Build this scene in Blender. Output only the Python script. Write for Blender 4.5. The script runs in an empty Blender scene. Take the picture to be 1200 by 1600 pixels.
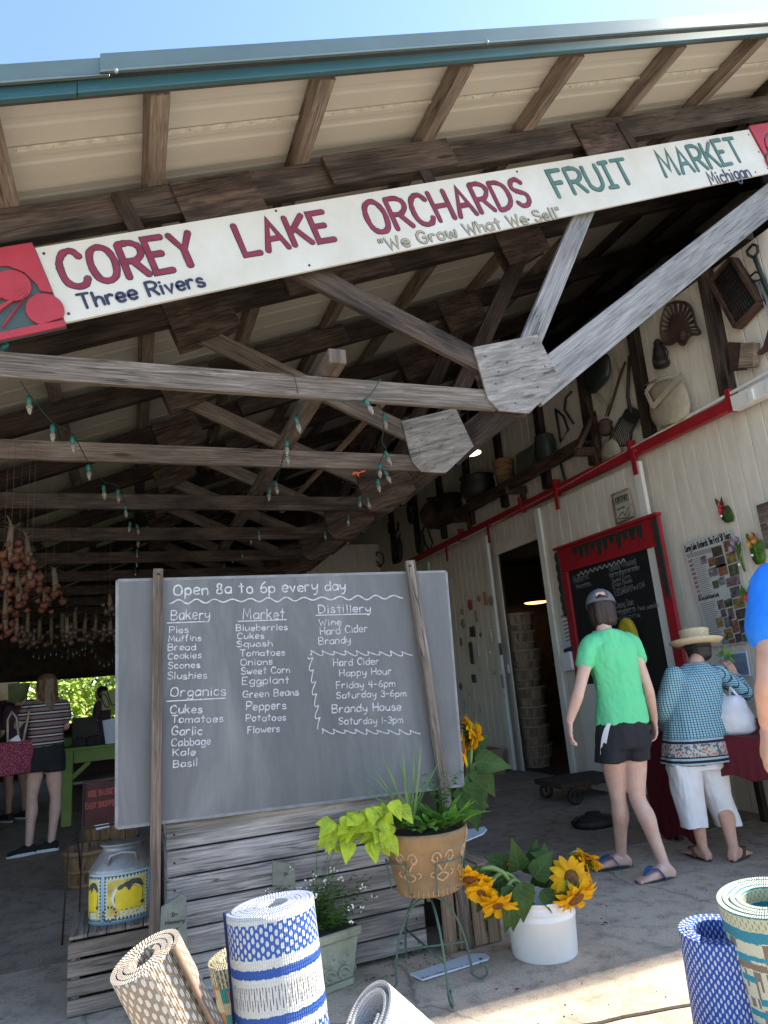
import bpy, bmesh, math, random
from mathutils import Vector, Matrix, noise
R = math.radians
rnd = random.Random(7)
sc = bpy.context.scene
col = sc.collection

# ---------------------------------------------------------------- camera, sky, sun, exposure
CAM_H = 1.35
YAW, PITCH, ROLL, FOC = R(21.11), R(13.75), R(-4.86), 1055.9      # focal length in pixels of a 1200x1600 frame
_f = Vector((math.sin(YAW)*math.cos(PITCH), math.cos(YAW)*math.cos(PITCH), math.sin(PITCH)))
_r = Vector((math.cos(YAW), -math.sin(YAW), 0)); _u = _r.cross(_f)
RT = math.cos(ROLL)*_r + math.sin(ROLL)*_u
UP = -math.sin(ROLL)*_r + math.cos(ROLL)*_u
FW = _f
CAM = Vector((0, 0, CAM_H))
cd = bpy.data.cameras.new('camera'); co = bpy.data.objects.new('camera', cd); col.objects.link(co)
cd.sensor_fit = 'VERTICAL'; cd.sensor_height = 36; cd.lens = 36*FOC/1600; cd.clip_start = .05; cd.clip_end = 2000
m = Matrix((RT, UP, -FW)).transposed().to_4x4(); m.translation = CAM; co.matrix_world = m
sc.camera = co
SUN_DIR = Vector((.66, -.022, .75)).normalized()                  # towards the sun: from the right, high
w = bpy.data.worlds.new('World'); sc.world = w; w.use_nodes = True
nt = w.node_tree; bg = nt.nodes['Background']; sky = nt.nodes.new('ShaderNodeTexSky')
sky.sky_type = 'NISHITA'; sky.sun_disc = False
sky.sun_elevation = math.asin(SUN_DIR.z); sky.sun_rotation = math.atan2(SUN_DIR.x, SUN_DIR.y)
sky.air_density = 1.0; sky.dust_density = .35; sky.ozone_density = 2.0
nt.links.new(sky.outputs[0], bg.inputs[0]); bg.inputs[1].default_value = .15
sl = bpy.data.lights.new('sun', 'SUN'); sl.energy = 5; sl.angle = R(.5); sl.color = (1, .92, .8)
so = bpy.data.objects.new('sun', sl); col.objects.link(so)
so.rotation_euler = SUN_DIR.to_track_quat('Z', 'Y').to_euler()
sc.view_settings.view_transform = 'Standard'; sc.view_settings.look = 'None'
sc.view_settings.exposure = 1.5; sc.view_settings.gamma = 1

def ray(px, py): return FW + RT*((px-600)/FOC) - UP*((py-800)/FOC)
def onY(px, py, Y): d = ray(px, py); return CAM + d*(Y/d.y)
def onX(px, py, X): d = ray(px, py); return CAM + d*(X/d.x)
def onZ(px, py, Z=0): d = ray(px, py); return CAM + d*((Z-CAM_H)/d.z)

# ---------------------------------------------------------------- helpers
def tag(o, label=None, cat=None, group=None, kind=None):
    for k, v in (('label', label), ('category', cat), ('group', group), ('kind', kind)):
        if v: o[k] = v
    return o
def empty(name, loc, label, cat, group=None):
    o = bpy.data.objects.new(name, None); col.objects.link(o); o.location = Vector(loc); o.empty_display_size = .1
    return tag(o, label, cat, group)
def wloc(o):
    l = Vector(o.location)
    if o.parent: l = l + Vector((0, 0, 0))
    return l
def copy_tree(o, parent=None):
    c = o.copy(); col.objects.link(c)
    if parent: c.parent = parent; c.matrix_parent_inverse = o.matrix_parent_inverse.copy()
    for ch in list(o.children): copy_tree(ch, c)
    return c
class MB:
    def __init__(s): s.bm = bmesh.new(); s.uv = s.bm.loops.layers.uv.new('UVMap')
    def face(s, vs, uvs=None, smooth=False, mi=0):
        try: f = s.bm.faces.new(vs)
        except ValueError: return None
        f.smooth = smooth; f.material_index = mi
        if uvs:
            for l, t in zip(f.loops, uvs): l[s.uv].uv = t
        return f
    def hexa(s, P, L, wd, ht):
        # P: 8 points, 0-3 start ring, 4-7 end ring
        V = [s.bm.verts.new(p) for p in P]
        ou, ov = rnd.random()*40, rnd.random()*40
        per = [0, wd, wd+ht, 2*wd+ht, 2*wd+2*ht]
        for k in range(4):
            a, b = k, (k+1) % 4
            s.face([V[a], V[b], V[4+b], V[4+a]], [(ou, ov+per[k]), (ou, ov+per[k+1]), (ou+L, ov+per[k+1]), (ou+L, ov+per[k])])
        e = [(ou, ov), (ou, ov+wd*.2), (ou+.02, ov+wd*.2), (ou+.02, ov)]
        s.face([V[3], V[2], V[1], V[0]], e); s.face([V[4], V[5], V[6], V[7]], e)
    def bar(s, p0, p1, wd, ht, up=(0, 0, 1), w1=None, h1=None):
        p0, p1 = Vector(p0), Vector(p1); d = p1-p0; L = d.length; d.normalize()
        up = Vector(up); sd = d.cross(up)
        if sd.length < 1e-4: sd = d.cross(Vector((0, 1, 0)))
        sd.normalize(); u2 = sd.cross(d)
        P = []
        for p, a, b in ((p0, wd, ht), (p1, w1 or wd, h1 or ht)):
            for x, y in ((-1, -1), (1, -1), (1, 1), (-1, 1)): P.append(p + sd*(x*a/2) + u2*(y*b/2))
        s.hexa(P, L, wd, ht); return s
    def box(s, c, sz, rz=0, long=None):
        c = Vector(c); sx, sy, sz_ = sz; M = Matrix.Rotation(rz, 3, 'Z')
        k = max(range(3), key=lambda i: sz[i])
        ax = [Vector((1, 0, 0)), Vector((0, 1, 0)), Vector((0, 0, 1))][k]
        up = Vector((0, 0, 1)) if k != 2 else Vector((0, 1, 0))
        a = M @ ax*(sz[k]/2); u = M @ up
        if k == 0: wd, ht = sy, sz_
        elif k == 1: wd, ht = sx, sz_
        else: wd, ht = sx, sy
        return s.bar(c-a, c+a, wd, ht, u)
    def tube(s, pts, r, n=8, caps=True, smooth=True, ell=None):
        pts = [Vector(p) for p in pts]; N = len(pts)
        rs = r if isinstance(r, (list, tuple)) else [r]*N
        rings = []; ref = None; acc = 0; uvs = []
        ou = rnd.random()*30
        for i, p in enumerate(pts):
            d = (pts[min(i+1, N-1)]-pts[max(i-1, 0)]).normalized()
            if ref is None:
                ref = Vector((0, 0, 1)) if abs(d.z) < .9 else Vector((0, 1, 0))
            a = (ref - d*ref.dot(d)).normalized(); b = d.cross(a); ref = a
            if i: acc += (p-pts[i-1]).length
            rings.append([s.bm.verts.new(p + a*(rs[i]*math.cos(t)) + b*(rs[i]*math.sin(t))) for t in [2*math.pi*k/n for k in range(n)]])
            uvs.append(ou+acc)
        for i in range(N-1):
            for k in range(n):
                k2 = (k+1) % n; pr = 2*math.pi*rs[0]/n
                s.face([rings[i][k], rings[i][k2], rings[i+1][k2], rings[i+1][k]], [(uvs[i], k*pr), (uvs[i], (k+1)*pr), (uvs[i+1], (k+1)*pr), (uvs[i+1], k*pr)], smooth)
        if caps:
            s.face(rings[0][::-1], [(0, 0)]*n); s.face(rings[-1], [(0, 0)]*n)
        return s
    def loft(s, rings, caps=True, smooth=True, mi=0):
        # rings: list of lists of points
        V = [[s.bm.verts.new(p) for p in rg] for rg in rings]; n = len(V[0])
        for i in range(len(V)-1):
            for k in range(n):
                k2 = (k+1) % n
                s.face([V[i][k], V[i][k2], V[i+1][k2], V[i+1][k]], [(k/n, i/(len(V)-1)), ((k+1)/n, i/(len(V)-1)), ((k+1)/n, (i+1)/(len(V)-1)), (k/n, (i+1)/(len(V)-1))], smooth, mi)
        if caps: s.face(V[0][::-1], [(0, 0)]*n, smooth, mi); s.face(V[-1], [(0, 0)]*n, smooth, mi)
        return s
    def lathe(s, prof, c=(0, 0, 0), n=32, axis=None, sx=1, sy=1, caps=False):
        c = Vector(c); q = axis if axis is not None else Matrix.Identity(3)
        L = [0]
        for a, b in zip(prof, prof[1:]): L.append(L[-1]+math.hypot(b[0]-a[0], b[1]-a[1]))
        V = [[s.bm.verts.new(c + q @ Vector((r*sx*math.cos(2*math.pi*k/n), r*sy*math.sin(2*math.pi*k/n), z))) for k in range(n)] for r, z in prof]
        for i in range(len(V)-1):
            for k in range(n):
                k2 = (k+1) % n
                s.face([V[i][k], V[i][k2], V[i+1][k2], V[i+1][k]], [(k/n, L[i]), ((k+1)/n, L[i]), ((k+1)/n, L[i+1]), (k/n, L[i+1])], True)
        if caps: s.face(V[0][::-1]); s.face(V[-1])
        return s
    def ball(s, c, r, sc_=(1, 1, 1), n=12, rot=None):
        c = Vector(c); q = rot or Matrix.Identity(3)
        m = max(4, n//2)
        prof = [(max(1e-4, math.sin(math.pi*i/m)), -math.cos(math.pi*i/m)) for i in range(m+1)]
        V = [[s.bm.verts.new(c + q @ Vector((r*sc_[0]*a*math.cos(2*math.pi*k/n), r*sc_[1]*a*math.sin(2*math.pi*k/n), r*sc_[2]*z))) for k in range(n)] for a, z in prof]
        for i in range(m):
            for k in range(n):
                k2 = (k+1) % n
                s.face([V[i][k], V[i][k2], V[i+1][k2], V[i+1][k]], None, True)
        return s
    def prism(s, pts, off, smooth=False):
        # pts: loop of 3-D points; off: extrusion vector
        off = Vector(off); pts = [Vector(p) for p in pts]; n = len(pts)
        ou, ov = rnd.random()*30, rnd.random()*30
        d = (pts[1]-pts[0]).normalized(); nn = off.normalized(); e = nn.cross(d)
        uv = [(ou+(p-pts[0]).dot(d), ov+(p-pts[0]).dot(e)) for p in pts]
        A = [s.bm.verts.new(p) for p in pts]; B = [s.bm.verts.new(p+off) for p in pts]
        s.face(A, uv); s.face(B[::-1], uv[::-1])
        for k in range(n):
            k2 = (k+1) % n
            s.face([A[k2], A[k], B[k], B[k2]], [uv[k2], uv[k], (uv[k][0]+.02, uv[k][1]+.02), (uv[k2][0]+.02, uv[k2][1]+.02)], smooth)
        return s
    def poly(s, pts, uvs=None, smooth=False):
        s.face([s.bm.verts.new(p) for p in pts], uvs, smooth); return s
    def leaf(s, base, d, nrm, L, W, shape='oval', droop=.25, mi=0, fold=.15):
        base, d, nrm = Vector(base), Vector(d).normalized(), Vector(nrm)
        sd = d.cross(nrm)
        if sd.length < 1e-3: sd = d.cross(Vector((1, .3, 0)))
        sd.normalize(); nn = sd.cross(d)
        prof = {'oval': [(0, .1), (.2, .75), (.45, 1), (.72, .72), (1, .03)], 'heart': [(0, .3), (.12, .95), (.35, 1), (.65, .6), (1, .03)],
                'blade': [(0, .7), (.3, 1), (.6, .8), (.85, .4), (1, .03)], 'petal': [(0, .35), (.3, .8), (.6, 1), (.85, .6), (1, .05)]}[shape]
        mid, lf, rt = [], [], []
        for t, wv in prof:
            p = base + d*(L*t) - nn*(droop*L*t*t)
            mid.append(s.bm.verts.new(p)); lf.append(s.bm.verts.new(p - sd*(W/2*wv) + nn*(fold*W*wv))); rt.append(s.bm.verts.new(p + sd*(W/2*wv) + nn*(fold*W*wv)))
        for i in range(len(prof)-1):
            t0, t1 = prof[i][0], prof[i+1][0]
            s.face([mid[i], mid[i+1], lf[i+1], lf[i]], [(.5, t0), (.5, t1), (0, t1), (0, t0)], True, mi)
            s.face([mid[i+1], mid[i], rt[i], rt[i+1]], [(.5, t1), (.5, t0), (1, t0), (1, t1)], True, mi)
        return s
    def build(s, name, mat, parent=None, bevel=0, label=None, cat=None, group=None, kind=None, rec=True, remesh=0, smooth_it=0):
        if rec: bmesh.ops.recalc_face_normals(s.bm, faces=s.bm.faces)
        me = bpy.data.meshes.new(name); s.bm.to_mesh(me); s.bm.free()
        for mm in (mat if isinstance(mat, (list, tuple)) else [mat]): me.materials.append(mm)
        o = bpy.data.objects.new(name, me); col.objects.link(o)
        if remesh:
            md = o.modifiers.new('r', 'REMESH'); md.mode = 'VOXEL'; md.voxel_size = remesh; md.use_smooth_shade = True
            if smooth_it:
                m2 = o.modifiers.new('s', 'SMOOTH'); m2.iterations = smooth_it; m2.factor = .5
            dg = bpy.context.evaluated_depsgraph_get(); dg.update()
            me2 = bpy.data.meshes.new_from_object(o.evaluated_get(dg)); o.modifiers.clear(); o.data = me2
            if not me2.materials:
                for mm in (mat if isinstance(mat, (list, tuple)) else [mat]): me2.materials.append(mm)
        if parent:
            o.parent = parent
            p = parent; T = Vector((0, 0, 0))
            while p: T += Vector(p.location) if not p.parent else Vector((0, 0, 0)); p = p.parent
            o.matrix_parent_inverse = Matrix.Translation(-T) if not parent.parent and parent.type == 'EMPTY' else Matrix.Identity(4)
        if bevel:
            b = o.modifiers.new('b', 'BEVEL'); b.width = bevel; b.segments = 1; b.limit_method = 'ANGLE'; b.angle_limit = R(40)
        return tag(o, label, cat, group, kind)

# ---------------------------------------------------------------- materials
def newmat(name):
    m = bpy.data.materials.new(name); m.use_nodes = True
    return m, m.node_tree.nodes, m.node_tree.links, m.node_tree.nodes['Principled BSDF']
def ramp(n, cols):
    r = n.new('ShaderNodeValToRGB'); e = r.color_ramp.elements
    while len(e) < len(cols): e.new(.5)
    for el, (p, c) in zip(e, cols): el.position = p; el.color = (*c, 1)
    return r
def mulc(c, k): return tuple(min(1, x*k) for x in c)
def mat(name, c, rough=.7, var=.2, scale=8, bump=.0, metal=0, bscale=None, c2=None, spec=None, trans=0, emit=0, sss=0):
    m, n, l, b = newmat(name)
    tc = n.new('ShaderNodeTexCoord'); nz = n.new('ShaderNodeTexNoise'); nz.inputs['Scale'].default_value = scale; nz.inputs['Detail'].default_value = 7; nz.inputs['Roughness'].default_value = .62
    l.new(tc.outputs['Object'], nz.inputs['Vector'])
    r = ramp(n, [(.28, mulc(c2 or c, 1-var)), (.72, mulc(c, 1+var))]); l.new(nz.outputs[0], r.inputs[0]); l.new(r.outputs[0], b.inputs['Base Color'])
    b.inputs['Roughness'].default_value = rough; b.inputs['Metallic'].default_value = metal
    if spec is not None: b.inputs['Specular IOR Level'].default_value = spec
    if trans: b.inputs['Transmission Weight'].default_value = trans
    if emit: l.new(r.outputs[0], b.inputs['Emission Color']); b.inputs['Emission Strength'].default_value = emit
    if sss: b.inputs['Subsurface Weight'].default_value = sss; b.inputs['Subsurface Radius'].default_value = (.012, .005, .003)
    if bump:
        n2 = n.new('ShaderNodeTexNoise'); n2.inputs['Scale'].default_value = bscale or scale*4; n2.inputs['Detail'].default_value = 5; l.new(tc.outputs['Object'], n2.inputs['Vector'])
        bp = n.new('ShaderNodeBump'); bp.inputs['Strength'].default_value = bump; bp.inputs['Distance'].default_value = .01; l.new(n2.outputs[0], bp.inputs['Height']); l.new(bp.outputs[0], b.inputs['Normal'])
    return m
def wood(name, lo, mid, hi, rough=.8, gx=1.1, gy=26, bump=.5, stain=.6, knots=.8, cracks=.85):
    m, n, l, b = newmat(name)
    uv = n.new('ShaderNodeUVMap')
    mp = n.new('ShaderNodeMapping'); mp.inputs['Scale'].default_value = (gx, gy, 1); l.new(uv.outputs[0], mp.inputs[0])
    n1 = n.new('ShaderNodeTexNoise'); n1.inputs['Scale'].default_value = 3; n1.inputs['Detail'].default_value = 8; n1.inputs['Roughness'].default_value = .68; n1.inputs['Distortion'].default_value = .7; l.new(mp.outputs[0], n1.inputs['Vector'])
    r = ramp(n, [(.3, lo), (.5, mid), (.7, hi)]); l.new(n1.outputs[0], r.inputs[0])
    mp2 = n.new('ShaderNodeMapping'); mp2.inputs['Scale'].default_value = (1.3, 5, 1); l.new(uv.outputs[0], mp2.inputs[0])
    n2 = n.new('ShaderNodeTexNoise'); n2.inputs['Scale'].default_value = 1.6; n2.inputs['Detail'].default_value = 3; l.new(mp2.outputs[0], n2.inputs['Vector'])
    r2 = ramp(n, [(.36, (1-stain,)*3), (.6, (1.0,)*3)]); l.new(n2.outputs[0], r2.inputs[0])
    mx = n.new('ShaderNodeMix'); mx.data_type = 'RGBA'; mx.blend_type = 'MULTIPLY'; mx.inputs[0].default_value = 1
    l.new(r.outputs[0], mx.inputs[6]); l.new(r2.outputs[0], mx.inputs[7])
    # knots
    mp3 = n.new('ShaderNodeMapping'); mp3.inputs['Scale'].default_value = (1.6, 7, 1); l.new(uv.outputs[0], mp3.inputs[0])
    vo = n.new('ShaderNodeTexVoronoi'); vo.inputs['Scale'].default_value = 1.1; l.new(mp3.outputs[0], vo.inputs['Vector'])
    r3 = ramp(n, [(.06, (.25,)*3), (.13, (1.0,)*3)]); l.new(vo.outputs['Distance'], r3.inputs[0])
    m2 = n.new('ShaderNodeMix'); m2.data_type = 'RGBA'; m2.blend_type = 'MULTIPLY'; m2.inputs[0].default_value = knots
    l.new(mx.outputs[2], m2.inputs[6]); l.new(r3.outputs[0], m2.inputs[7])
    mp4 = n.new('ShaderNodeMapping'); mp4.inputs['Scale'].default_value = (.9, gy*.75, 1); mp4.inputs['Location'].default_value = (3.3, 1.7, 0); l.new(uv.outputs[0], mp4.inputs[0])
    n4 = n.new('ShaderNodeTexNoise'); n4.inputs['Scale'].default_value = 1.5; n4.inputs['Detail'].default_value = 3; n4.inputs['Distortion'].default_value = .4; l.new(mp4.outputs[0], n4.inputs['Vector'])
    r4 = ramp(n, [(.47, (1.0,)*3), (.495, (.22,)*3), (.505, (.22,)*3), (.53, (1.0,)*3)]); l.new(n4.outputs[0], r4.inputs[0])
    n5 = n.new('ShaderNodeTexNoise'); n5.inputs['Scale'].default_value = 1.1; l.new(mp2.outputs[0], n5.inputs['Vector']); r5 = ramp(n, [(.5, (0.0,)*3), (.6, (1.0,)*3)]); l.new(n5.outputs[0], r5.inputs[0])
    ms = n.new('ShaderNodeMath'); ms.operation = 'MULTIPLY'; ms.inputs[1].default_value = cracks; l.new(r5.outputs[0], ms.inputs[0])
    m4 = n.new('ShaderNodeMix'); m4.data_type = 'RGBA'; m4.blend_type = 'MULTIPLY'; l.new(ms.outputs[0], m4.inputs[0]); l.new(m2.outputs[2], m4.inputs[6]); l.new(r4.outputs[0], m4.inputs[7])
    l.new(m4.outputs[2], b.inputs['Base Color']); b.inputs['Roughness'].default_value = rough; b.inputs['Specular IOR Level'].default_value = .25
    bp = n.new('ShaderNodeBump'); bp.inputs['Strength'].default_value = bump; bp.inputs['Distance'].default_value = .006; l.new(n1.outputs[0], bp.inputs['Height']); l.new(bp.outputs[0], b.inputs['Normal'])
    return m
M = {}
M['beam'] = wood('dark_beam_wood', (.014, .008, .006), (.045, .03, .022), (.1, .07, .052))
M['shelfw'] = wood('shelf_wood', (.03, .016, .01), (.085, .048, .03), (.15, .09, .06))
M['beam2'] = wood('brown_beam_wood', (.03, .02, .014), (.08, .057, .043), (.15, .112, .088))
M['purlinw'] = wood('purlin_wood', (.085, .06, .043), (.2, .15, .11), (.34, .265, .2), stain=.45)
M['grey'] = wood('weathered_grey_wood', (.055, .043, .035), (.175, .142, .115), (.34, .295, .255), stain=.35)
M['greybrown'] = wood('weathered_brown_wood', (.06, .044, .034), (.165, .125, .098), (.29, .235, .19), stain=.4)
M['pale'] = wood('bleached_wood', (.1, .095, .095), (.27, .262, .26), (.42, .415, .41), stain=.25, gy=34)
M['ply'] = wood('weathered_plywood', (.12, .1, .088), (.265, .243, .222), (.4, .375, .35), gx=2, gy=14, stain=.25)
M['plydark'] = wood('dark_plywood', (.03, .018, .012), (.085, .055, .04), (.16, .11, .085), gx=2, gy=16)
M['slat'] = wood('slat_wood', (.09, .08, .075), (.36, .335, .315), (.55, .52, .495), stain=.5, gy=30)
M['crate'] = wood('crate_wood', (.12, .08, .05), (.32, .23, .16), (.45, .35, .26), stain=.45)
M['crategrey'] = wood('old_crate_wood', (.1, .075, .055), (.28, .22, .175), (.42, .35, .29), stain=.45)
M['basketdark'] = wood('dark_basket_wood', (.04, .022, .012), (.12, .07, .035), (.2, .125, .07), gy=14)
M['basketw'] = wood('basket_wood', (.11, .06, .03), (.26, .155, .08), (.38, .25, .14), stain=.3, gy=14)
M['bark'] = wood('bark', (.02, .015, .01), (.07, .05, .035), (.14, .1, .07))
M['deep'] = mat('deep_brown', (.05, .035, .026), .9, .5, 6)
M['white'] = mat('white_paint', (.6, .62, .54), .6, .07, 2, bump=.15, bscale=40)
M['wallw'] = wood('painted_boards', (.66, .6, .5), (.72, .655, .55), (.76, .69, .585), stain=.1, bump=.08, gy=5, knots=.0, cracks=.0)
M['trim'] = mat('trim_paint', (.72, .7, .64), .5, .06, 3)
M['red'] = mat('red_paint', (.32, .012, .02), .5, .18, 6)
M['redsign'] = mat('sign_red', (.36, .028, .042), .5, .15, 9)
M['dkgreen'] = mat('dark_green_paint', (.05, .085, .085), .6, .2, 12)
M['signw'] = mat('sign_white', (.6, .585, .54), .55, .07, 3.2, c2=(.58, .55, .46))
M['maroon'] = mat('maroon_lettering', (.21, .022, .045), .55, .25, 14)
M['navy'] = mat('navy_lettering', (.025, .03, .07), .6, .25, 14)
M['grnlet'] = mat('green_lettering', (.07, .17, .14), .55, .25, 14)
M['olive'] = mat('olive_lettering', (.36, .33, .22), .6, .2, 14)
M['slate'] = None
M['chalk'] = mat('chalk', (.5, .51, .52), .95, .5, 130)
M['chalkdim'] = mat('chalk_faint', (.2, .2, .2), .95, .5, 60)
M['black'] = mat('black_board', (.012, .012, .014), .55, .3, 8)
M['iron'] = mat('dark_iron', (.035, .03, .028), .55, .4, 20, metal=.4)
M['rust'] = mat('rusty_iron', (.055, .028, .02), .75, .4, 18)
M['galv'] = mat('galvanized', (.3, .3, .295), .5, .3, 14, metal=.55)
M['greenwire'] = mat('green_wire', (.07, .12, .09), .5, .2, 20)
M['cord'] = mat('green_cord', (.015, .05, .045), .6, .2, 20)
M['socket'] = mat('green_socket', (.01, .12, .11), .45, .2, 20)
M['fasciatop'] = mat('green_fascia', (.15, .195, .175), .3, .1, 3, metal=.45)
M['fascialow'] = mat('teal_trim', (.035, .1, .11), .28, .12, 3, metal=.3)
M['canvas'] = mat('canvas', (.4, .34, .25), .9, .15, 8, bump=.4)
M['paper'] = mat('paper', (.75, .76, .77), .8, .04, 5)
M['papergrey'] = mat('paper_blueish', (.62, .68, .76), .6, .05, 5)
M['bucket'] = mat('white_plastic', (.8, .8, .78), .35, .05, 6)
M['terra'] = mat('terracotta', (.25, .148, .06), .75, .3, 7, bump=.3, c2=(.22, .145, .075))
M['stone'] = mat('cast_stone', (.33, .35, .28), .9, .25, 6, bump=.7, c2=(.24, .28, .2))
M['soil'] = mat('soil', (.05, .035, .025), .95, .4, 30, bump=.8)
M['lime'] = mat('lime_leaf', (.46, .56, .03), .6, .35, 18, c2=(.36, .5, .04), spec=.3)
M['green'] = mat('green_leaf', (.08, .18, .03), .7, .45, 14, spec=.25)
M['fresh'] = mat('fresh_leaf', (.15, .32, .04), .65, .4, 14, spec=.3)
M['dkleaf'] = mat('dark_leaf', (.045, .085, .018), .75, .4, 9, spec=.2)
M['spike'] = mat('spike_leaf', (.13, .22, .05), .6, .35, 9)
M['stem'] = mat('stem', (.16, .26, .07), .55, .25, 9)
M['petal'] = mat('sunflower_petal', (.86, .5, .008), .5, .1, 12, c2=(.85, .38, .004))
M['disc'] = mat('sunflower_disc', (.2, .075, .012), .9, .5, 70, bump=.8)
def leafmat(name, c, vein, var=.3, scale=14, streak=False, tl=.3, rough=.6, c2=None):
    m, n, l, b = newmat(name); tc = n.new('ShaderNodeTexCoord'); nz = n.new('ShaderNodeTexNoise'); nz.inputs['Scale'].default_value = scale; nz.inputs['Detail'].default_value = 5; l.new(tc.outputs['Object'], nz.inputs['Vector'])
    r = ramp(n, [(.28, mulc(c2 or c, 1-var)), (.72, mulc(c, 1+var))]); l.new(nz.outputs[0], r.inputs[0])
    uv = n.new('ShaderNodeUVMap'); sp = n.new('ShaderNodeSeparateXYZ'); l.new(uv.outputs[0], sp.inputs[0])
    def mt(op, x, y=None):
        q = n.new('ShaderNodeMath'); q.operation = op
        for i, v in enumerate((x, y)):
            if v is None: continue
            if isinstance(v, (int, float)): q.inputs[i].default_value = v
            else: l.new(v, q.inputs[i])
        return q.outputs[0]
    au = mt('ABSOLUTE', mt('SUBTRACT', sp.outputs[0], .5))
    if streak: f = mt('LESS_THAN', mt('FRACT', mt('MULTIPLY', sp.outputs[0], 5)), .3)
    else: f = mt('MAXIMUM', mt('LESS_THAN', au, .035), mt('LESS_THAN', mt('FRACT', mt('MULTIPLY', mt('SUBTRACT', sp.outputs[1], mt('MULTIPLY', au, .55)), 6.5)), .13))
    mx = n.new('ShaderNodeMix'); mx.data_type = 'RGBA'; l.new(mt('MULTIPLY', f, .6), mx.inputs[0]); l.new(r.outputs[0], mx.inputs[6]); mx.inputs[7].default_value = (*vein, 1)
    l.new(mx.outputs[2], b.inputs['Base Color']); b.inputs['Roughness'].default_value = rough; b.inputs['Specular IOR Level'].default_value = .25
    bp = n.new('ShaderNodeBump'); bp.inputs['Strength'].default_value = .4; bp.inputs['Distance'].default_value = .002; l.new(f, bp.inputs['Height']); l.new(bp.outputs[0], b.inputs['Normal'])
    t = n.new('ShaderNodeBsdfTranslucent'); l.new(mx.outputs[2], t.inputs['Color']); ms = n.new('ShaderNodeMixShader'); ms.inputs[0].default_value = tl; l.new(b.outputs[0], ms.inputs[1]); l.new(t.outputs[0], ms.inputs[2]); l.new(ms.outputs[0], n['Material Output'].inputs[0])
    return m
M['lime'] = leafmat('lime_leaf', (.48, .58, .03), (.6, .68, .12), .3, 18, c2=(.36, .5, .04)); M['fresh'] = leafmat('fresh_leaf', (.15, .32, .04), (.25, .42, .1), .4); M['dkleaf'] = leafmat('dark_leaf', (.048, .09, .02), (.1, .16, .05), .4, 9, rough=.75, tl=.2); M['green'] = leafmat('green_leaf', (.085, .19, .03), (.14, .26, .06), .45)
M['petal'] = leafmat('sunflower_petal', (.9, .56, .012), (.82, .42, .006), .1, 14, True, .35, c2=(.88, .45, .006))
M['wflower'] = mat('white_flower', (.78, .78, .74), .7, .05, 9)
M['onion'] = mat('onion_skin', (.085, .03, .014), .6, .6, 30, c2=(.06, .014, .009), spec=.2)
M['onion2'] = mat('shade_darkened_onion', (.06, .032, .018), .5, .6, 30)  # lowered skin colour paints the dimness on the bunches hung deeper
M['husk'] = mat('dry_husk', (.1, .065, .035), .9, .35, 20)
M['skin'] = mat('skin', (.62, .36, .25), .55, .1, 16, sss=.08, c2=(.6, .31, .22))
M['skinpale'] = mat('pale_skin', (.66, .44, .34), .55, .1, 16, sss=.08, c2=(.66, .38, .3))
M['hair'] = mat('brown_hair', (.026, .015, .01), .6, .5, 60)
M['hairblond'] = mat('dark_blond_hair', (.13, .075, .035), .5, .45, 40)
M['blackcloth'] = mat('black_cloth', (.013, .013, .016), .85, .2, 20)
M['greycap'] = mat('grey_cap', (.12, .125, .145), .85, .15, 20)
M['straw'] = mat('straw', (.62, .5, .32), .8, .15, 60, bump=.5, bscale=120)
M['whitecloth'] = mat('white_cloth', (.74, .74, .76), .85, .05, 6)
M['mint'] = mat('mint_cotton', (.13, .6, .28), .85, .06, 6)
M['bluecotton'] = mat('blue_cotton', (.012, .2, .75), .8, .06, 6)
M['sole'] = mat('dark_sole', (.03, .03, .035), .7, .2, 20)
M['strap'] = mat('blue_strap', (.07, .13, .3), .7, .2, 20)
M['plum'] = mat('plum_cloth', (.1, .05, .075), .85, .2, 20)
M['jeans'] = mat('blue_jeans', (.05, .08, .15), .85, .2, 20)
M['apple'] = mat('apple_red', (.5, .04, .04), .3, .3, 20)
M['greentable'] = mat('green_table', (.2, .29, .06), .6, .15, 6)
M['cardboard'] = mat('cardboard', (.3, .2, .12), .85, .12, 6)
M['darkbox'] = mat('dark_box', (.022, .02, .02), .8, .3, 8)
M['redcloth'] = mat('red_tablecloth', (.12, .006, .014), .8, .15, 5)
M['plastic'] = mat('white_plastic_bag', (.75, .72, .74), .3, .1, 12, bump=.5, bscale=18)
M['lampglow'] = mat('lamp_glow', (1, .8, .5), .5, 0, 4, emit=2.2)
M['lampglow2'] = mat('amber_glow', (1, .55, .2), .5, 0, 4, emit=1.2)
M['dkred'] = mat('dark_red_sign', (.065, .014, .011), .7, .25, 12)
M['salmon'] = mat('salmon_letters', (.3, .06, .04), .7, .2, 12)
M['olivesign'] = mat('olive_sign', (.3, .3, .12), .7, .15, 6)
M['pink'] = mat('pink_flower', (.5, .03, .05), .5, .3, 20)
M['orangef'] = mat('orange_flower', (.55, .25, .06), .5, .4, 20)
M['purplef'] = mat('mauve_flower', (.3, .22, .33), .6, .3, 20)
M['tin'] = mat('old_tin', (.34, .29, .2), .6, .25, 12, metal=.3)
M['greenenam'] = mat('green_enamel', (.022, .032, .026), .4, .3, 10)
M['yellow'] = mat('yellow_cloth', (.5, .38, .02), .8, .15, 10)
M['bulbglass'] = mat('clear_bulb', (.5, .47, .4), .1, .1, 60, trans=.7)
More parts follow.
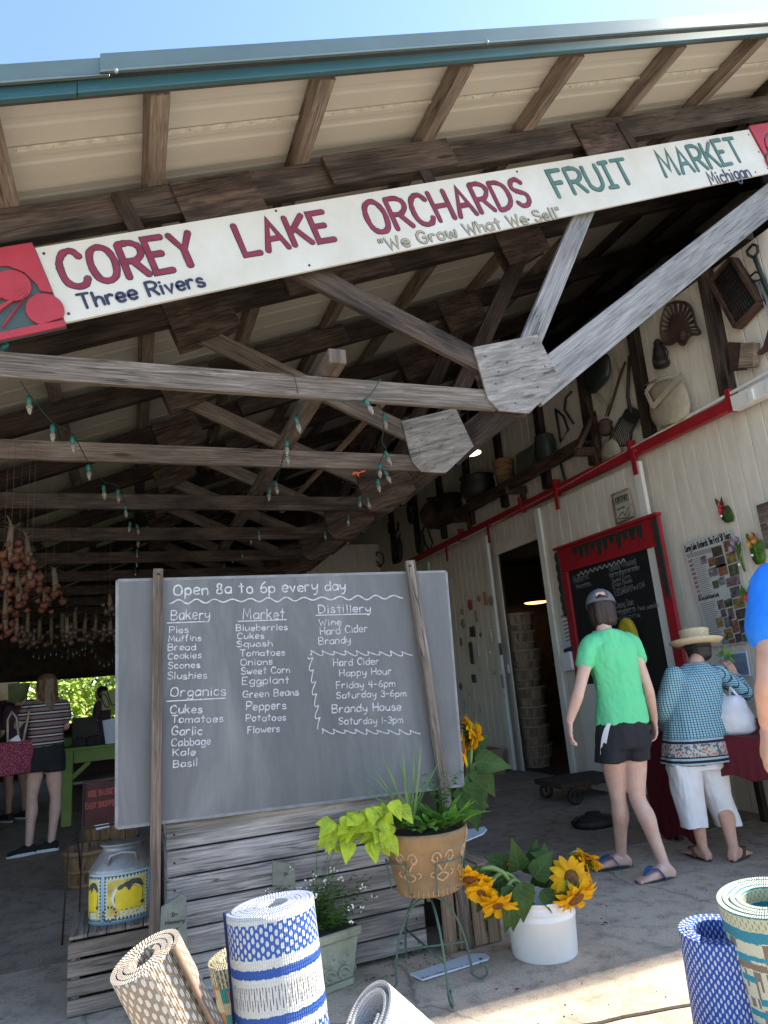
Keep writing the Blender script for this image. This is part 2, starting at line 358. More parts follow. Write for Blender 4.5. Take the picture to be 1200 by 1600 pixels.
def slate_mat():
    m, n, l, b = newmat('chalkboard_slate'); tc = n.new('ShaderNodeTexCoord')
    mp = n.new('ShaderNodeMapping'); mp.inputs['Scale'].default_value = (1.3, 1, .35); l.new(tc.outputs['Object'], mp.inputs[0])
    n1 = n.new('ShaderNodeTexNoise'); n1.inputs['Scale'].default_value = 3; n1.inputs['Detail'].default_value = 8; n1.inputs['Roughness'].default_value = .65; n1.inputs['Distortion'].default_value = .8; l.new(mp.outputs[0], n1.inputs['Vector'])
    r = ramp(n, [(.28, (.1, .1, .1)), (.5, (.14, .14, .14)), (.74, (.215, .215, .215))]); l.new(n1.outputs[0], r.inputs[0])
    mp2 = n.new('ShaderNodeMapping'); mp2.inputs['Scale'].default_value = (40, 1, 1.2); l.new(tc.outputs['Object'], mp2.inputs[0])
    n2 = n.new('ShaderNodeTexNoise'); n2.inputs['Scale'].default_value = 2; n2.inputs['Detail'].default_value = 4; l.new(mp2.outputs[0], n2.inputs['Vector'])
    r2 = ramp(n, [(.35, (.95,)*3), (.75, (1.06,)*3)]); l.new(n2.outputs[0], r2.inputs[0])
    mx = n.new('ShaderNodeMix'); mx.data_type = 'RGBA'; mx.blend_type = 'MULTIPLY'; mx.inputs[0].default_value = .8; l.new(r.outputs[0], mx.inputs[6]); l.new(r2.outputs[0], mx.inputs[7])
    l.new(mx.outputs[2], b.inputs['Base Color']); b.inputs['Roughness'].default_value = .75
    return m
M['slate'] = slate_mat()
def concrete(name, c, cracks, joint=None):
    m, n, l, b = newmat(name); tc = n.new('ShaderNodeTexCoord')
    def tx(s, d=8, ro=.6):
        q = n.new('ShaderNodeTexNoise'); q.inputs['Scale'].default_value = s; q.inputs['Detail'].default_value = d; q.inputs['Roughness'].default_value = ro; l.new(tc.outputs['Object'], q.inputs['Vector']); return q
    a, g, f = tx(1.3), tx(9, 6, .7), tx(120, 3, .7)
    r = ramp(n, [(.3, mulc(c, .7)), (.55, c), (.75, mulc(c, 1.18))]); l.new(a.outputs[0], r.inputs[0])
    r2 = ramp(n, [(.33, (.58,)*3), (.52, (1.0,)*3)]); l.new(g.outputs[0], r2.inputs[0])
    r3 = ramp(n, [(.34, (.45,)*3), (.46, (1.0,)*3), (.6, (1.0,)*3), (.68, (1.3,)*3)]); l.new(f.outputs[0], r3.inputs[0])
    x = r.outputs[0]
    for q in (r2, r3):
        mx = n.new('ShaderNodeMix'); mx.data_type = 'RGBA'; mx.blend_type = 'MULTIPLY'; mx.inputs[0].default_value = 1; l.new(x, mx.inputs[6]); l.new(q.outputs[0], mx.inputs[7]); x = mx.outputs[2]
    if cracks:
        ds = n.new('ShaderNodeTexNoise'); ds.inputs['Scale'].default_value = 3; ds.inputs['Detail'].default_value = 6; l.new(tc.outputs['Object'], ds.inputs['Vector'])
        va = n.new('ShaderNodeVectorMath'); va.operation = 'MULTIPLY_ADD'; va.inputs[1].default_value = (.35,)*3; l.new(ds.outputs[1], va.inputs[0]); l.new(tc.outputs['Object'], va.inputs[2])
        vo = n.new('ShaderNodeTexVoronoi'); vo.feature = 'DISTANCE_TO_EDGE'; vo.inputs['Scale'].default_value = .55; l.new(va.outputs[0], vo.inputs['Vector'])
        r4 = ramp(n, [(.0, (.25,)*3), (.009, (1.0,)*3)]); l.new(vo.outputs['Distance'], r4.inputs[0])
        mx = n.new('ShaderNodeMix'); mx.data_type = 'RGBA'; mx.blend_type = 'MULTIPLY'; mx.inputs[0].default_value = cracks; l.new(x, mx.inputs[6]); l.new(r4.outputs[0], mx.inputs[7]); x = mx.outputs[2]
    l.new(x, b.inputs['Base Color']); b.inputs['Roughness'].default_value = .88
    bp = n.new('ShaderNodeBump'); bp.inputs['Strength'].default_value = .35; bp.inputs['Distance'].default_value = .004; l.new(f.outputs[0], bp.inputs['Height']); l.new(bp.outputs[0], b.inputs['Normal'])
    return m
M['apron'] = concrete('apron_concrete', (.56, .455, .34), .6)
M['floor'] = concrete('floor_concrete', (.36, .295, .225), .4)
M['gravel'] = concrete('outer_ground', (.44, .405, .34), 0)
M['creamroof'] = mat('cream_panel', (.45, .405, .33), .55, .06, 1.5)

# ---------------------------------------------------------------- stroke lettering
GL = {
'A': (7, '0,0 3.5,10 7,0', '1.3,3.8 5.7,3.8'), 'B': (6, '0,0 0,10', '~0,10 3.5,10 5.4,8.6 5,6.4 2.8,5.4 0,5.3', '~0,5.3 3.5,5.2 6,3.8 5.6,1.2 3,0 0,0'),
'C': (6.4, '~6.3,8 4.8,9.8 2.4,9.8 .4,7.5 0,4.5 .8,1.5 3,0 5.2,.4 6.4,2'), 'D': (6.5, '0,0 0,10', '~0,10 3,9.8 5.6,8 6.5,5 5.6,2 3,.2 0,0'),
'E': (5.4, '5.3,10 0,10 0,0 5.4,0', '0,5.3 4,5.3'), 'F': (5.2, '5.2,10 0,10 0,0', '0,5.3 4,5.3'),
'G': (6.7, '~6.3,8 4.8,9.8 2.4,9.8 .4,7.5 0,4.5 .8,1.5 3,0 5.4,.5 6.6,2.4 6.6,4.4', '6.7,4.4 4,4.4'), 'H': (6, '0,0 0,10', '6,0 6,10', '0,5 6,5'),
'I': (4, '0,10 4,10', '0,0 4,0', '2,0 2,10'), 'K': (6, '0,0 0,10', '5.8,10 .2,4.5', '1.8,6 6,0'), 'L': (5, '0,10 0,0 5,0'), 'M': (8, '0,0 1,10 4,2.5 7,10 8,0'),
'N': (6.5, '0,0 0,10 6.5,0 6.5,10'), 'O': (7, '~3.5,10 1,8.7 0,5 1,1.3 3.5,0 6,1.3 7,5 6,8.7 3.5,10'), 'P': (5.8, '0,0 0,10', '~0,10 3.6,10 5.8,8.6 5.8,6.4 3.6,4.8 0,4.8'),
'R': (6, '0,0 0,10', '~0,10 3.6,10 5.8,8.6 5.8,6.4 3.6,4.8 0,4.8', '2.6,4.8 6,0'), 'S': (5.5, '~5.3,8.4 3.8,9.9 1.6,9.7 .3,8 .8,6.3 3,5.2 5.2,3.8 5.4,1.8 3.8,.1 1.6,.1 0,1.6'),
'T': (6.4, '0,10 6.4,10', '3.2,10 3.2,0'), 'U': (6.2, '~0,10 0,4 .6,1.4 3.1,0 5.6,1.4 6.2,4 6.2,10'), 'W': (9, '0,10 2.2,0 4.5,7.5 6.8,0 9,10'), 'Y': (6.4, '0,10 3.2,5 6.4,10', '3.2,5 3.2,0'),
'a': (5, '~5,5.4 3,6.2 .8,5.2 0,2.8 1,.4 3,.3 4.8,2', '5,6 5,0'), 'b': (5, '0,10 0,0', '~0,2 1.8,0 4.2,.6 5,3 4.2,5.5 2,6 0,4'), 'c': (4.6, '~4.5,5 2.8,6.2 .7,5.2 0,3 .8,.8 2.8,0 4.6,1'),
'd': (5, '5,10 5,0', '~5,4.6 3,6.2 .8,5.2 0,2.8 1,.4 3,.2 5,2'), 'e': (4.8, '~.2,3 4.7,3.4 4.2,5.4 2.4,6.2 .6,5.2 0,2.8 .9,.6 2.8,0 4.6,.9'), 'f': (3.8, '~3.8,9.4 2.6,10 1.4,8.5 1.3,4 1.3,0', '0,6 3.4,6'),
'g': (5, '~5,5.4 3,6.2 .8,5.2 0,2.8 1,.6 3,.5 5,2.2', '~5,6 5,-1 4.2,-3.3 2,-3.6 .3,-2.4'), 'h': (4.8, '0,10 0,0', '~0,3.6 1.6,5.8 3.8,5.8 4.7,4 4.8,0'), 'i': (1.2, '.6,6 .6,0', '.6,8.2 .6,8.8'),
'k': (4.6, '0,10 0,0', '4.2,6.2 .2,2.6', '1.6,3.8 4.6,0'), 'l': (1.2, '.6,10 .6,0'), 'm': (7.6, '0,6 0,0', '~0,3.8 1.4,5.9 3,5.8 3.8,4 3.8,0', '~3.8,3.8 5.2,5.9 6.8,5.8 7.6,4 7.6,0'),
'n': (4.8, '0,6 0,0', '~0,3.6 1.6,5.8 3.8,5.8 4.7,4 4.8,0'), 'o': (5, '~2.5,6.2 .6,5.2 0,3 .7,.8 2.5,0 4.3,.8 5,3 4.4,5.2 2.5,6.2'), 'p': (5, '0,6 0,-3.6', '~0,4 1.8,6.1 4.2,5.5 5,3 4.2,.5 2,0 0,2'),
'q': (5, '5,6 5,-3.6', '~5,4.6 3,6.2 .8,5.2 0,2.8 1,.4 3,.2 5,2'), 'r': (3.8, '0,6 0,0', '~0,3.4 1.2,5.6 2.6,6.1 3.8,5.4'), 's': (4.2, '~4,5.2 2.4,6.2 .6,5.4 .7,3.8 2.6,3 4.2,2 3.8,.4 2,-.1 0,.9'),
't': (4, '2,9.5 2,0', '0,6.4 4,6.4'), 'u': (4.8, '~0,6 .1,2 1,.2 2.8,.2 4.8,2.4', '4.8,6 4.8,0'), 'v': (4.6, '0,6 2.3,0 4.6,6'), 'w': (7, '~0,6 .6,1 2,.2 3.5,4 5,.2 6.4,1.2 7,6'), 'y': (5, '~0,6 .3,3 1.6,1.6 3.2,2 5,4', '~5,6 4.6,0 3.4,-3.2 1.4,-3.6'),
'1': (1.2, '.6,10 .6,0'), '3': (4.8, '~.3,9 2.4,10 4.6,8.4 3.8,6 2,5.4', '~2,5.4 4.4,4.6 4.8,2 3,.1 0,1'), '4': (5.4, '1,10 0,4.4 5.4,4.4', '4,10 4,0'), '5': (5, '4.8,10 .8,10 .4,6', '~.4,6 3,6.6 5,4.6 4.6,1.4 2.4,0 0,.8'),
'6': (5.2, '~4,10 1.4,7 .1,3.4 .8,.8 2.8,0 4.8,1 5.1,3.2 3.6,4.8 1.4,4.2 .3,2.6'), '8': (5, '~2.5,5.4 .6,7 1,9.3 2.5,10 4.1,9.2 4.3,7 2.5,5.4 .4,3.4 .6,.9 2.5,0 4.5,.9 4.6,3.4 2.5,5.4'), '0': (5.4, '~2.7,10 .7,8.7 0,5 .7,1.3 2.7,0 4.7,1.3 5.4,5 4.7,8.7 2.7,10'),
'-': (3.6, '0,4.6 3.6,4.6'), ':': (1, '.5,5 .5,5.6', '.5,.6 .5,1.2'), '+': (4, '0,4 4,4', '2,2 2,6'), '"': (2.2, '.3,10 0,7.6', '2.1,10 1.8,7.6'), '/': (4, '0,0 4,10'), '.': (1, '.5,0 .5,.5')}
def smoothpts(P, closed, k=5):
    out = []; n = len(P)
    for i in range(n-1):
        p0 = P[i-1] if i else (P[-2] if closed else P[0]); p1, p2 = P[i], P[i+1]; p3 = P[i+2] if i+2 < n else (P[1] if closed else P[-1])
        for j in range(k):
            t = j/k; out.append(tuple(.5*((2*b)+(-a+c)*t+(2*a-5*b+4*c-d)*t*t+(-a+3*b-3*c+d)*t**3) for a, b, c, d in zip(p0, p1, p2, p3)))
    out.append(P[-1]); return out
def ribbon(mb, pts, wd, f, wv=0):
    # pts in plane metres; f maps (u, v) to world
    P = [Vector(p) for p in pts]; n = len(P)
    if n < 2: return
    closed = n > 3 and (P[0]-P[-1]).length < 1e-6
    Lf, Rt = [], []
    for i in range(n):
        a = (P[i]-P[i-1]).normalized() if i else ((P[0]-P[-2]).normalized() if closed else (P[1]-P[0]).normalized())
        b = (P[i+1]-P[i]).normalized() if i < n-1 else ((P[1]-P[0]).normalized() if closed else a)
        na, nb = Vector((-a.y, a.x)), Vector((-b.y, b.x)); q = na+nb
        if q.length < .3: q = na
        q.normalize(); k = min(1.8, 1/max(.3, q.dot(na)))
        k *= 1+wv*noise.noise((P[i].x*60, P[i].y*60, P[0].x*9))
        Lf.append(P[i]+q*(wd/2*k)); Rt.append(P[i]-q*(wd/2*k))
    d0 = (P[0]-P[1]).normalized()*wd*.35; d1 = (P[-1]-P[-2]).normalized()*wd*.35
    VL = [mb.bm.verts.new(f(*p)) for p in Lf]; VR = [mb.bm.verts.new(f(*p)) for p in Rt]
    for i in range(n-1): mb.face([VL[i], VR[i], VR[i+1], VL[i+1]])
    for (i, d) in ((0, d0), (-1, d1)) if not closed else ():
        a, b = Lf[i]*.75+Rt[i]*.25, Lf[i]*.25+Rt[i]*.75
        mb.face([VL[i], VR[i], mb.bm.verts.new(f(*(b+d))), mb.bm.verts.new(f(*(a+d)))])
def text(mb, s, p0, p1, cap, wd, nrm, jit=0., upv=None, sp=2.2):
    """strokes of s from p0 to p1 (world, baseline), cap height cap in metres, raised along nrm"""
    p0, p1, nrm = Vector(p0), Vector(p1), Vector(nrm)
    e = (p1-p0); W = e.length; e.normalize(); up = upv or nrm.cross(e); up = up.normalized()
    adv = 0; items = []
    for ch in s:
        if ch == ' ': adv += 5; continue
        g = GL.get(ch, GL.get(ch.upper(), GL['o'])); items.append((ch, adv, g)); adv += g[0]+sp
    adv -= sp; sx = W/adv; sy = cap/10
    lift = 0
    for ch, x, g in items:
        jx, jy, js = rnd.uniform(-1, 1)*jit*4, rnd.uniform(-1, 1)*jit*6, 1+rnd.uniform(-1, 1)*jit
        for st in g[1:]:
            sm = st[0] == '~'; P = [tuple(float(c) for c in q.split(',')) for q in st.lstrip('~').split()]
            if sm: P = smoothpts(P, P[0] == P[-1])
            if jit: P = [(a+noise.noise((a*.3+x, b*.3, 1.7))*jit*5, b+noise.noise((a*.3+x, b*.3, 7.7))*jit*5) for a, b in P]
            lift = (lift+1) % 12
            Q = [((x+jx+a)*sx, (jy+b*js)*sy) for a, b in P]
            ribbon(mb, Q, wd, lambda u, v, L=lift: p0 + e*u + up*v + nrm*(.00016*L), min(.6, jit*8))
    return mb
def polyline(mb, pts, wd, nrm, off=0):
    """ribbon along world points lying in a plane with normal nrm"""
    nrm = Vector(nrm).normalized(); o = Vector(pts[0]); e = (Vector(pts[-1])-o).normalized(); e = (e-nrm*e.dot(nrm)).normalized(); up = nrm.cross(e)
    ribbon(mb, [((Vector(p)-o).dot(e), (Vector(p)-o).dot(up)) for p in pts], wd, lambda u, v: o+e*u+up*v+nrm*off)

# ================================================================ SETTING
mb = MB(); mb.poly([(-300, -300, -.012), (300, -300, -.012), (300, 300, -.012), (-300, 300, -.012)]); mb.build('ground', M['gravel'], kind='structure')
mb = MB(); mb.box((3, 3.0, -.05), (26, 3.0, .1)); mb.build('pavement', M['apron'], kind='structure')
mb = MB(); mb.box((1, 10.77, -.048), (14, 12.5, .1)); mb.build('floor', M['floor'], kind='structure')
mb = MB(); crk = [onZ(x, y, .0035) for x, y in ((880, 1606), (935, 1598), (975, 1588), (1010, 1582), (1050, 1574), (1100, 1566))]
polyline(mb, crk, .02, (0, 0, 1)); tag(mb.build('crack', M['soil'], kind='structure'))

SL = .388
def ctop(x): return 4.03+SL*x if x <= 7 else 4.03+SL*14-SL*x        # top of the truss top chords; ridge at x = 7
# ---------------------------------------------------------------- roof
roof = empty('barn_roof', (0, 2.7, 0), 'sloping cream metal barn roof with green edge trim over the market front', 'roof')
YF, YB, XL = 2.7, 16.2, -3.4
def roof_panel(mb, y0, y1, x0, x1):
    # ribbed sheet: profile along y
    prof = []; y = y0
    while y < y1-1e-4:
        for dy, dz in ((0, 0), (.06, .002), (.12, .0035), (.18, .002), (.2, .005), (.225, .005), (.242, 0)):
            if y+dy <= y1: prof.append((y+dy, dz))
        y += .2421
    up, lo = [], []
    for yy, dz in prof:
        a = [(x0, yy, ctop(x0)+.1-dz*0+dz), (x1, yy, ctop(x1)+.1+dz)]
        up.append([mb.bm.verts.new((p[0], p[1], p[2]+.004)) for p in a]); lo.append([mb.bm.verts.new(p) for p in a])
    for i in range(len(prof)-1):
        mb.face([lo[i][0], lo[i][1], lo[i+1][1], lo[i+1][0]]); mb.face([up[i][0], up[i+1][0], up[i+1][1], up[i][1]])
mb = MB(); roof_panel(mb, YF, YB, XL, 7); roof_panel(mb, YF, YB, 7.001, 13.5); mb.build('roof_panel', M['creamroof'], roof, rec=False)
mb = MB()
for yl in (3.07, 3.075+.95*1, 3.075+.95*2):      # panel laps with screw heads, seen from below
    mb.bar((XL, yl, ctop(XL)+.094), (7, yl, ctop(7)+.094), .03, .006)
    x = XL
    while x < 6.9:
        mb.ball((x, yl-.004, ctop(x)+.086), .006, n=6); x += .16
mb.build('lap_seam', mat('seam_grey', (.5, .45, .36), .6, .3, 20), roof)
px_ = [-2.95, -2.1, -1.25, -.42, .1, .93, 1.79, 2.62, 3.54, 4.39, 5.25, 6.1, 6.85, 7.8, 8.7, 9.6, 10.5, 11.4, 12.3]
px_.remove(-.42); px_.insert(3, -.6)
for x in px_:
    mb = MB(); y = YF+.02
    mb.bar((x, YF+.03, ctop(x)+.045), (x, 9.5, ctop(x)+.045), .095, .088, (-SL if x < 7 else SL, 0, 1)); mb.bar((x, 9.5, ctop(x)+.045), (x, YB, ctop(x)+.045), .095, .088, (-SL if x < 7 else SL, 0, 1))
    mb.build('purlin', M['purlinw'] if x < 5 else M['beam'], roof)
sn = Vector((-SL, 0, 1)).normalized()
def rake(name, x0, x1, y, z0, z1, th, m, lip=0):
    mb = MB(); up = Vector((0, 0, 1))
    P = [Vector((x, yy, ctop(x)+zz)) for x in (x0, x1) for yy, zz in ((y-th/2, z0), (y+th/2, z0), (y+th/2, z1), (y-th/2, z1))]
    mb.hexa(P, (P[4]-P[0]).length, th, z1-z0)
    if lip:
        P = [Vector((x, yy, ctop(x)+zz)) for x in (x0, x1) for yy, zz in ((y-th/2-.018, z0-.012), (y-th/2, z0-.004), (y-th/2, z0+.012), (y-th/2-.006, z0+.012))]
        mb.hexa(P, (P[4]-P[0]).length, th, .02)
    mb.build(name, m, roof, bevel=.003)
XS = onY(160, 105, 2.64).x
rake('fascia_trim', XS-.01, 7, 2.64, .056, .165, .012, M['fasciatop'], 1)
rake('fascia_trim', XL, XS+.03, 2.655, .052, .158, .012, M['fasciatop'], 1)
rake('lower_trim', XS-.1, 7, 2.675, -.012, .05, .03, M['fascialow'])
rake('lower_trim', XL, XS-.102, 2.675, -.014, .048, .03, M['fascialow'])
rake('fascia_trim', 7, 13.5, 2.64, .056, .165, .012, M['fasciatop']); rake('lower_trim', 7, 13.5, 2.675, -.012, .05, .03, M['fascialow'])
rake('rake_board', XL, 7, 2.705, .0, .14, .025, M['deep'])
for x, y in ((181, 111), (761, 66)):
    mb = MB(); p = onY(x, y, 2.625); mb.ball(p, .012, n=8); mb.build('screw', M['galv'], roof)

# ---------------------------------------------------------------- trusses
def make_truss(Y, label, front, deep=False):
    t = empty('roof_truss', (0, Y, 0), label, 'roof truss', 'timber roof trusses')
    g = M['beam'] if not front else M['beam2']; ch = M['grey'] if front else M['greybrown'] if not deep else M['beam2']; pl = M['ply'] if not deep else M['plydark']  # darker wood and plywood further back paint in the gloom under the roof
    # top chord: long members end to end with lapped splice
    cz = lambda x: ctop(x)-.1
    xs = [-3.2, .35, 3.25, 6.98]
    for a, b in zip(xs, xs[1:]):
        mb = MB(); mb.bar((a, Y, cz(a)), (b-.004, Y, cz(b-.004)), .085, .185, sn); mb.build('top_chord', g, t, bevel=.006)
    mb = MB(); mb.bar((7.01, Y, cz(7.01)), (13, Y, cz(13)), .085, .185, (SL, 0, 1)); mb.build('top_chord', g, t)
    mb = MB(); a, b = onY(512, 262, 3.3).x, onY(708, 240, 3.3).x; mb.bar((a, Y-.063, cz(a)+.0), (b, Y-.063, cz(b)), .036, .2, sn); mb.build('splice_board', M['beam2'], t, bevel=.004)
    # bottom chord
    mb = MB(); mb.bar((-3.1, Y, 2.95), (2.1, Y, 2.95), .04, .13); mb.build('bottom_chord', ch, t, bevel=.004)
    # raised chord to the ridge
    k = .735; zz = lambda x: 3.03+k*(x-2.36)
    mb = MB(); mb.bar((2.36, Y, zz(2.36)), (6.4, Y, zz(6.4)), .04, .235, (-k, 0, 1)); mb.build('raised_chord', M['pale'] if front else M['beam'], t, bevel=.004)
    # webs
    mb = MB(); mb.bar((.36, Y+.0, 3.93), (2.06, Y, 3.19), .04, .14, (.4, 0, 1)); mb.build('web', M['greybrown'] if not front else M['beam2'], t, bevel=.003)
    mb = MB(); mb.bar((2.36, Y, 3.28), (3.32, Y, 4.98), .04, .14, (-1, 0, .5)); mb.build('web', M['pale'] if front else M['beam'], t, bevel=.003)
    # gussets, plywood on the near face and the far face
    gp = [(1.975, 3.285), (2.46, 3.425), (2.585, 3.1), (2.31, 2.868), (2.1, 2.872), (2.03, 2.95)]
    for s in (-1, 1):
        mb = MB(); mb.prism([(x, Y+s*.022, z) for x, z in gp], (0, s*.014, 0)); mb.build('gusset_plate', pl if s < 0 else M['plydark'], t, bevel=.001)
    for x0, x1, dz in ((.18, .62, .34), (3.02, 3.5, .34)):
        for s in (-1, 1):
            y = Y+s*.0435
            mb = MB(); mb.prism([(x0, y, ctop(x0)-.005), (x1, y, ctop(x1)-.005), (x1+.13, y, ctop(x1)-.29), (x1-.08, y, ctop(x1)-.43), (x0+.14, y, ctop(x0)-.36)], (0, s*.014, 0)); mb.build('gusset_plate', M['plydark'], t)
    if not deep:
        for x, z in ((2.05, 3.23), (2.1, 3.05), (2.22, 2.93), (2.2, 3.2), (2.33, 3.32), (2.42, 3.36), (2.48, 3.2), (2.4, 3.05), (2.3, 3.1), (2.13, 3.13)):
            mb = MB(); mb.ball((x, Y-.037, z), .006, (1, .5, 1), 6); mb.build('nail', M['iron'], t)
    return t
TY = [3.38+1.22*i for i in range(11)]
order = ['second', 'third', 'fourth', 'fifth', 'sixth', 'seventh', 'eighth', 'ninth', 'tenth', 'eleventh']
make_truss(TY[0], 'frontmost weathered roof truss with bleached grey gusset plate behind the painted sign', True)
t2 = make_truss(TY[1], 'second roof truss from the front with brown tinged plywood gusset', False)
t2 = make_truss(TY[2], 'third roof truss counted from the front, timber darkened for the gloom deep under the roof', False, True)
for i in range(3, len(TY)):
    c = copy_tree(t2); c.location.y = TY[i]; c['label'] = '%s roof truss counted from the front, timber darkened for the gloom deep under the roof' % order[i-1]
mb = MB(); e = onY(528, 564, 3.2); mb.bar((e.x, 3.2, 3.065), (e.x+.02, 9, 3.065), .1, .085); mb.build('tie_board', M['greybrown'], None, .004, 'brown timber tie board laid across the tops of the truss chords', 'timber')
mb = MB(); mb.bar(onY(598, 630, 4.52), onY(440, 800, 7.05), .05, .025); mb.build('lath', M['crate'], None, .002, 'thin pale wooden lath running diagonally between two trusses', 'timber')

# ---------------------------------------------------------------- long painted sign
SY = 3.29
sg = empty('market_sign', (onY(54, 386, SY).x, SY, 3.1), 'long white sloping sign lettered COREY LAKE ORCHARDS FRUIT MARKET with red scroll ends', 'sign')
tl, bl, tr, br = onY(54, 387, SY), onY(95, 505, SY), onY(1170, 202, SY), onY(1199, 286, SY)
e1 = (tr-tl).normalized(); hgt = ((bl-tl)-(bl-tl).dot(e1)*e1).length; e2 = Vector((-e1.z, 0, e1.x)); Lg = (tr-tl).length
sb = tl-e2*hgt                                  # lower left corner
mb = MB(); mb.prism([sb, sb+e1*Lg, sb+e1*Lg+e2*hgt, sb+e2*hgt], (0, .02, 0)); mb.build('sign_board', M['signw'], sg, bevel=.002)
for u in (.5, 2.4, 4.3):
    mb = MB(); mb.bar(sb+e1*u+Vector((0, .032, .12)), sb+e1*(u)+e2*(hgt+.25)+Vector((0, .032, 0)), .08, .02, (0, 1, 0))
    mb.build('hanger_batten', M['beam'], sg)
NR = Vector((0, -1, 0))
def sl(u, v, d=0): return sb+e1*u+e2*v+NR*d
for u, v in ((.03, .04), (.03, hgt-.04), (Lg-.03, .04), (Lg-.04, hgt-.05), (1.3, hgt-.02), (1.35, .03), (3.0, .03), (3.1, hgt-.03), (Lg-.2, .03), (Lg-.03, .2)): mb = MB(); mb.ball(sl(u, v, .001), .008, (1, .4, 1), 8); mb.build('screw', M['iron'], sg)
def sword(s, a, b, top, wd, mt, outl=None, ow=.009, jit=.03):
    p0, p1 = onY(*a, SY), onY(*b, SY); tp = onY(*top, SY); ee = (p1-p0).normalized(); uu = Vector((-ee.z, 0, ee.x)); cap = abs((tp-p0).dot(uu))
    for k, (m_, w_, off) in enumerate(([(outl, wd+ow, .0012)] if outl else [])+[(mt, wd, .0028)]):
        st = rnd.getstate(); rnd.seed(len(s)*7+3)
        mb = MB(); text(mb, s, p0+NR*off, p1+NR*off, cap, w_, NR, jit, uu); mb.build('lettering', m_, sg, rec=False); rnd.setstate(st)
sword('COREY', (106, 451), (314, 414), (103, 394), .029, M['maroon'], M['navy'])
sword('LAKE', (384, 398), (523, 374), (369, 351), .029, M['maroon'], M['navy'])
sword('ORCHARDS', (585, 366), (830, 319), (575, 318), .029, M['maroon'], M['navy'])
sword('FRUIT', (874, 308), (992, 286), (862, 268), .027, M['grnlet'], M['navy'], .009)
sword('MARKET', (1041, 276), (1164, 252), (1024, 237), .026, M['grnlet'], M['navy'], .009)
sword('Three Rivers', (128, 483), (320, 447), (122, 461), .016, M['navy'])
sword('"We Grow What We Sell"', (598, 392), (878, 339), (593, 374), .013, M['olive'], M['navy'], .006)
sword('Michigan', (1112, 289), (1174, 276), (1106, 270), .016, M['navy'])
def scroll_end(u0, sgn, W):
    # carved red scroll panel on dark green ground; local x grows away from the board
    X = lambda a, b, d: sl(u0+sgn*a, b, d)
    h = hgt+.05
    mb = MB(); mb.prism([X(0, -.025, .0), X(W, -.025, .0), X(W, h-.03, 0), X(0, h-.03, .0)], (0, .02, 0)); mb.build('carved_ground', M['dkgreen'], sg)
    cnt = [0]
    def pl(name, P, th=.013): cnt[0] += 1; mb = MB(); mb.prism([X(a, b, .001) for a, b in P], (0, -th-.0012*cnt[0], 0)); mb.build(name, M['redsign'], sg, bevel=.002)
    H = hgt
    def arc(cx, cy, r, a0, a1, n=14, ry=None): return [(cx+r*math.cos(R(a0+(a1-a0)*i/n)), cy+(ry or r)*math.sin(R(a0+(a1-a0)*i/n))) for i in range(n+1)]
    pl('carved_border', [(0, H+.022), (W, H+.022), (W, H-.075), (.2, H-.07), (.14, H-.08), (.085, H-.13), (.055, H-.2), (.05, H-.24), (0, H-.26)])
    pl('carved_border', [(0, -.027), (W, -.027), (W, .01), (.17, .012), (0, .006)])
    pl('carved_scroll', arc(.16, H-.185, .083, 0, 345, 22))
    pl('carved_scroll', [(.035, H-.26), (.075, H-.25), (.12, H-.3), (.14, H-.36), (.12, .1), (.075, .16)])
    pl('carved_scroll', arc(.062, .078, .085, -58, 205, 18)+[(0.0, .02)])
    for q in range(3):
        a0 = R(186+q*18); d = (math.cos(a0), math.sin(a0)); nx = (-d[1], d[0]); L = .26-.02*q
        bx, by = .105, .205-.012*q
        s_ = -1
        P = [(bx, by)]+[(bx-d[0]*L*t*1+nx[0]*w_, by+d[1]*L*t+nx[1]*w_) for t, w_ in ((.5, .012), (.85, .022), (.97, .012), (.97, -.012), (.85, -.022), (.5, -.012))]
        pl('carved_leaf', [p for p in P if p[0] < W])
scroll_end(-.003, -1, .36); scroll_end(Lg+.003, 1, .36)

# ---------------------------------------------------------------- shop wall on the right
WX = 4.9
shop = empty('shop_wall', (WX, 7, 0), 'long white board wall of the shop with dark timber posts and wide doorway', 'building')
def boards(y0, y1, z0, z1, x, bw, name, parent, m, th=.018, jit=.003):
    mb = MB(); y = y0
    while y < y1-.01:
        b = min(bw, y1-y); xx = x+rnd.uniform(0, jit)
        mb.bar((xx+th/2, y+b/2, z0), (xx+th/2, y+b/2, z1), b-.006, th, (1, 0, 0)); y += bw
    return mb.build(name, m, parent, bevel=.004)
mb = MB(); mb.box((WX+.035, (2.9+7.02)/2, 2.34), (.02, 7.02-2.9, 4.68)); mb.box((WX+.035, (8.36+16)/2, 2.34), (.02, 16-8.36, 4.68)); mb.box((WX+.035, 7.69, 3.81), (.02, 1.34, 1.74)); mb.build('wall_backing', M['deep'], shop)
boards(2.9, 7.0, 0, 4.68, WX, .152, 'wall_boards', shop, M['wallw']); boards(7.02, 8.34, 2.93, 4.68, WX, .152, 'wall_boards', shop, M['wallw']); boards(8.36, 16, 0, 4.68, WX, .152, 'wall_boards', shop, M['wallw'])
mb = MB(); mb.box((WX-.02, 7.69, 2.98), (.03, 1.4, .14)); mb.build('door_head', M['wallw'], shop, .003)
mb = MB(); mb.box((WX-.03, 9.74, 4.76), (.12, 12.4, .16)); mb.build('top_plate', M['beam'], shop, .005)
mb = MB(); mb.box((WX+.1, 9.74, 4.98), (.04, 12.4, .3)); mb.build('void_strip', M['deep'], shop)  # added dark strip, painting the black void above the wall plate
mb = MB(); mb.box((9, 9.75, 4.75), (7.9, 12.4, .04)); mb.build('loft_floor', M['deep'], shop)
ip = 0
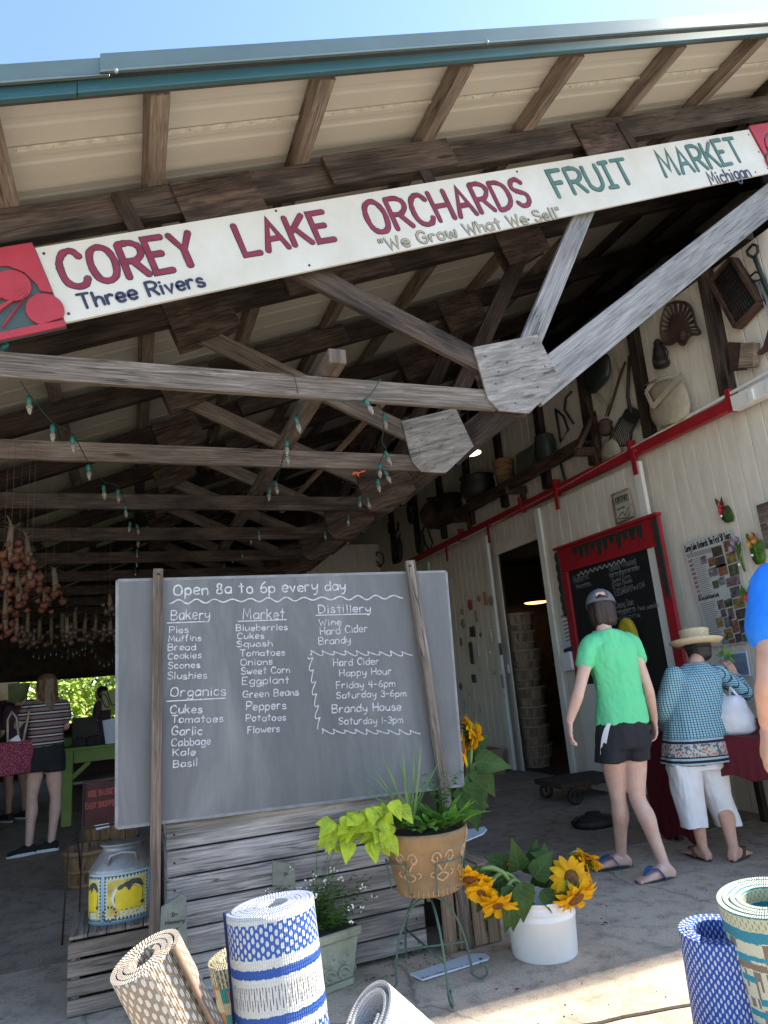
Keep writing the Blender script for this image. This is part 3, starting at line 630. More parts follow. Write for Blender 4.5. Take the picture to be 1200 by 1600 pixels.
for (x0, y0, x1, y1) in ((1100, 432, 1140, 612), (987, 510, 1018, 690), (905, 590, 935, 724), (835, 640, 858, 742)):
    a, b = onX(x0, y0, WX-.05), onX(x1, y1, WX-.05); yy = (a.y+b.y)/2
    mb = MB(); mb.bar((WX-.045, yy-.01, 4.7), (WX-.045, yy+.02, 3.47), .12, .085, (1, 0, 0), .13); mb.build('wall_post', M['beam'] if ip else M['beam2'], shop, .006); ip += 1
for yy in (7.9, 8.9, 9.9, 11, 12.2):
    mb = MB(); mb.bar((WX-.045, yy, 4.7), (WX-.045, yy, 3.5), .11, .08, (1, 0, 0)); mb.build('wall_post', M['beam'], shop, .006)
# dark storeroom behind the doorway
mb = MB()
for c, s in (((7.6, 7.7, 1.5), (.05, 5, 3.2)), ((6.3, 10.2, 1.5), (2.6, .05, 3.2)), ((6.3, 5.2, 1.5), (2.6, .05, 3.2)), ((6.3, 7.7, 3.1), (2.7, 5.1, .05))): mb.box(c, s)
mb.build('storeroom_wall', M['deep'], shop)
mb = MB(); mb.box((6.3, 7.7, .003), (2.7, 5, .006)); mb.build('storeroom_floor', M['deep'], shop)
mb = MB(); mb.prism([(5.16, 3.5, 0), (13.2, 3.5, 0), (13.2, 3.5, ctop(13.2)), (7, 3.5, ctop(7)), (5.16, 3.5, ctop(5.16))], (0, .03, 0)); mb.build('light_blocking_gable', M['beam'], shop)  # unseen gable, added to keep daylight out of the roof space
# rail and pipe
rl = empty('door_rail', (4.8, 4.05, 3.3), 'long red sliding door rail along the white shop wall', 'door rail')
a, b = onX(1150, 640, 4.8), onX(640, 882, 4.8)
mb = MB(); mb.box((4.8, (a.y+b.y)/2, 3.37), (.07, b.y-a.y, .1)); mb.build('rail', M['red'], rl, .004)
for yy in (a.y+.02, 5.25, 6.6, 7.4, 9.2):
    mb = MB(); mb.box((4.8, yy, 3.4), (.085, .05, .2)); mb.build('rail_bracket', M['red'], rl, .003)
mb = MB(); mb.box((4.78, (a.y+2.9)/2, 3.35), (.08, a.y-2.9-.03, .13)); 
for k in range(4): mb.box((4.735, a.y-.22-.17*k, 3.345), (.02, .05, .1))
mb.build('rail_cover', M['trim'], rl, .004)
mb = MB(); mb.tube([onX(x, y, 4.78) for x, y in ((1290, 532), (1200, 582), (1110, 632), (1022, 681), (940, 727), (870, 767), (760, 824), (690, 860), (600, 905))], .016, 8)
mb.build('conduit_pipe', M['trim'], None, 0, 'thin cream pipe running along the wall just above the red rail', 'pipe')
# sliding doors
def sdoor(y0, y1, z1, label, straps):
    d = empty('sliding_door', (4.77, (y0+y1)/2, .03), label, 'door')
    boards(y0+.1, y1-.1, .03, z1, 4.76, .17, 'door_boards', d, M['wallw'], .02)
    mb = MB(); mb.box((4.765, (y0+y1)/2, z1/2), (.004, y1-y0-.02, z1-.1)); 
    mb2 = MB()
    for yy in (y0+.05, y1-.05): mb2.box((4.757, yy, z1/2+.015), (.045, .1, z1-.03))
    mb2.build('door_stile', M['trim'], d, .003)
    mb.bm.free()
    for yy in straps:
        mb = MB(); mb.box((4.725, yy, z1-.01), (.012, .06, .24)); mb.box((4.76, yy, z1+.12), (.08, .06, .03)); mb.build('hanger_strap', M['red'], d, .002)
    return d
sdoor(8.33, 10.5, 3.2, 'white sliding door hung with small ornaments, left of the doorway', (onX(767, 860, 4.73).y, onX(700, 880, 4.73).y))
sdoor(5.12, 7.06, 3.24, 'white sliding door carrying the red framed chalkboard, right of the doorway', (onX(873, 800, 4.73).y, onX(995, 745, 4.73).y))

# back wall with opening, left wall
bk = empty('back_wall', (0, 16.1, 0), 'dark plank back wall with wide opening onto sunlit bushes', 'wall')
o0, o1 = onY(28, 1090, 16).x, 2.2; zt = onY(130, 1059, 16).z; zb = onY(100, 1133, 16).z
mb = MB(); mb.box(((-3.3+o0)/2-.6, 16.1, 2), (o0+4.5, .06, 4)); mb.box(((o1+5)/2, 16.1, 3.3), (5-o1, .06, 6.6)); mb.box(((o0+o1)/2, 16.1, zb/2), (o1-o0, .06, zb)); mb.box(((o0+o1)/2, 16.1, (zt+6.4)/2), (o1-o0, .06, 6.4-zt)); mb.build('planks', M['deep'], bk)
mb = MB(); mb.box(((o0+o1)/2, 16.0, zt+.06), (o1-o0+.3, .1, .12)); mb.box(((o0+o1)/2, 16.0, zb), (o1-o0+.3, .14, .05)); mb.build('opening_frame', M['beam'], bk)
pw = onY(530, 880, 13); mb = MB(); mb.box((pw.x+.1, 13.2, 2.6), (1.9, .05, 3.0)); mb.build('partition_panel', M['wallw'], None, 0, 'dim cream panel closing the far end beside the shop wall', 'wall')
mb = MB(); mb.box((-3.35, 9.9, 1.7), (.06, 12.6, 3.4)); mb.build('light_blocking_wall', M['deep'], None, 0, 'unseen dark plank wall keeping daylight out along the left end of the barn', 'wall')  # out of view; drawn forward to cut the light entering the barn

# ---------------------------------------------------------------- chalkboard
CY = 3.5
cb = empty('market_chalkboard', (.8, CY, 0), 'big grey chalkboard listing bakery, market, organics and distillery goods', 'chalkboard')
P = [onY(182, 1294, CY), onY(724, 1227, CY), onY(697, 893, CY), onY(183, 907, CY)]
mb = MB(); mb.prism(P, (0, .028, 0)); mb.build('board_panel', M['slate'], cb, .004)
mb = MB(); edge = []
for a, b in zip(P, P[1:]+P[:1]): polyline(mb, [a+(b-a)*.004+Vector((0, -.0015, 0)), b+(a-b)*.004+Vector((0, -.0015, 0))], .014, NR)
mb.build('board_edge', mat('slate_edge', (.2, .205, .21), .7, .3, 14), cb, rec=False)
mb = MB(); mb.bar(onY(247, 889, CY-.02)+Vector((0, 0, 0)), (onY(240, 1476, CY-.02).x, CY-.02, 0), .047, .036, (0, 1, 0)); mb.build('post', M['greybrown'], cb, .003)
mb = MB(); a, b = onY(640, 876, CY-.02), onY(689, 1200, CY-.02); d = (b-a)/(a.z-b.z); mb.bar(a, a+d*a.z, .052, .036, (0, 1, 0)); mb.build('post', M['grey'], cb, .003)
for x, y in ((248, 897), (641, 884)): mb = MB(); mb.ball(onY(x, y, CY-.039), .007, n=8); mb.build('screw', M['iron'], cb)
def Z1(x, y): return onY(180+x/4, 870+y/4, CY)+NR*.0018
def Z2(x, y): return Z1(x+1120, y+40)
def chalk(name, rows, f, wd=.0046):
    mb = MB()
    for s, x0, y0, x1, y1, cap in rows:
        p0, p1 = f(x0, y0), f(x1, y1); c = (f(x0, y0-cap)-p0).length
        text(mb, s, p0, p1, c, wd if cap < 48 else wd*1.15, NR, .07)
    return mb
def uline(mb, f, *p): polyline(mb, [f(*q)+NR*.002 for q in p], .0055, NR)
def wavy(f, p, n, amp, loops=0, wd=.0068):
    (x0, y0), (x1, y1) = p; out = []; K = n*10; L = math.hypot(x1-x0, y1-y0); dx, dy = (x1-x0)/L, (y1-y0)/L
    for i in range(K+1):
        t = i/K; ph = 2*math.pi*n*t; s = L*t+(loops*amp*math.sin(ph+1.2)); a = amp*math.cos(ph)*(1+.25*math.sin(t*17))
        out.append(f(x0+dx*s-dy*a, y0+dy*s+dx*a)+NR*(.002+.00002*i))
    mb = MB(); polyline(mb, out, wd, NR); return mb
chalk('a', [('Open 8a to 6p every day', 365, 240, 1438, 208, 66)], Z1, .0062).build('chalk_heading', M['chalk'], cb, rec=False)
wavy(Z1, ((340, 282), (1795, 250)), 13, 11).build('chalk_line', M['chalk'], cb, rec=False)
mb = chalk('b', [('Bakery', 350, 393, 592, 388, 62), ('Pies', 340, 478, 455, 474, 42), ('Muffins', 332, 530, 535, 524, 37), ('Bread', 330, 586, 500, 581, 38), ('Cookies', 330, 640, 537, 632, 38), ('Scones', 332, 698, 527, 692, 38), ('Slushies', 328, 765, 572, 760, 42)], Z1)
uline(mb, Z1, (325, 414), (440, 410), (560, 405)); mb.build('chalk_list', M['chalk'], cb, rec=False)
mb = chalk('c', [('Organics', 347, 872, 690, 864, 58), ('Cukes', 345, 978, 540, 974, 50), ('Tomatoes', 350, 1038, 672, 1031, 44), ('Garlic', 355, 1115, 540, 1109, 50), ('Cabbage', 352, 1183, 595, 1171, 46), ('Kale', 360, 1243, 500, 1239, 44), ('Basil', 365, 1316, 512, 1305, 44)], Z1)
uline(mb, Z1, (322, 903), (500, 893), (688, 883)); mb.build('chalk_list', M['chalk'], cb, rec=False)
mb = chalk('d', [('Market', 800, 392, 1056, 385, 62), ('Blueberries', 757, 463, 1075, 457, 38), ('Cukes', 765, 514, 928, 509, 36), ('Squash', 762, 563, 980, 557, 36), ('Tomatoes', 780, 620, 1060, 615, 37), ('Onions', 785, 678, 983, 673, 38), ('Sweet Corn', 788, 733, 1090, 725, 40), ('Eggplant', 795, 797, 1085, 790, 43), ('Green Beans', 800, 880, 1145, 865, 42), ('Peppers', 820, 958, 1065, 950, 50), ('Potatoes', 818, 1028, 1065, 1021, 40), ('Flowers', 828, 1103, 1028, 1091, 43)], Z1)
uline(mb, Z1, (765, 404), (900, 399), (1068, 393)); mb.build('chalk_list', M['chalk'], cb, rec=False)
mb = chalk('e', [('Distillery', 150, 312, 475, 304, 50), ('Wine', 155, 391, 290, 385, 40), ('Hard Cider', 162, 449, 455, 427, 45), ('Brandy', 152, 510, 350, 497, 43)], Z2)
uline(mb, Z2, (133, 326), (300, 321), (462, 317)); mb.build('chalk_list', M['chalk'], cb, rec=False)
mb = chalk('f', [('Hard Cider', 245, 643, 525, 631, 42), ('Happy Hour', 283, 707, 603, 693, 42), ('Friday 4-6pm', 262, 783, 627, 769, 40), ('Saturday 3-6pm', 262, 846, 697, 830, 40), ('Brandy House', 237, 935, 663, 919, 50), ('Saturday 1-3pm', 278, 1007, 677, 999, 42)], Z2)
mb.build('chalk_list', M['chalk'], cb, rec=False)
for p, n in ((((82, 560), (722, 566)), 9), (((95, 572), (152, 1020)), 6), (((155, 1050), (770, 1056)), 9)): wavy(Z2, p, n, 13, 1.3, .005).build('chalk_border', M['chalk'], cb, rec=False)

# slatted stand under the board
st = empty('slatted_stand', (.75, CY+.3, 0), 'weathered grey slatted wooden stand under the chalkboard', 'stand')
SYF = CY+.06
xl, xr = onY(258, 1300, SYF).x, onY(668, 1480, SYF).x
tops = [.82, .69, .565, .43, .305, .18, .06]
z = .78
zs = [.775, .655, .54, .43, .32, .21, .105]
for i, zt_ in enumerate(zs):
    hh = (zs[i]-(zs[i+1] if i+1 < len(zs) else .015))-.008
    mb = MB(); mb.box(((xl+xr)/2+rnd.uniform(-.006, .006), SYF+rnd.uniform(0, .003), zt_-hh/2), (xr-xl+rnd.uniform(-.008, .008), .02, hh)); mb.build('slat', M['slat'], st, .003)
for sx_ in (xl+.02, xr-.02):
    mb = MB()
    for zt_ in zs: mb.box((sx_, SYF+.3, zt_-.05), (.02, .52, .095))
    mb.build('side_slat', M['slat'], st, .002)
for sx_ in (xl+.055, xr-.055, (xl+xr)/2):
    mb = MB(); mb.box((sx_, SYF+.045, .39), (.06, .06, .78)); mb.build('stand_post', M['greybrown'], st, .003)
mb = MB(); mb.box(((xl+xr)/2, SYF+.3, .775), (xr-xl-.05, .52, .02)); mb.build('top_shelf', M['slat'], st)
mb = MB(); mb.box(((xl+xr)/2, SYF+.57, .39), (xr-xl, .02, .74)); mb.build('back_board', M['deep'], st)
for zt_ in zs:
    for sx_ in (xl+.04, xr-.05): mb = MB(); mb.ball((sx_, SYF-.011, zt_-.05), .005, n=6); mb.build('nail', M['rust'], st)

# ================================================================ RUG ROLLS
def wovenmat(name, kind):
    m, n, l, b = newmat(name); uv = n.new('ShaderNodeUVMap'); sp = n.new('ShaderNodeSeparateXYZ'); l.new(uv.outputs[0], sp.inputs[0]); U, V0 = sp.outputs[0], sp.outputs[1]
    nzv = n.new('ShaderNodeTexNoise'); nzv.inputs['Scale'].default_value = 90; l.new(uv.outputs[0], nzv.inputs['Vector']); wob_ = n.new('ShaderNodeMath'); wob_.operation = 'MULTIPLY_ADD'; l.new(nzv.outputs[0], wob_.inputs[0]); wob_.inputs[1].default_value = .011; l.new(V0, wob_.inputs[2]); wo2 = n.new('ShaderNodeMath'); wo2.operation = 'SUBTRACT'; l.new(wob_.outputs[0], wo2.inputs[0]); wo2.inputs[1].default_value = .0055; V = wo2.outputs[0]
    def mt(op, a, b_=None, c=None):
        q = n.new('ShaderNodeMath'); q.operation = op
        for i, x in enumerate((a, b_, c)):
            if x is None: continue
            if isinstance(x, (int, float)): q.inputs[i].default_value = x
            else: l.new(x, q.inputs[i])
        return q.outputs[0]
    def dash(pu, pv, du, dv, sh=.5):
        ru = mt('DIVIDE', U, pu); row = mt('FLOOR', ru); fu = mt('ABSOLUTE', mt('SUBTRACT', mt('FRACT', ru), .5))
        fv = mt('ABSOLUTE', mt('SUBTRACT', mt('FRACT', mt('ADD', mt('DIVIDE', V, pv), mt('MULTIPLY', row, sh))), .5))
        e = mt('ADD', mt('POWER', mt('DIVIDE', fu, du), 2), mt('POWER', mt('DIVIDE', fv, dv), 2))
        return mt('LESS_THAN', e, 1)
    def band(a, z): return mt('MULTIPLY', mt('GREATER_THAN', V, a), mt('LESS_THAN', V, z))
    def mixc(f, a, c):
        q = n.new('ShaderNodeMix'); q.data_type = 'RGBA'
        if isinstance(f, float): q.inputs[0].default_value = f
        else: l.new(f, q.inputs[0])
        for i, x in ((6, a), (7, c)):
            if isinstance(x, tuple): q.inputs[i].default_value = (*x, 1)
            else: l.new(x, q.inputs[i])
        return q.outputs[2]
    def cells(pu, pv):
        cb_ = n.new('ShaderNodeCombineXYZ'); l.new(mt('FLOOR', mt('DIVIDE', U, pu)), cb_.inputs[0]); l.new(mt('FLOOR', mt('DIVIDE', V, pv)), cb_.inputs[1])
        wn = n.new('ShaderNodeTexWhiteNoise'); wn.noise_dimensions = '2D'; l.new(cb_.outputs[0], wn.inputs['Vector']); return wn.outputs[0]
    W_ = (.56, .54, .49)
    if kind == 'beige': c = mixc(dash(.0125, .034, .36, .3), (.3, .22, .15), (.62, .58, .5))
    elif kind == 'bluedot': c = mixc(dash(.011, .03, .34, .27), (.012, .08, .42), (.58, .61, .68))
    elif kind == 'blue':
        pat = mixc(dash(.0125, .022, .34, .33), (.02, .085, .33), W_)
        drk = mixc(dash(.008, .06, .2, .42), W_, (.13, .12, .14))
        c = mixc(band(.02, .1), W_, pat); c = mixc(band(.122, .143), c, (.015, .07, .3)); c = mixc(band(.16, .212), c, drk); c = mixc(band(.226, .247), c, (.015, .07, .3)); c = mixc(band(.268, .36), c, pat); c = mixc(band(.38, .4), c, (.015, .07, .3)); c = mixc(band(.418, .47), c, drk); c = mixc(band(.49, .6), c, pat)
    elif kind == 'teal':
        s = mt('FRACT', mt('ADD', mt('DIVIDE', V, .17), 0.))
        w1 = cells(.05, .022); w2 = cells(.0085, .03)
        base = mixc(mt('GREATER_THAN', w2, .78), (.66, .66, .5), (.22, .2, .16))
        base = mixc(mt('GREATER_THAN', w1, .6), base, (.03, .3, .4)); base = mixc(mt('GREATER_THAN', w1, .9), base, (.26, .19, .13))
        c = mixc(band(.085, 5), (.62, .62, .42), base); c = mixc(band(.05, .085), c, (.03, .26, .36)); c = mixc(mt('MULTIPLY', band(.012, .045), dash(.01, .03, .25, .3)), c, (.3, .33, .2)); c = mixc(band(.13, .145), c, (.03, .3, .42)); c = mixc(band(.0, .006), c, (.05, .28, .3))
    elif kind == 'multi':
        w1 = cells(.03, .03); c = mixc(mt('GREATER_THAN', w1, .25), (.6, .52, .3), (.6, .2, .05)); c = mixc(mt('GREATER_THAN', w1, .5), c, (.03, .3, .28)); c = mixc(mt('GREATER_THAN', w1, .78), c, (.5, .04, .05)); c = mixc(band(0, .05), c, (.66, .56, .25)); c = mixc(mt('MULTIPLY', band(0, .05), dash(.012, .02, .25, .5)), c, (.1, .12, .2))
    else:
        w1 = cells(.03, .028); w2 = cells(.03, .17); c = mixc(mt('MULTIPLY', mt('GREATER_THAN', w1, .66), mt('GREATER_THAN', V, .1)), (.56, .55, .53), (.33, .3, .27)); c = mixc(mt('MULTIPLY', mt('MULTIPLY', band(.045, .1), dash(.018, .06, .12, .8)), 1), c, (.36, .34, .33))
    l.new(c, b.inputs['Base Color']); b.inputs['Roughness'].default_value = .6
    su = mt('ABSOLUTE', mt('SINE', mt('MULTIPLY', U, math.pi/.0062))); sv = mt('SINE', mt('MULTIPLY', V, 2*math.pi/.009))
    bp = n.new('ShaderNodeBump'); bp.inputs['Strength'].default_value = .7; bp.inputs['Distance'].default_value = .003; l.new(mt('ADD', su, mt('MULTIPLY', sv, .25)), bp.inputs['Height']); l.new(bp.outputs[0], b.inputs['Normal'])
    return m
def rug(name, kind, T, ax, r, L, label, turns=6, r_in=.05, flat=1., tilt=0., th=.75, edge=None, seam=0.):
    """mat rolled into a spiral: T centre of the upper end, ax axis pointing down the roll"""
    T = Vector(T); ax = Vector(ax).normalized(); a = (Vector((1, 0, 0))-ax*ax.x).normalized(); b = ax.cross(a)
    root = empty(name, T+ax*L, label, 'rug', 'woven mats rolled up in the front stand')
    N = int(44*turns); tot = 2*math.pi*turns; pitch = (r-r_in)/turns; t_ = pitch*th
    mb = MB(); K = 10; vs = [L*(k/K)**1.6 for k in range(K+1)]
    O, I, us = [], [], []; u = 0; prev = None
    for i in range(N+1):
        ph = tot*i/N; rr = r_in+(r-r_in)*i/N; q = ph+seam
        wob = 1+.012*math.sin(q*2+i*.05)
        def pt(rad, v): 
            g = rad*wob; return T+ax*v+a*(g*math.cos(q))+b*(g*flat*math.sin(q))
        p = pt(rr, 0)
        if prev: u += (p-prev).length
        prev = p; us.append(u)
        O.append([mb.bm.verts.new(pt(rr, v)) for v in vs] if i >= N-100 else [mb.bm.verts.new(pt(rr, v)) for v in (0, .12)])
        I.append([mb.bm.verts.new(pt(rr-t_, v)) for v in vs] if i <= 60 else [mb.bm.verts.new(pt(rr-t_, v)) for v in (0, .12)])
    for i in range(N):
        o0, o1 = O[i], O[i+1]
        vv = vs if len(o0) > 2 else (0, .12)
        for k in range(min(len(o0), len(o1))-1):
            x0, x1 = (vv[k], vv[k+1]) if len(o0) == len(o1) else (0, .12)
            mb.face([o0[k], o1[k], o1[k+1], o0[k+1]], [(us[i], x0), (us[i+1], x0), (us[i+1], x1), (us[i], x1)], True)
        i0, i1 = I[i], I[i+1]; vv = vs if len(i1) > 2 else (0, .12)
        for k in range(min(len(i0), len(i1))-1):
            mb.face([i0[k], i0[k+1], i1[k+1], i1[k]], [(us[i], vv[k]), (us[i], vv[k+1]), (us[i+1], vv[k+1]), (us[i+1], vv[k])], True)
        mb.face([O[i][0], I[i][0], I[i+1][0], O[i+1][0]], [(us[i], 0), (us[i], .008), (us[i+1], .008), (us[i+1], 0)], False, 1)
    for E_ in (O[-1], ): 
        mb.face([E_[0], I[-1][0], I[-1][1], E_[-1]], [(0, 0)]*4)
    mm = wovenmat(name+'_'+kind, kind)
    mb.build('rolled_mat', [mm, edge or mm], root, rec=False)
    # edge binding: folded cloth strip along the free edge of the mat
    mb = MB(); q = tot+seam; base = T+a*(r*1.01*math.cos(q))+b*(r*1.01*flat*math.sin(q)); tg = (-a*math.sin(q)+b*math.cos(q)).normalized(); nr = ax.cross(tg)
    mb.tube([base+ax*(-.004)+tg*.006, base+ax*L*.5+tg*.006, base+ax*L+tg*.006], .0075, 8)
    return root, mb
def edgemat(name, c1, c2):
    m, n, l, b = newmat(name); uv = n.new('ShaderNodeUVMap'); sp = n.new('ShaderNodeSeparateXYZ'); l.new(uv.outputs[0], sp.inputs[0])
    q = n.new('ShaderNodeMath'); q.operation = 'MULTIPLY'; q.inputs[1].default_value = 2*math.pi/.0085; l.new(sp.outputs[0], q.inputs[0]); s = n.new('ShaderNodeMath'); s.operation = 'SINE'; l.new(q.outputs[0], s.inputs[0])
    r = ramp(n, [(.35, c1), (.6, c2)]); l.new(s.outputs[0], r.inputs[0]); l.new(r.outputs[0], b.inputs['Base Color']); b.inputs['Roughness'].default_value = .7
    bp = n.new('ShaderNodeBump'); bp.inputs['Strength'].default_value = .8; bp.inputs['Distance'].default_value = .003; l.new(s.outputs[0], bp.inputs['Height']); l.new(bp.outputs[0], b.inputs['Normal']); return m
def rugpx(name, kind, top, bot, Y, rpx, label, dY=0., **k):
    T = onY(*top, Y); B = onY(*bot, Y+dY); ax = (B-T).normalized(); D = (T-CAM).dot(FW); r = rpx*D/FOC; L = (T.z-.02)/max(.05, -ax.z)
    return rug(name, kind, T, ax, r, L, label, **k)
rt, mb = rugpx('rolled_rug', 'beige', (224, 1496), (284, 1612), 2.0, 60, 'beige rolled mat with white dashes, leftmost in the foreground', .03, edge=edgemat('beige_edge', (.4, .3, .2), (.72, .66, .56)), turns=3.2, r_in=.04, seam=5.6, flat=.95)
mb.build('edge_binding', mat('brown_binding', (.2, .12, .07), .8, .2, 30), rt)
rt, mb = rugpx('rolled_rug', 'blue', (424, 1411), (444, 1600), 2.05, 69, 'tall blue and white striped rolled mat with navy binding', -.02, edge=edgemat('blue_edge', (.05, .12, .5), (.58, .61, .68)), turns=6.2, r_in=.045, seam=2.0)
mb.build('edge_binding', mat('navy_binding', (.012, .02, .07), .85, .2, 30), rt)
rt, mb = rugpx('rolled_rug', 'multi', (366, 1490), (392, 1600), 2.3, 45, 'multicoloured rolled mat half hidden behind the blue striped mat', edge=edgemat('yellow_edge', (.12, .12, .14), (.7, .6, .3)), turns=4, seam=2.4)
mb.bm.free()
rt, mb = rugpx('rolled_rug', 'white', (572, 1588), (668, 1672), 2.02, 60, 'loosely rolled white and grey mat lying at a slant in the front', .0, turns=2.2, r_in=.055, seam=1.0, th=.35, flat=1.05)
mb.bm.free()
rt, mb = rugpx('rolled_rug', 'bluedot', (1118, 1452), (1142, 1600), 2.2, 56, 'royal blue rolled mat with white dashes at the right', .02, turns=4, r_in=.08, seam=6.0)
mb.build('edge_binding', mat('tan_binding', (.5, .36, .24), .8, .15, 30), rt)
rt, mb = rugpx('rolled_rug', 'teal', (1196, 1402), (1246, 1600), 2.05, 74, 'teal and cream patterned rolled mat at the right edge', .02, turns=4, r_in=.08, seam=5.8, edge=edgemat('teal_edge', (.3, .4, .35), (.66, .66, .5)))
mb.bm.free()

# ================================================================ PLANTER ON WIRE STAND
PC = Vector((1.30, 3.2, 0))
zr, zb = onY(655, 1292, 3.2).z, onY(655, 1392, 3.2).z; rr = (onY(723, 1290, 3.2).x-onY(597, 1302, 3.2).x)/2; PC.x = (onY(723, 1290, 3.2).x+onY(597, 1302, 3.2).x)/2
pot = empty('terracotta_pot', (PC.x, PC.y, zb), 'large terracotta pot with scroll reliefs, planted with spikes and lime vine', 'plant pot')
mb = MB(); h = zr-zb; rb = rr*.72
mb.lathe([(rb*.9, 0), (rb, .004), (rb, .028), (rb*.985, .034), (rb*1.06, .08), (rb*1.2, h*.6), (rr*.98, h-.035), (rr*.985, h-.03), (rr, h-.018), (rr, h), (rr*.95, h), (rr*.93, h-.04)], (PC.x, PC.y, zb), 40); mb.build('pot_body', M['terra'], pot)
mb = MB(); mb.lathe([(rr*.93, h-.035), (.001, h-.015)], (PC.x, PC.y, zb), 24); mb.build('soil', M['soil'], pot)
def onpot(t, z):                       # t angle (0 towards the camera), z height fraction
    r_ = (rb*1.06+(rr*.985-rb*1.06)*max(0, (z-.25)/.75)*1.0) if z > .25 else rb*1.04
    f = z*h; pr = [(0, rb), (.034, rb*.985), (.08, rb*1.06), (h*.6, rb*1.2), (h-.035, rr*.98), (h, rr)]
    for (z0, r0), (z1, r1) in zip(pr, pr[1:]):
        if z0 <= f <= z1: r_ = r0+(r1-r0)*(f-z0)/(z1-z0)
    an = -math.pi/2+t+.35
    return Vector((PC.x+(r_+.001)*math.cos(an), PC.y+(r_+.001)*math.sin(an), zb+f))
mr = mat('pale_relief', (.42, .28, .16), .8, .18, 30)
mb = MB()
for t0 in (-1.25, -.3, .65, 1.6):
    for s in (-1, 1):
        P = []
        for i in range(22):
            q = i/21*2*math.pi*1.15; r_ = .16*(1-i/26); P.append(onpot(t0+s*(.19-r_*math.cos(q)*.85), .62+.12*math.sin(q)*(1-i/30)))
        mb.tube(P, .0045, 6); mb.tube([onpot(t0+s*(.32-.3*k/8), .62-.2*(k/8)**1.5) for k in range(9)], .005, 6)
        mb.tube([onpot(t0+s*(.0+.18*math.sin(k/8*math.pi)), .4-.14*k/8) for k in range(9)], .0045, 6)
        mb.tube([onpot(t0+s*(.25+.1*math.sin(k/6*math.pi)), .42-.1*k/6) for k in range(7)], .004, 6)
for s in range(9):
    t0 = .55+.07*(s % 3); z0 = .2+.075*s
    mb.tube([onpot(t0-.08*math.sin(k/5*math.pi)+.03*k, z0+.09*k/5) for k in range(6)], .0045, 6)
mb.tube([onpot(.62+.06*math.cos(k/12*6.28), .9+.05*math.sin(k/12*6.28)) for k in range(13)], .004, 6)
for k in range(20): mb.tube([onpot(-1.5+k*.15, .02), onpot(-1.5+k*.15, .13)], .002, 5)
mb.build('relief', mr, pot)
def clump(mb, c, n, rad, L, W, shape, droop, up=.5, spread=1, seed=1, hgt=0.):
    q = random.Random(seed)
    for i in range(n):
        an = q.uniform(0, 2*math.pi); e = q.uniform(.1, 1); d = Vector((math.cos(an)*spread, math.sin(an)*spread, up*q.uniform(.2, 1.4)))
        b = Vector(c)+Vector((math.cos(an), math.sin(an), 0))*rad*e*.8+Vector((0, 0, q.uniform(0, hgt)))
        s = q.uniform(.65, 1.15); mb.leaf(b, d, Vector((q.uniform(-.3, .3), q.uniform(-.3, .3), 1)), L*s, W*s, shape, droop*q.uniform(.4, 1.5), 0, q.uniform(.05, .2))
mb = MB(); q = random.Random(5); c = onY(640, 1292, 3.2)
tips = [(568, 1190), (596, 1178), (575, 1215), (622, 1185), (612, 1200), (638, 1165), (652, 1178), (664, 1170), (545, 1216), (590, 1200), (628, 1215), (645, 1210), (684, 1182), (558, 1238), (676, 1205), (605, 1222), (635, 1235), (618, 1240), (655, 1225)]
for i, (x, y) in enumerate(tips):
    t = onY(x, y, 3.2+q.uniform(-.12, .12)); d = t-c; L = d.length; mb.leaf(c+Vector((q.uniform(-.015, .015), q.uniform(-.015, .015), 0)), d+Vector((0, 0, .04+.25*abs(d.x))), (0, -1, .3) if abs(d.x) < .1 else (0, -.3, 1), L*1.05, .012, 'blade', .12+abs(d.x)*.5, 0, .3)
mb.build('spike_plant', M['spike'], pot)
mb = MB(); q = random.Random(3)
for i in range(80):
    x, y = q.uniform(512, 610), q.uniform(1258, 1322)
    if (x-518)*.55+(y-1262) < 18 or y > 1338-(x-520)*.22: continue
    p = onY(x, y, 3.2-q.uniform(.0, .16)); d = Vector((q.uniform(-1, .5), q.uniform(-.9, .3), q.uniform(-1, .2))); mb.leaf(p, d, Vector((q.uniform(-.8, .5), -.7, q.uniform(.2, 1.2))), q.uniform(.045, .09), q.uniform(.042, .06), 'heart', .2, 0, .08)
for x, y, dx in ((520, 1292, -1), (545, 1325, -.3), (580, 1325, 0), (605, 1318, .3), (612, 1262, .2), (625, 1270, .4), (530, 1300, -1)): mb.leaf(onY(x, y-10, 3.08), (dx, -.5, -.6), (-.1, -.8, .6), .09, .07, 'heart', .25, 0, .08)
mb.build('lime_vine', M['lime'], pot)
mb = MB(); clump(mb, (PC.x+.11, PC.y-.02, zr-.01), 24, .11, .14, .06, 'oval', .35, 1.7, .8, 11); clump(mb, (PC.x+.0, PC.y-.07, zr-.01), 60, .14, .045, .03, 'oval', .3, 1.1, .9, 12, .04); clump(mb, (PC.x-.1, PC.y+.05, zr), 14, .08, .12, .07, 'oval', .2, 1.8, .6, 14); mb.build('leafy_plant', M['fresh'], pot)
mb = MB(); q = random.Random(8)
for i in range(7):
    b = onY(690+q.uniform(-12, 12), 1275, 3.22); t = onY(692+q.uniform(-28, 26), 1200+q.uniform(0, 40), 3.2+q.uniform(-.05, .05)); mid = (b+t)/2+Vector((q.uniform(-.02, .02), 0, .01)); mb.tube([b, mid, t], .0016, 5)
    for k in range(9):
        p = b+(t-b)*(.3+.7*k/8); an = k*2.2+i; mb.leaf(p, (math.cos(an), math.sin(an)*.8, .15), (0, 0, 1), .034, .017, 'oval', .4)
mb.build('herb', M['green'], pot)
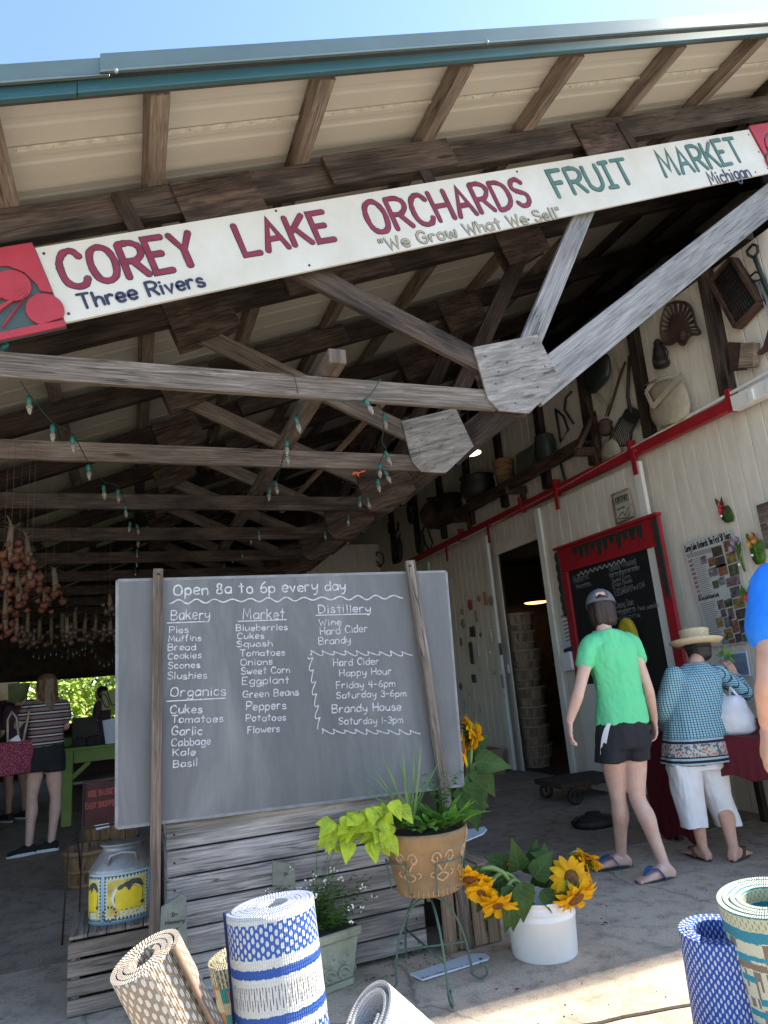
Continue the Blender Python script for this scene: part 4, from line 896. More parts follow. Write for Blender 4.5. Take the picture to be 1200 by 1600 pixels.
# wire stand
ws = empty('wire_plant_stand', (PC.x, PC.y, 0), 'green wire plant stand with curled feet holding the terracotta pot', 'plant stand')
hub = Vector((PC.x, PC.y, zb-.03))
feet = [(onZ(703, 1562, .03), 1), (onZ(742, 1522, .03), 1), (onZ(600, 1512, .03), 1), (Vector((PC.x-.03, PC.y+.32, .03)), 1)]
feet[2] = (Vector((PC.x-.2, PC.y+.02, .03)), 1)
ft = []
for p, s in feet:
    d = (p-hub); d.z = 0; L = d.length; d.normalize(); P = []
    for k in range(13):
        t = k/12; P.append(hub+d*(L*.93*math.sin(t*math.pi/2)**.9)+Vector((0, 0, -(hub.z-.03)*(1-math.cos(t*math.pi/2))**.95)))
    ft.append(P[9]); c = P[-1]+d*.035
    for k in range(1, 11):
        an = math.pi+k/10*4.6; P.append(c+d*(.035*math.cos(an))+Vector((0, 0, .03*math.sin(an)+.012)))
    mb = MB(); mb.tube(P, .0055, 8); mb.build('leg', M['greenwire'], ws)
mb = MB(); mb.tube([ft[0], ft[3]], .005, 6); mb.build('cross_bar', M['greenwire'], ws); mb = MB(); mb.tube([ft[1]+Vector((0, 0, .012)), ft[2]+Vector((0, 0, .012))], .005, 6); mb.build('cross_bar', M['greenwire'], ws)
mb = MB(); mb.tube([hub+Vector((0, 0, -.02)), hub+Vector((0, 0, .028))], .014, 10)
for k in range(4):
    a0 = -math.pi/2+.25+k*math.pi/2; P = []
    for t in (-.42, .42):
        q_ = []
        for z_ in (.0, .03, .1, .155):
            r_ = rb*(.55 if z_ == 0 else 1.06+.9*z_)+.012; q_.append(Vector((PC.x+r_*math.cos(a0+t), PC.y+r_*math.sin(a0+t), zb+z_-.006)))
        P.append(q_)
    mb.tube([hub]+P[0], .0035, 6); mb.tube([hub]+P[1], .0035, 6); mb.tube([P[0][-1]+(P[1][-1]-P[0][-1])*k_/6+Vector((math.cos(a0), math.sin(a0), 0))*(.02*math.sin(k_/6*math.pi)) for k_ in range(7)], .0035, 6)
mb.build('holder', M['greenwire'], ws)

# ================================================================ STONE PLANTER with white flowers
c0 = onZ(563, 1545); sp_ = empty('stone_planter', (c0.x-.14, c0.y+.13, 0), 'square grey green stone planter of small white flowers behind the striped mat', 'plant pot')
mb = MB(); ang = R(14); X_ = lambda a, b, z: Vector((c0.x-.15, c0.y+.14, z))+Vector((math.cos(ang)*a-math.sin(ang)*b, math.sin(ang)*a+math.cos(ang)*b, 0))
def sq(mb, z0, z1, s0, s1): mb.hexa([X_(-s0, -s0, z0), X_(s0, -s0, z0), X_(s0, s0, z0), X_(-s0, s0, z0), X_(-s1, -s1, z1), X_(s1, -s1, z1), X_(s1, s1, z1), X_(-s1, s1, z1)], z1-z0, .2, .2)
sq(mb, 0, .03, .115, .12); sq(mb, .031, .205, .115, .14); sq(mb, .206, .245, .15, .155); mb.build('planter_body', M['stone'], sp_, .006)
mb = MB(); q = random.Random(2)
for s in range(3):
    for k in range(2):
        zz_ = .07+.06*k; P = [X_(-.09+.075*s+.025*math.cos(t*.7), -.128-.03*(zz_)*.6, zz_+.022*math.sin(t*.7)) for t in range(8)]; mb.tube(P, .006, 6)
        P = [X_(.13+.02*zz_, -.08+.07*s+.025*math.cos(t*.7), zz_+.022*math.sin(t*.7)) for t in range(8)]; mb.tube(P, .006, 6)
mb.build('relief', M['stone'], sp_)
mb = MB(); sq(mb, .23, .247, .14, .14); mb.build('soil', M['soil'], sp_)
mb = MB(); fl = MB(); cc = X_(0, 0, .24)
for i in range(75):
    an, el = q.uniform(0, 6.28), q.uniform(.25, 1.5); L = q.uniform(.14, .3); d = Vector((math.cos(an)*math.cos(el), math.sin(an)*math.cos(el), math.sin(el))); b = cc+Vector((math.cos(an), math.sin(an), 0))*q.uniform(0, .1); t = b+d*L; mb.tube([b, (b+t)/2+Vector((0, 0, .02)), t], .0012, 4)
    for k in range(9):
        p = b+(t-b)*(.15+.8*k/8); a2 = q.uniform(0, 6.28); mb.leaf(p, (math.cos(a2), math.sin(a2), .3), (0, 0, 1), .042, .012, 'oval', .3)
    if i % 2 == 0:
        for k in range(5):
            p = t+Vector((q.uniform(-.015, .015), q.uniform(-.015, .015), q.uniform(-.01, .015))); fl.leaf(p, (q.uniform(-1, 1), q.uniform(-1, .3), q.uniform(-.2, 1)), (0, -1, .3), .011, .007, 'petal', .1)
for k in range(4): a2 = q.uniform(-1, 1); mb.tube([cc, cc+Vector((a2*.1, -.02, .25)), cc+Vector((a2*.25, -.03, .37))], .0016, 4)
mb.build('foliage', M['green'], sp_); fl.build('blossom', M['wflower'], sp_)

# memorial boards, tag on the ground
def plaque(name, P, Y0, label, rows, lean=.06):
    pts = [onY(x, y, Y0)+Vector((0, 0, 0)) for x, y in P]; t = empty(name, (pts[0].x, Y0, pts[0].z), label, 'sign'); mb = MB(); mb.prism(pts, (0, .018, 0)); mb.build('board', mat(name+'_wood', (.16, .175, .15), .85, .3, 14, bump=.4), t, .002)
    mb = MB()
    for s, a, b, cap in rows: p0, p1 = onY(*a, Y0), onY(*b, Y0); text(mb, s, p0+NR*.0012, p1+NR*.0012, cap, .0035, NR, .05)
    mb.build('lettering', M['black'], t, rec=False)
plaque('memorial_board', [(249, 1470), (293, 1480), (291, 1402), (285, 1396), (252, 1418)], 3.42, 'grey green wooden memorial board with pointed top by the left chalkboard post', [('In', (268, 1432), (277, 1430), .013), ('Memory', (258, 1445), (288, 1440), .013), ('of', (270, 1456), (278, 1454), .012)])
plaque('memorial_board', [(427, 1384), (462, 1384), (461, 1350), (426, 1345)], 3.4, 'small dark wooden memorial marker sticking up behind the striped mat', [('In', (444, 1368), (450, 1367), .012)])
P = [onZ(x, y, .006) for x, y in ((641, 1524), (660, 1533), (762, 1501), (765, 1497), (757, 1492), (735, 1493))]
tg_ = empty('fallen_tag', P[0], 'pale blue white marker tag lying on the concrete under the plant stand', 'tag')
mb = MB(); mb.prism(P, (0, 0, .008)); mb.build('tag_board', M['papergrey'], tg_)
mb = MB(); a, b = onZ(660, 1529, .0155), onZ(740, 1505, .0155); text(mb, 'In Memory of', a, b, .012, .003, (0, 0, 1), .1, upv=Vector((-.25, 1, 0))); mb.build('lettering', M['navy'], tg_, rec=False)
mb = MB(); mb.ball(onZ(751, 1498, .015), .009, (1, 1, .3), 10); mb.build('nail_hole', M['rust'], tg_)

# ================================================================ SLATTED CRATE, PAIL, BUCKET, SUNFLOWERS
cr = onZ(786, 1470); cz = onY(770, 1345, cr.y).z
cxl = 1.46; ck = empty('slat_crate', ((cxl+cr.x)/2, cr.y+.2, 0), 'brown wooden crate stood on end with upright slats beside the white bucket', 'crate')
W_ = cr.x-cxl; nsl = 4
for k in range(nsl):
    mb = MB(); w1 = W_/nsl; mb.box((cxl+w1*(k+.5), cr.y, cz/2+rnd.uniform(-.004, .004)), (w1-.014, .014, cz-.01)); mb.build('slat', M['crate'], ck, .002)
for k in range(4):
    mb = MB(); mb.box((cr.x-.008, cr.y+.05+.1*k, cz/2), (.012, .085, cz-.012)); mb.build('slat', M['crate'], ck, .002)
for k in range(3):
    mb = MB(); w1 = W_/3; mb.box((cxl+w1*(k+.5), cr.y+.19, cz-.004), (w1-.012, .4, .014)); mb.build('top_slat', M['crate'], ck, .002)
for z_ in (.03, cz-.05):
    mb = MB(); mb.box(((cxl+cr.x)/2, cr.y+.025, z_), (W_-.03, .03, .05)); mb.build('cleat', M['crate'], ck)
mb = MB(); mb.box(((cxl+cr.x)/2, cr.y+.37, cz/2), (W_-.01, .014, cz-.02)); mb.build('back_panel', M['deep'], ck)
pc_ = Vector((cxl+.17, cr.y+.17, cz+.004))
pl_ = empty('galvanized_pail', pc_, 'grey galvanized pail on the upright crate behind the terracotta pot', 'pail')
mb = MB(); mb.lathe([(.001, 0), (.075, 0), (.1, .22), (.104, .225), (.104, .232), (.094, .228), (.07, .02)], pc_, 24); mb.build('pail_body', M['galv'], pl_)
p = onY(745, 1297, cr.y+.08); mb = MB(); pp = [onZ(x, y, cz+.006) for x, y in ((722, 1299), (726, 1316), (755, 1304), (761, 1297), (757, 1293))]; mb.prism(pp, (0, 0, .006)); mb.build('paper_tag', M['papergrey'], None, 0, 'pale tag lying on top of the upright crate', 'tag')
def sunflower(mbp, mbd, mbs, c, n, r=.085, rd=.036, seed=1, squash=1, lay=2):
    r, rd = r*1.12, rd*1.05; q = random.Random(seed); n = Vector(n).normalized(); a = n.cross(Vector((.1, .2, 1))).normalized(); b = n.cross(a)
    for ly in range(lay):
        N = 15+ly*2
        for k in range(N):
            an = 2*math.pi*(k+ly*.5+q.uniform(-.25, .25))/N; d = a*math.cos(an)+b*math.sin(an)*squash
            mbp.leaf(Vector(c)+d*rd*.8-n*.004*ly, d+n*q.uniform(-.35, .25)+Vector((0, 0, -.18)), n, (r-rd*.7)*q.uniform(.8, 1.2), .037*q.uniform(.8, 1.15), 'petal', q.uniform(-.15, .4), 0, .12)
    q_ = Matrix((a, b, n)).transposed(); mbd.ball(Vector(c)+n*.001, rd, (1, 1, .42), 16, q_)
    for k in range(12):
        an = 2*math.pi*k/12; d = a*math.cos(an)+b*math.sin(an); mbs.leaf(Vector(c)+d*rd*.5-n*.016, d-n*.35, n, r*.55, .022, 'oval', .2)
def bunch(name, loc, label, heads, leaves, stems):
    t = empty(name, loc, label, 'flowers'); 
    for i, h in enumerate(heads):
        p_, d_, s_ = MB(), MB(), MB(); sunflower(p_, d_, s_, h[0], h[1], *(h[2:]), seed=i+4)
        o = p_.build('flower_head', M['petal'], t, rec=False); d_.build('seed_disc', M['disc'], o); s_.build('sepals', M['green'], o, rec=False)
    mb = MB()
    for P in stems: mb.tube(P, .009, 7)
    mb.build('stems', M['stem'], t)
    mb = MB()
    for (b, d, n, L, W) in leaves: mb.leaf(b, d, n, L, W, 'heart', .45, 0, .12)
    mb.build('leaves', M['dkleaf'], t, rec=False)
BY = 3.235; bc = onZ(841, 1497); bc.y = max(bc.y, 3.22); bx = onY(841, 1400, BY).x
zt_ = onY(838, 1397, BY).z; rw = (onY(888, 1410, BY-.1).x-onY(791, 1416, BY-.1).x)/2
bk_ = empty('white_bucket', (bx, BY, 0), 'white plastic bucket full of cut sunflowers on the concrete', 'bucket')
mb = MB(); H_ = zt_; mb.lathe([(.001, .004), (rw*.9, 0), (rw*.925, .008), (rw*.985, H_-.085), (rw*1.005, H_-.082), (rw*1.005, H_-.076), (rw*.985, H_-.073), (rw*.99, H_-.052), (rw*1.012, H_-.049), (rw*1.012, H_-.042), (rw*.99, H_-.039), (rw*.995, H_-.01), (rw*1.02, H_-.008), (rw*1.02, H_), (rw*.97, H_), (rw*.88, .02)], (bx, BY, 0), 40); mb.build('bucket_body', M['bucket'], bk_)
P = lambda x, y, dy=0: onY(x, y, BY+dy)
top = Vector((bx, BY, zt_))
q = random.Random(21); lv = []
for (x, y, dy, dx, dz, L) in ((800, 1385, -.13, -.4, -1, .17), (812, 1380, -.14, .1, -1, .16), (845, 1392, -.12, .3, -.5, .12), (855, 1390, -.1, .6, -.4, .12), (790, 1370, -.05, -1, -.2, .14), (775, 1365, 0, -.8, -.3, .12), (835, 1372, -.05, .5, .6, .14), (852, 1368, 0, .2, 1, .13), (810, 1360, 0, -.2, .7, .14), (782, 1390, -.12, -.5, -.8, .15), (765, 1380, -.06, -.5, -.9, .13), (825, 1365, .1, .2, .9, .15), (795, 1355, .05, -.7, .5, .13), (870, 1375, -.02, .4, .3, .12), (860, 1350, .02, -.7, .7, .12), (755, 1372, 0, -.9, .1, .1), (840, 1385, .0, .1, .4, .13), (800, 1400, -.13, -.1, -1, .13)):
    lv.append((P(x, y, dy), (dx, q.uniform(-.6, .0), dz), (q.uniform(-.3, .3), -1, .5), L*1.05, L*.8))
st_ = []
for (x, y, dy, kx, ky) in ((892, 1362, -.12, 870, 1345), (896, 1404, -.2, 880, 1350), (915, 1338, .0, 890, 1330), (735, 1376, -.1, 775, 1345), (765, 1398, -.15, 790, 1340), (790, 1418, -.17, 800, 1350)):
    e = P(x, y, dy); m_ = P(kx, ky, dy*.4); s0 = Vector((bx+q.uniform(-.06, .06), BY+q.uniform(-.05, .05), .08)); c1 = Vector((s0.x*.5+m_.x*.5, m_.y, zt_+.02)); P4 = []
    for k in range(15):
        t = k/14; P4.append(s0*(1-t)**3+c1*3*t*(1-t)**2+(m_+Vector((0, 0, .05)))*3*t*t*(1-t)+(e+Vector((0, .02, .01)))*t**3)
    st_.append(P4)
P5 = [P(x, y, -.13) for x, y in ((795, 1374), (785, 1362), (770, 1355), (755, 1356), (747, 1364))]; st_.append(P5)
bunch('sunflower_bunch', (bx, BY, .05), 'drooping yellow sunflowers with big dark leaves standing in the white bucket',
 [(P(893, 1372, -.14), (-.15, -1, .2), .085, .036), (P(900, 1404, -.2), (.1, -.75, -.72), .1, .04), (P(916, 1340, -.02), (.7, .2, .8), .075, .03), (P(736, 1374, -.12), (-.35, -.5, -.85), .085, .038), (P(752, 1395, -.14), (-.45, -.75, -.5), .06, .02), (P(778, 1415, -.16), (-.2, -.7, -.75), .075, .025), (P(793, 1347, .08), (0, .4, 1), .05, .025), (P(917, 1362, -.08), (.9, -.4, .1), .07, .028)], lv, st_)
Y2 = pc_.y; Q = lambda x, y, dy=0: onY(x, y, Y2+dy); lv = []
for (x, y, dy, dx, dz, L, n_) in ((742, 1190, -.02, .7, -.05, .2, 0), (738, 1195, -.03, .75, -.9, .22, 0), (730, 1210, -.05, .6, -1, .24, 0), (722, 1225, -.06, .25, -1, .24, 0), (738, 1178, .02, .6, .6, .15, 0), (715, 1235, -.07, -.1, -1, .2, 0), (700, 1215, .05, -.4, -.6, .2, 0), (725, 1240, -.04, .9, -.4, .16, 0)):
    lv.append((Q(x, y, dy), (dx, q.uniform(-.5, -.1), dz), (-.2, -1, .5), L, L*.7))
bunch('sunflower_bunch', pc_, 'tall sunflowers in the galvanized pail, peeping past the right edge of the chalkboard',
 [(Q(722, 1168, -.05), (.75, -.6, .1), .09, .035), (Q(735, 1140, .0), (.95, -.3, .25), .08, .03), (Q(738, 1152, .03), (.8, .1, -.5), .075, .03)], lv, [[pc_+Vector((0, 0, .02)), Q(722, 1230), Q(722, 1168, -.02)], [pc_+Vector((.02, 0, .02)), Q(735, 1210), Q(738, 1135)], [pc_+Vector((-.02, .02, .02)), Q(728, 1220, .03), Q(735, 1152, .03)]])

# ================================================================ SEED TIN AND CRATE ON THE LEFT
a = onZ(104, 1594); cy0 = a.y; ctz = onY(107, 1468, cy0).z; lc = empty('wooden_crate', (a.x+.2, cy0+.2, 0), 'low grey brown slatted crate carrying the seed tin, left of the chalkboard', 'crate')
cw = .40
nz_ = 4
for k in range(nz_):
    hh = (ctz-.012)/nz_; mb = MB(); mb.box((a.x+cw/2+rnd.uniform(-.003, .003), cy0+.008, hh*(k+.5)), (cw, .016, hh-.014)); mb.build('slat', M['crategrey'], lc, .002)
    mb = MB(); mb.box((a.x+.008, cy0+.2, hh*(k+.5)), (.014, .36, hh-.014)); mb.build('slat', M['crategrey'], lc, .002)
for k in range(5):
    mb = MB(); mb.box((a.x+cw*(k+.5)/5, cy0+.2, ctz), (cw/5-.004, .4, .014)); mb.build('top_slat', M['crategrey'], lc, .002)
mb = MB()
for x_ in (a.x+.03, a.x+cw-.03): mb.box((x_, cy0+.03, ctz/2-.01), (.035, .026, ctz-.03)); mb.box((x_, cy0+.38, ctz/2-.01), (.035, .026, ctz-.03))
mb.build('corner_block', M['crategrey'], lc)
mb = MB(); mb.box((a.x+cw/2, cy0+.395, ctz/2), (cw-.01, .012, ctz-.03)); mb.build('back_slat', M['deep'], lc)
tcx = onY(190, 1380, cy0+.16).x+.005; tcy = cy0+.17; tz0 = ctz+.008; rx = .152; ry = .105
ztop = onY(195, 1312, tcy).z; zsh = onY(190, 1362, tcy-ry).z
tn = empty('seed_tin', (tcx, tcy, tz0), 'oval galvanized tin with yellow squash seed label on the wooden crate', 'tin')
hb = zsh-tz0
def ov(t, z, k=1.0): an = -math.pi/2+t; return Vector((tcx+rx*k*math.cos(an), tcy+ry*k*math.sin(an), tz0+z))
mb = MB(); mb.lathe([(.001, 0), (1, 0), (1, hb)], (tcx, tcy, tz0), 48, sx=rx, sy=ry); mb.build('tin_body', mat('tin_blue', (.26, .5, .72), .4, .06, 8), tn)
mb = MB(); ht_ = ztop-zsh; mb.lathe([(1.02, hb-.004), (1.03, hb+.006), (1.0, hb+.012), (.66, hb+ht_*.68), (.6, hb+ht_*.72), (.6, hb+ht_*.86), (.68, hb+ht_*.88), (.7, hb+ht_*.93), (.66, hb+ht_*.96), (.001, hb+ht_)], (tcx, tcy, tz0), 48, sx=rx, sy=ry); mb.build('tin_lid', M['galv'], tn)
mb = MB(); mb.tube([ov(-.5, hb+ht_*.3, .93), ov(-.4, hb+ht_*.62, .95), ov(0, hb+ht_*.72, 1.0), ov(.4, hb+ht_*.62, .95), ov(.5, hb+ht_*.3, .93)], .008, 8); mb.build('handle', M['galv'], tn)
def patch(mb, t0, t1, z0, z1, off, n=10):
    V = [[mb.bm.verts.new(ov(t0+(t1-t0)*i/n, z, 1+off)) for i in range(n+1)] for z in (z0, z1)]
    for i in range(n): mb.face([V[0][i], V[0][i+1], V[1][i+1], V[1][i]], None, True)
lab = [(-1.66, -.66), (-.58, .86), (.94, 2.2)]
m_y = mat('label_yellow', (.62, .5, .1), .45, .3, 22, c2=(.5, .36, .08)); m_sq = mat('squash_yellow', (.75, .56, .02), .4, .15, 30); m_bd = mat('label_border', (.55, .57, .45), .5, .1, 20); m_bdk = mat('label_dark', (.05, .06, .05), .5, .2, 20); m_lw = mat('label_white', (.7, .72, .62), .5, .1, 20)
for t0, t1 in lab:
    b1, b2, b3, b4, b5 = MB(), MB(), MB(), MB(), MB()
    patch(b1, t0, t1, .012, hb-.012, .004)
    ei = .13; zi = .022; n_ = 13
    patch(b2, t0+ei, t1-ei, .012+zi, hb-.012-zi, .012)
    for k in range(n_):       # zig-zag border
        z0 = .014+(hb-.028)*k/n_; dz = (hb-.028)/n_
        for tt, s in ((t0+.02, 1), (t1-.02, -1)): b3.poly([ov(tt, z0, 1.008), ov(tt+s*.075, z0+dz/2, 1.008), ov(tt, z0+dz, 1.008)])
        ta = t0+(t1-t0)*k/n_; dt = (t1-t0)/n_
        b3.poly([ov(ta, .014, 1.008), ov(ta+dt/2, .03, 1.008), ov(ta+dt, .014, 1.008)]); b3.poly([ov(ta, hb-.014, 1.008), ov(ta+dt/2, hb-.03, 1.008), ov(ta+dt, hb-.014, 1.008)])
    tm = (t0+t1)/2+.06; zc = hb*.47; RX, RZ = .3*(t1-t0)*1.02, hb*.235
    def ell(mb, tc_, zc_, rx_, rz_, off, n=18, rot=0.):
        V = []
        for i in range(n+1):
            u = -1+2*i/n; hz = rz_*math.sqrt(max(0, 1-u*u))+1e-4
            V.append([mb.bm.verts.new(ov(tc_+rx_*u, zc_+rot*u*rz_+s_*hz, 1+off)) for s_ in (-1, 1)])
        for p_, q_ in zip(V, V[1:]): mb.face([p_[0], q_[0], q_[1], p_[1]], None, True)
    ell(b5, tm-RX*.12, zc+RZ*.12, RX*1.08, RZ*1.12, .0135)
    ell(b3, tm, zc, RX*1.03, RZ*1.04, .016)
    for i in range(-3, 4): ell(b4, tm+RX*.8*math.sin(i/3.3*1.35), zc, RX*(.3-.035*abs(i)), RZ*(1-.022*i*i), .019+.0006*(4-abs(i)), 10)
    for dx, dz, a_, b_, r_ in ((-.55, .98, .26, .2, .5), (-.15, 1.18, .28, .2, .2), (.25, 1.28, .3, .24, -.1), (.62, 1.22, .3, .26, -.3), (.85, .98, .2, .2, -.6), (.0, .92, .14, .3, .1), (.95, -.55, .16, .16, 0)): ell(b3, tm+dx*RX, zc+dz*RZ, a_*RX, b_*RZ, .0235, 10, r_)
    for k in range(12):
        an0, an1 = k/12*6.2832, (k+.6)/12*6.2832
        cxs, czs = t0+ei+.06, .045
        b3.poly([ov(cxs+.3*f_*math.cos(an)*.8, czs+.036*f_*math.sin(an), 1.0145) for f_, an in ((1, an0), (1, an1), (.72, an1), (.72, an0))])
    tt0, tt1 = t0+.52, t1-.2; Lw = (tt1-tt0)*.135
    b5.bm.verts.ensure_lookup_table(); n0 = len(b5.bm.verts)
    text(b5, 'SEEDS', (0, 0, 0), (Lw, 0, 0), .019, .0042, (0, -1, 0))
    b5.bm.verts.ensure_lookup_table()
    for v in list(b5.bm.verts)[n0:]: v.co = ov(tt0+(tt1-tt0)*v.co.x/Lw, .032+v.co.z, 1.02-v.co.y*.3)
    b1.build('label_frame', m_bd, tn, rec=False); b2.build('label_panel', m_y, tn, rec=False); b3.build('label_motif', m_bdk, tn, rec=False); b4.build('squash_picture', m_sq, tn, rec=False)
    b5.build('label_lettering', m_lw, tn, rec=False)
# wire stand with red sign, bushel baskets
def basket(loc, r, h, label, group=None, band='rim_hoop', m=None, par=None, cat='basket', axis=None):
    t = empty('bushel_basket', loc, label, cat, group); loc = Vector(loc); n = 18
    mb = MB()
    for k in range(n):
        an = 2*math.pi*k/n; d = Vector((math.cos(an), math.sin(an), 0)); s = Vector((-d.y, d.x, 0)); w0, w1 = 2*math.pi*r*.78/n*.97, 2*math.pi*r/n*.97
        pts = []
        for z, rr_, w_ in ((.0, r*.76, w0), (h*.5, r*.9, (w0+w1)/2), (h, r, w1)):
            pts.append([loc+d*rr_+s*(w_/2)+Vector((0, 0, z)), loc+d*rr_-s*(w_/2)+Vector((0, 0, z)), loc+d*(rr_-.006)-s*(w_/2)+Vector((0, 0, z)), loc+d*(rr_-.006)+s*(w_/2)+Vector((0, 0, z))])
        for p_, q_ in zip(pts, pts[1:]): mb.hexa([*p_, *q_], h/2, w0, .006)
    mb.lathe([(.001, .006), (r*.76, .006)], loc, 18); mb.build('staves', m or M['basketw'], t)
    mb = MB()
    for z, rr_, hh in ((h-.02, r*1.0, .04), (h*.45, r*.895, .025), (.02, r*.775, .025)):
        mb.lathe([(rr_+.002, z-hh/2), (rr_+.009, z-hh/2), (rr_+.009, z+hh/2), (rr_+.002, z+hh/2)], loc, 24)
    mb.build(band, m or M['basketw'], t)
    return t
p = onZ(97, 1398); basket((p.x+.17, p.y+.18, 0), .19, .27, 'pale bushel basket on the floor nearest the wire sign')
b2_ = onZ(97, 1352); bz = basket((p.x+.32, p.y+.62, .0), .23, .43, 'taller bushel basket with red hoop behind the nearest basket'); mb = MB(); mb.lathe([(.214, .2), (.219, .2), (.221, .225), (.216, .225)], (p.x+.32, p.y+.62, 0), 24); mb.build('red_hoop', M['dkred'], bz)
S = 5.3; P_ = [onY(x, y, S) for x, y in ((128, 1293), (181, 1284), (181, 1219), (133, 1224))]
rs = empty('basket_sign', (P_[0].x, S, 0), 'small dark red sign on rusty wire legs reading USE BASKET EASY SHOPPING', 'sign')
mb = MB(); mb.prism(P_, (0, .006, 0)); mb.build('sign_panel', M['dkred'], rs)
mb = MB(); text(mb, 'USE BASKET', onY(139, 1245, S)+NR*.002, onY(181, 1239, S)+NR*.002, .035, .008, NR, .03); text(mb, 'EASY SHOPPING', onY(134, 1264, S)+NR*.002, onY(186, 1257, S)+NR*.002, .035, .008, NR, .03); mb.build('lettering', M['salmon'], rs, rec=False)
mb = MB()
a_, b_ = onY(131, 1222, S-.01), onZ(124, 1430); b_.y = S-.01; b_.x = onY(124, 1430, S-.01).x
mb.tube([a_, Vector((b_.x, S-.01, 0))], .006, 6); mb.tube([a_+Vector((.26, 0, 0)), Vector((b_.x+.28, S-.01, 0))], .006, 6); mb.tube([a_, a_+Vector((.26, 0, .012))], .006, 6); mb.tube([P_[0]+Vector((-.01, -.01, -.01)), P_[1]+Vector((0, -.01, -.01))], .006, 6)
c_ = onY(107, 1318, S-.5); mb.tube([c_, Vector((c_.x-.02, S-.5, .01))], .006, 6); mb.tube([c_, c_+Vector((.03, .25, .02)), Vector((b_.x, S-.01, .3))], .005, 6)
mb.build('wire_legs', M['rust'], rs)
mb = MB(); pp = onY(150, 1290, 6.3); mb.prism([onY(x, y, 6.25) for x, y in ((146, 1287), (151, 1297), (171, 1292), (170, 1284))], (0, .01, 0)); mb.build('paper_note', M['paper'], None, 0, 'white paper note lying over the rim of the taller basket', 'paper')

# ================================================================ STRING LIGHTS
def string_lights(label, bulbs, wires, k=1.):
    t = empty('string_lights', onY(bulbs[0][0], bulbs[0][1], bulbs[0][2]), label, 'string lights', 'strings of clear bulbs draped over the trusses')
    mb = MB()
    for W_ in wires:
        P = [onY(*q) for q in W_]; S_ = smoothpts([tuple(p) for p in P], False, 4) if len(P) > 2 else P; mb.tube(S_, .0032, 5)
    mb.build('cord', M['cord'], t)
    for i, (x, y, Y, sl_) in enumerate(bulbs):
        p = onY(x, y, Y); d = Vector((sl_, rnd.uniform(-.15, .15), -1)).normalized(); a = d.cross(Vector((0, 1, 0))).normalized(); q_ = Matrix((a, d.cross(a), d)).transposed()*k
        mb = MB(); mb.lathe([(.001, -.018), (.011, -.016), (.0135, .0), (.013, .028), (.001, .029)], p, 10, q_); so_ = mb.build('socket', M['socket'], t)
        mb = MB(); mb.lathe([(.008, .028), (.014, .04), (.0155, .052), (.013, .068), (.007, .084), (.001, .092)], p, 10, q_); mb.build('bulb', M['bulbglass'], so_)
A_ = 3.33; B_ = 4.55; C_ = 5.77; D_ = 7.0
string_lights('string of clear bulbs looping along the left ends of the nearest truss chords', [(9, 540, 3.4, -.5), (45, 623, 3.6, .1), (82, 668, 3.9, .05), (113, 686, 4.1, .1), (138, 730, 4.6, .1), (162, 762, 5.0, .1), (184, 768, 5.2, .1), (196, 793, 5.8, .1), (203, 818, 6.4, -.1), (214, 822, 6.6, .2), (216, 842, 7.2, 0), (214, 860, 7.9, 0), (214, 876, 8.6, 0), (211, 890, 9.4, .1)],
    [[(0, 545, 3.4), (9, 535, 3.4), (30, 590, 3.5), (45, 615, 3.6), (82, 660, 3.9), (113, 678, 4.1), (138, 722, 4.6), (162, 752, 5), (184, 760, 5.2), (196, 785, 5.8), (208, 806, 6.5), (216, 834, 7.2), (214, 854, 7.9), (211, 884, 9.4)]])
string_lights('string of clear bulbs hanging from the front chord left of the tie board', [(463, 655, 3.6, .2), (448, 692, 3.9, -.05), (447, 706, 4.0, .1), (431, 755, 4.9, .1), (421, 766, 5.1, -.1), (404, 832, 6.9, .1), (392, 838, 7.1, 0), (378, 862, 8.2, .05), (362, 870, 8.8, .1), (350, 882, 9.6, -.1), (340, 886, 10, .1)],
    [[(458, 583, A_), (465, 612, A_+.02), (464, 648, 3.6), (450, 684, 3.9), (433, 748, 4.9), (420, 760, 5.1), (404, 824, 6.9), (378, 854, 8.2), (340, 880, 10)]])
string_lights('string of clear bulbs hanging near the gusset plates of the front trusses', [(572, 627, 3.36, .4), (600, 650, 3.7, .1), (603, 708, 4.0, .4), (593, 728, 4.2, 0), (602, 738, 4.3, .4), (590, 752, 4.5, .1), (562, 778, 5.2, 0), (574, 780, 5.2, .2), (544, 808, 6, 0), (507, 832, 7, .1), (524, 835, 7.1, .2)],
    [[(594, 592, A_), (584, 610, A_), (573, 622, A_+.01), (558, 628, A_+.03), (520, 624, 3.3)], [(574, 620, 3.36), (600, 645, 3.7), (597, 690, 3.9), (603, 702, 4.0), (594, 722, 4.2), (590, 746, 4.5), (562, 772, 5.2), (544, 802, 6), (507, 826, 7)]])
fb = [(100+7*k+rnd.uniform(-2, 2), 1005+2.6*k+9*math.sin(k*.9), 10.5, 0) for k in range(14)]+[(52+9*k, 1022+3*math.sin(k*1.3), 11, 0) for k in range(10)]+[(168+1.6*k, 940+9*k, 9.5, .1) for k in range(8)]
string_lights('far swag of tiny clear bulbs above the back opening', fb, [[(b[0], b[1]-4, b[2]) for b in fb[:14]], [(b[0], b[1]-4, b[2]) for b in fb[14:24]], [(b[0], b[1]-4, b[2]) for b in fb[24:]]], .6)
p = onY(560, 738, 4.56); mb = MB(); q = random.Random(4)
for k in range(7): mb.leaf(p+Vector((q.uniform(-.02, .02), 0, 0)), (q.uniform(-1, 1), -.2, q.uniform(-.8, .5)), (0, -1, .2), .045, .014, 'blade', .1)
mb.build('orange_ribbon', mat('orange_tape', (.7, .12, .03), .5, .1, 9), None, 0, 'scrap of orange ribbon tied under the second truss chord', 'ribbon')

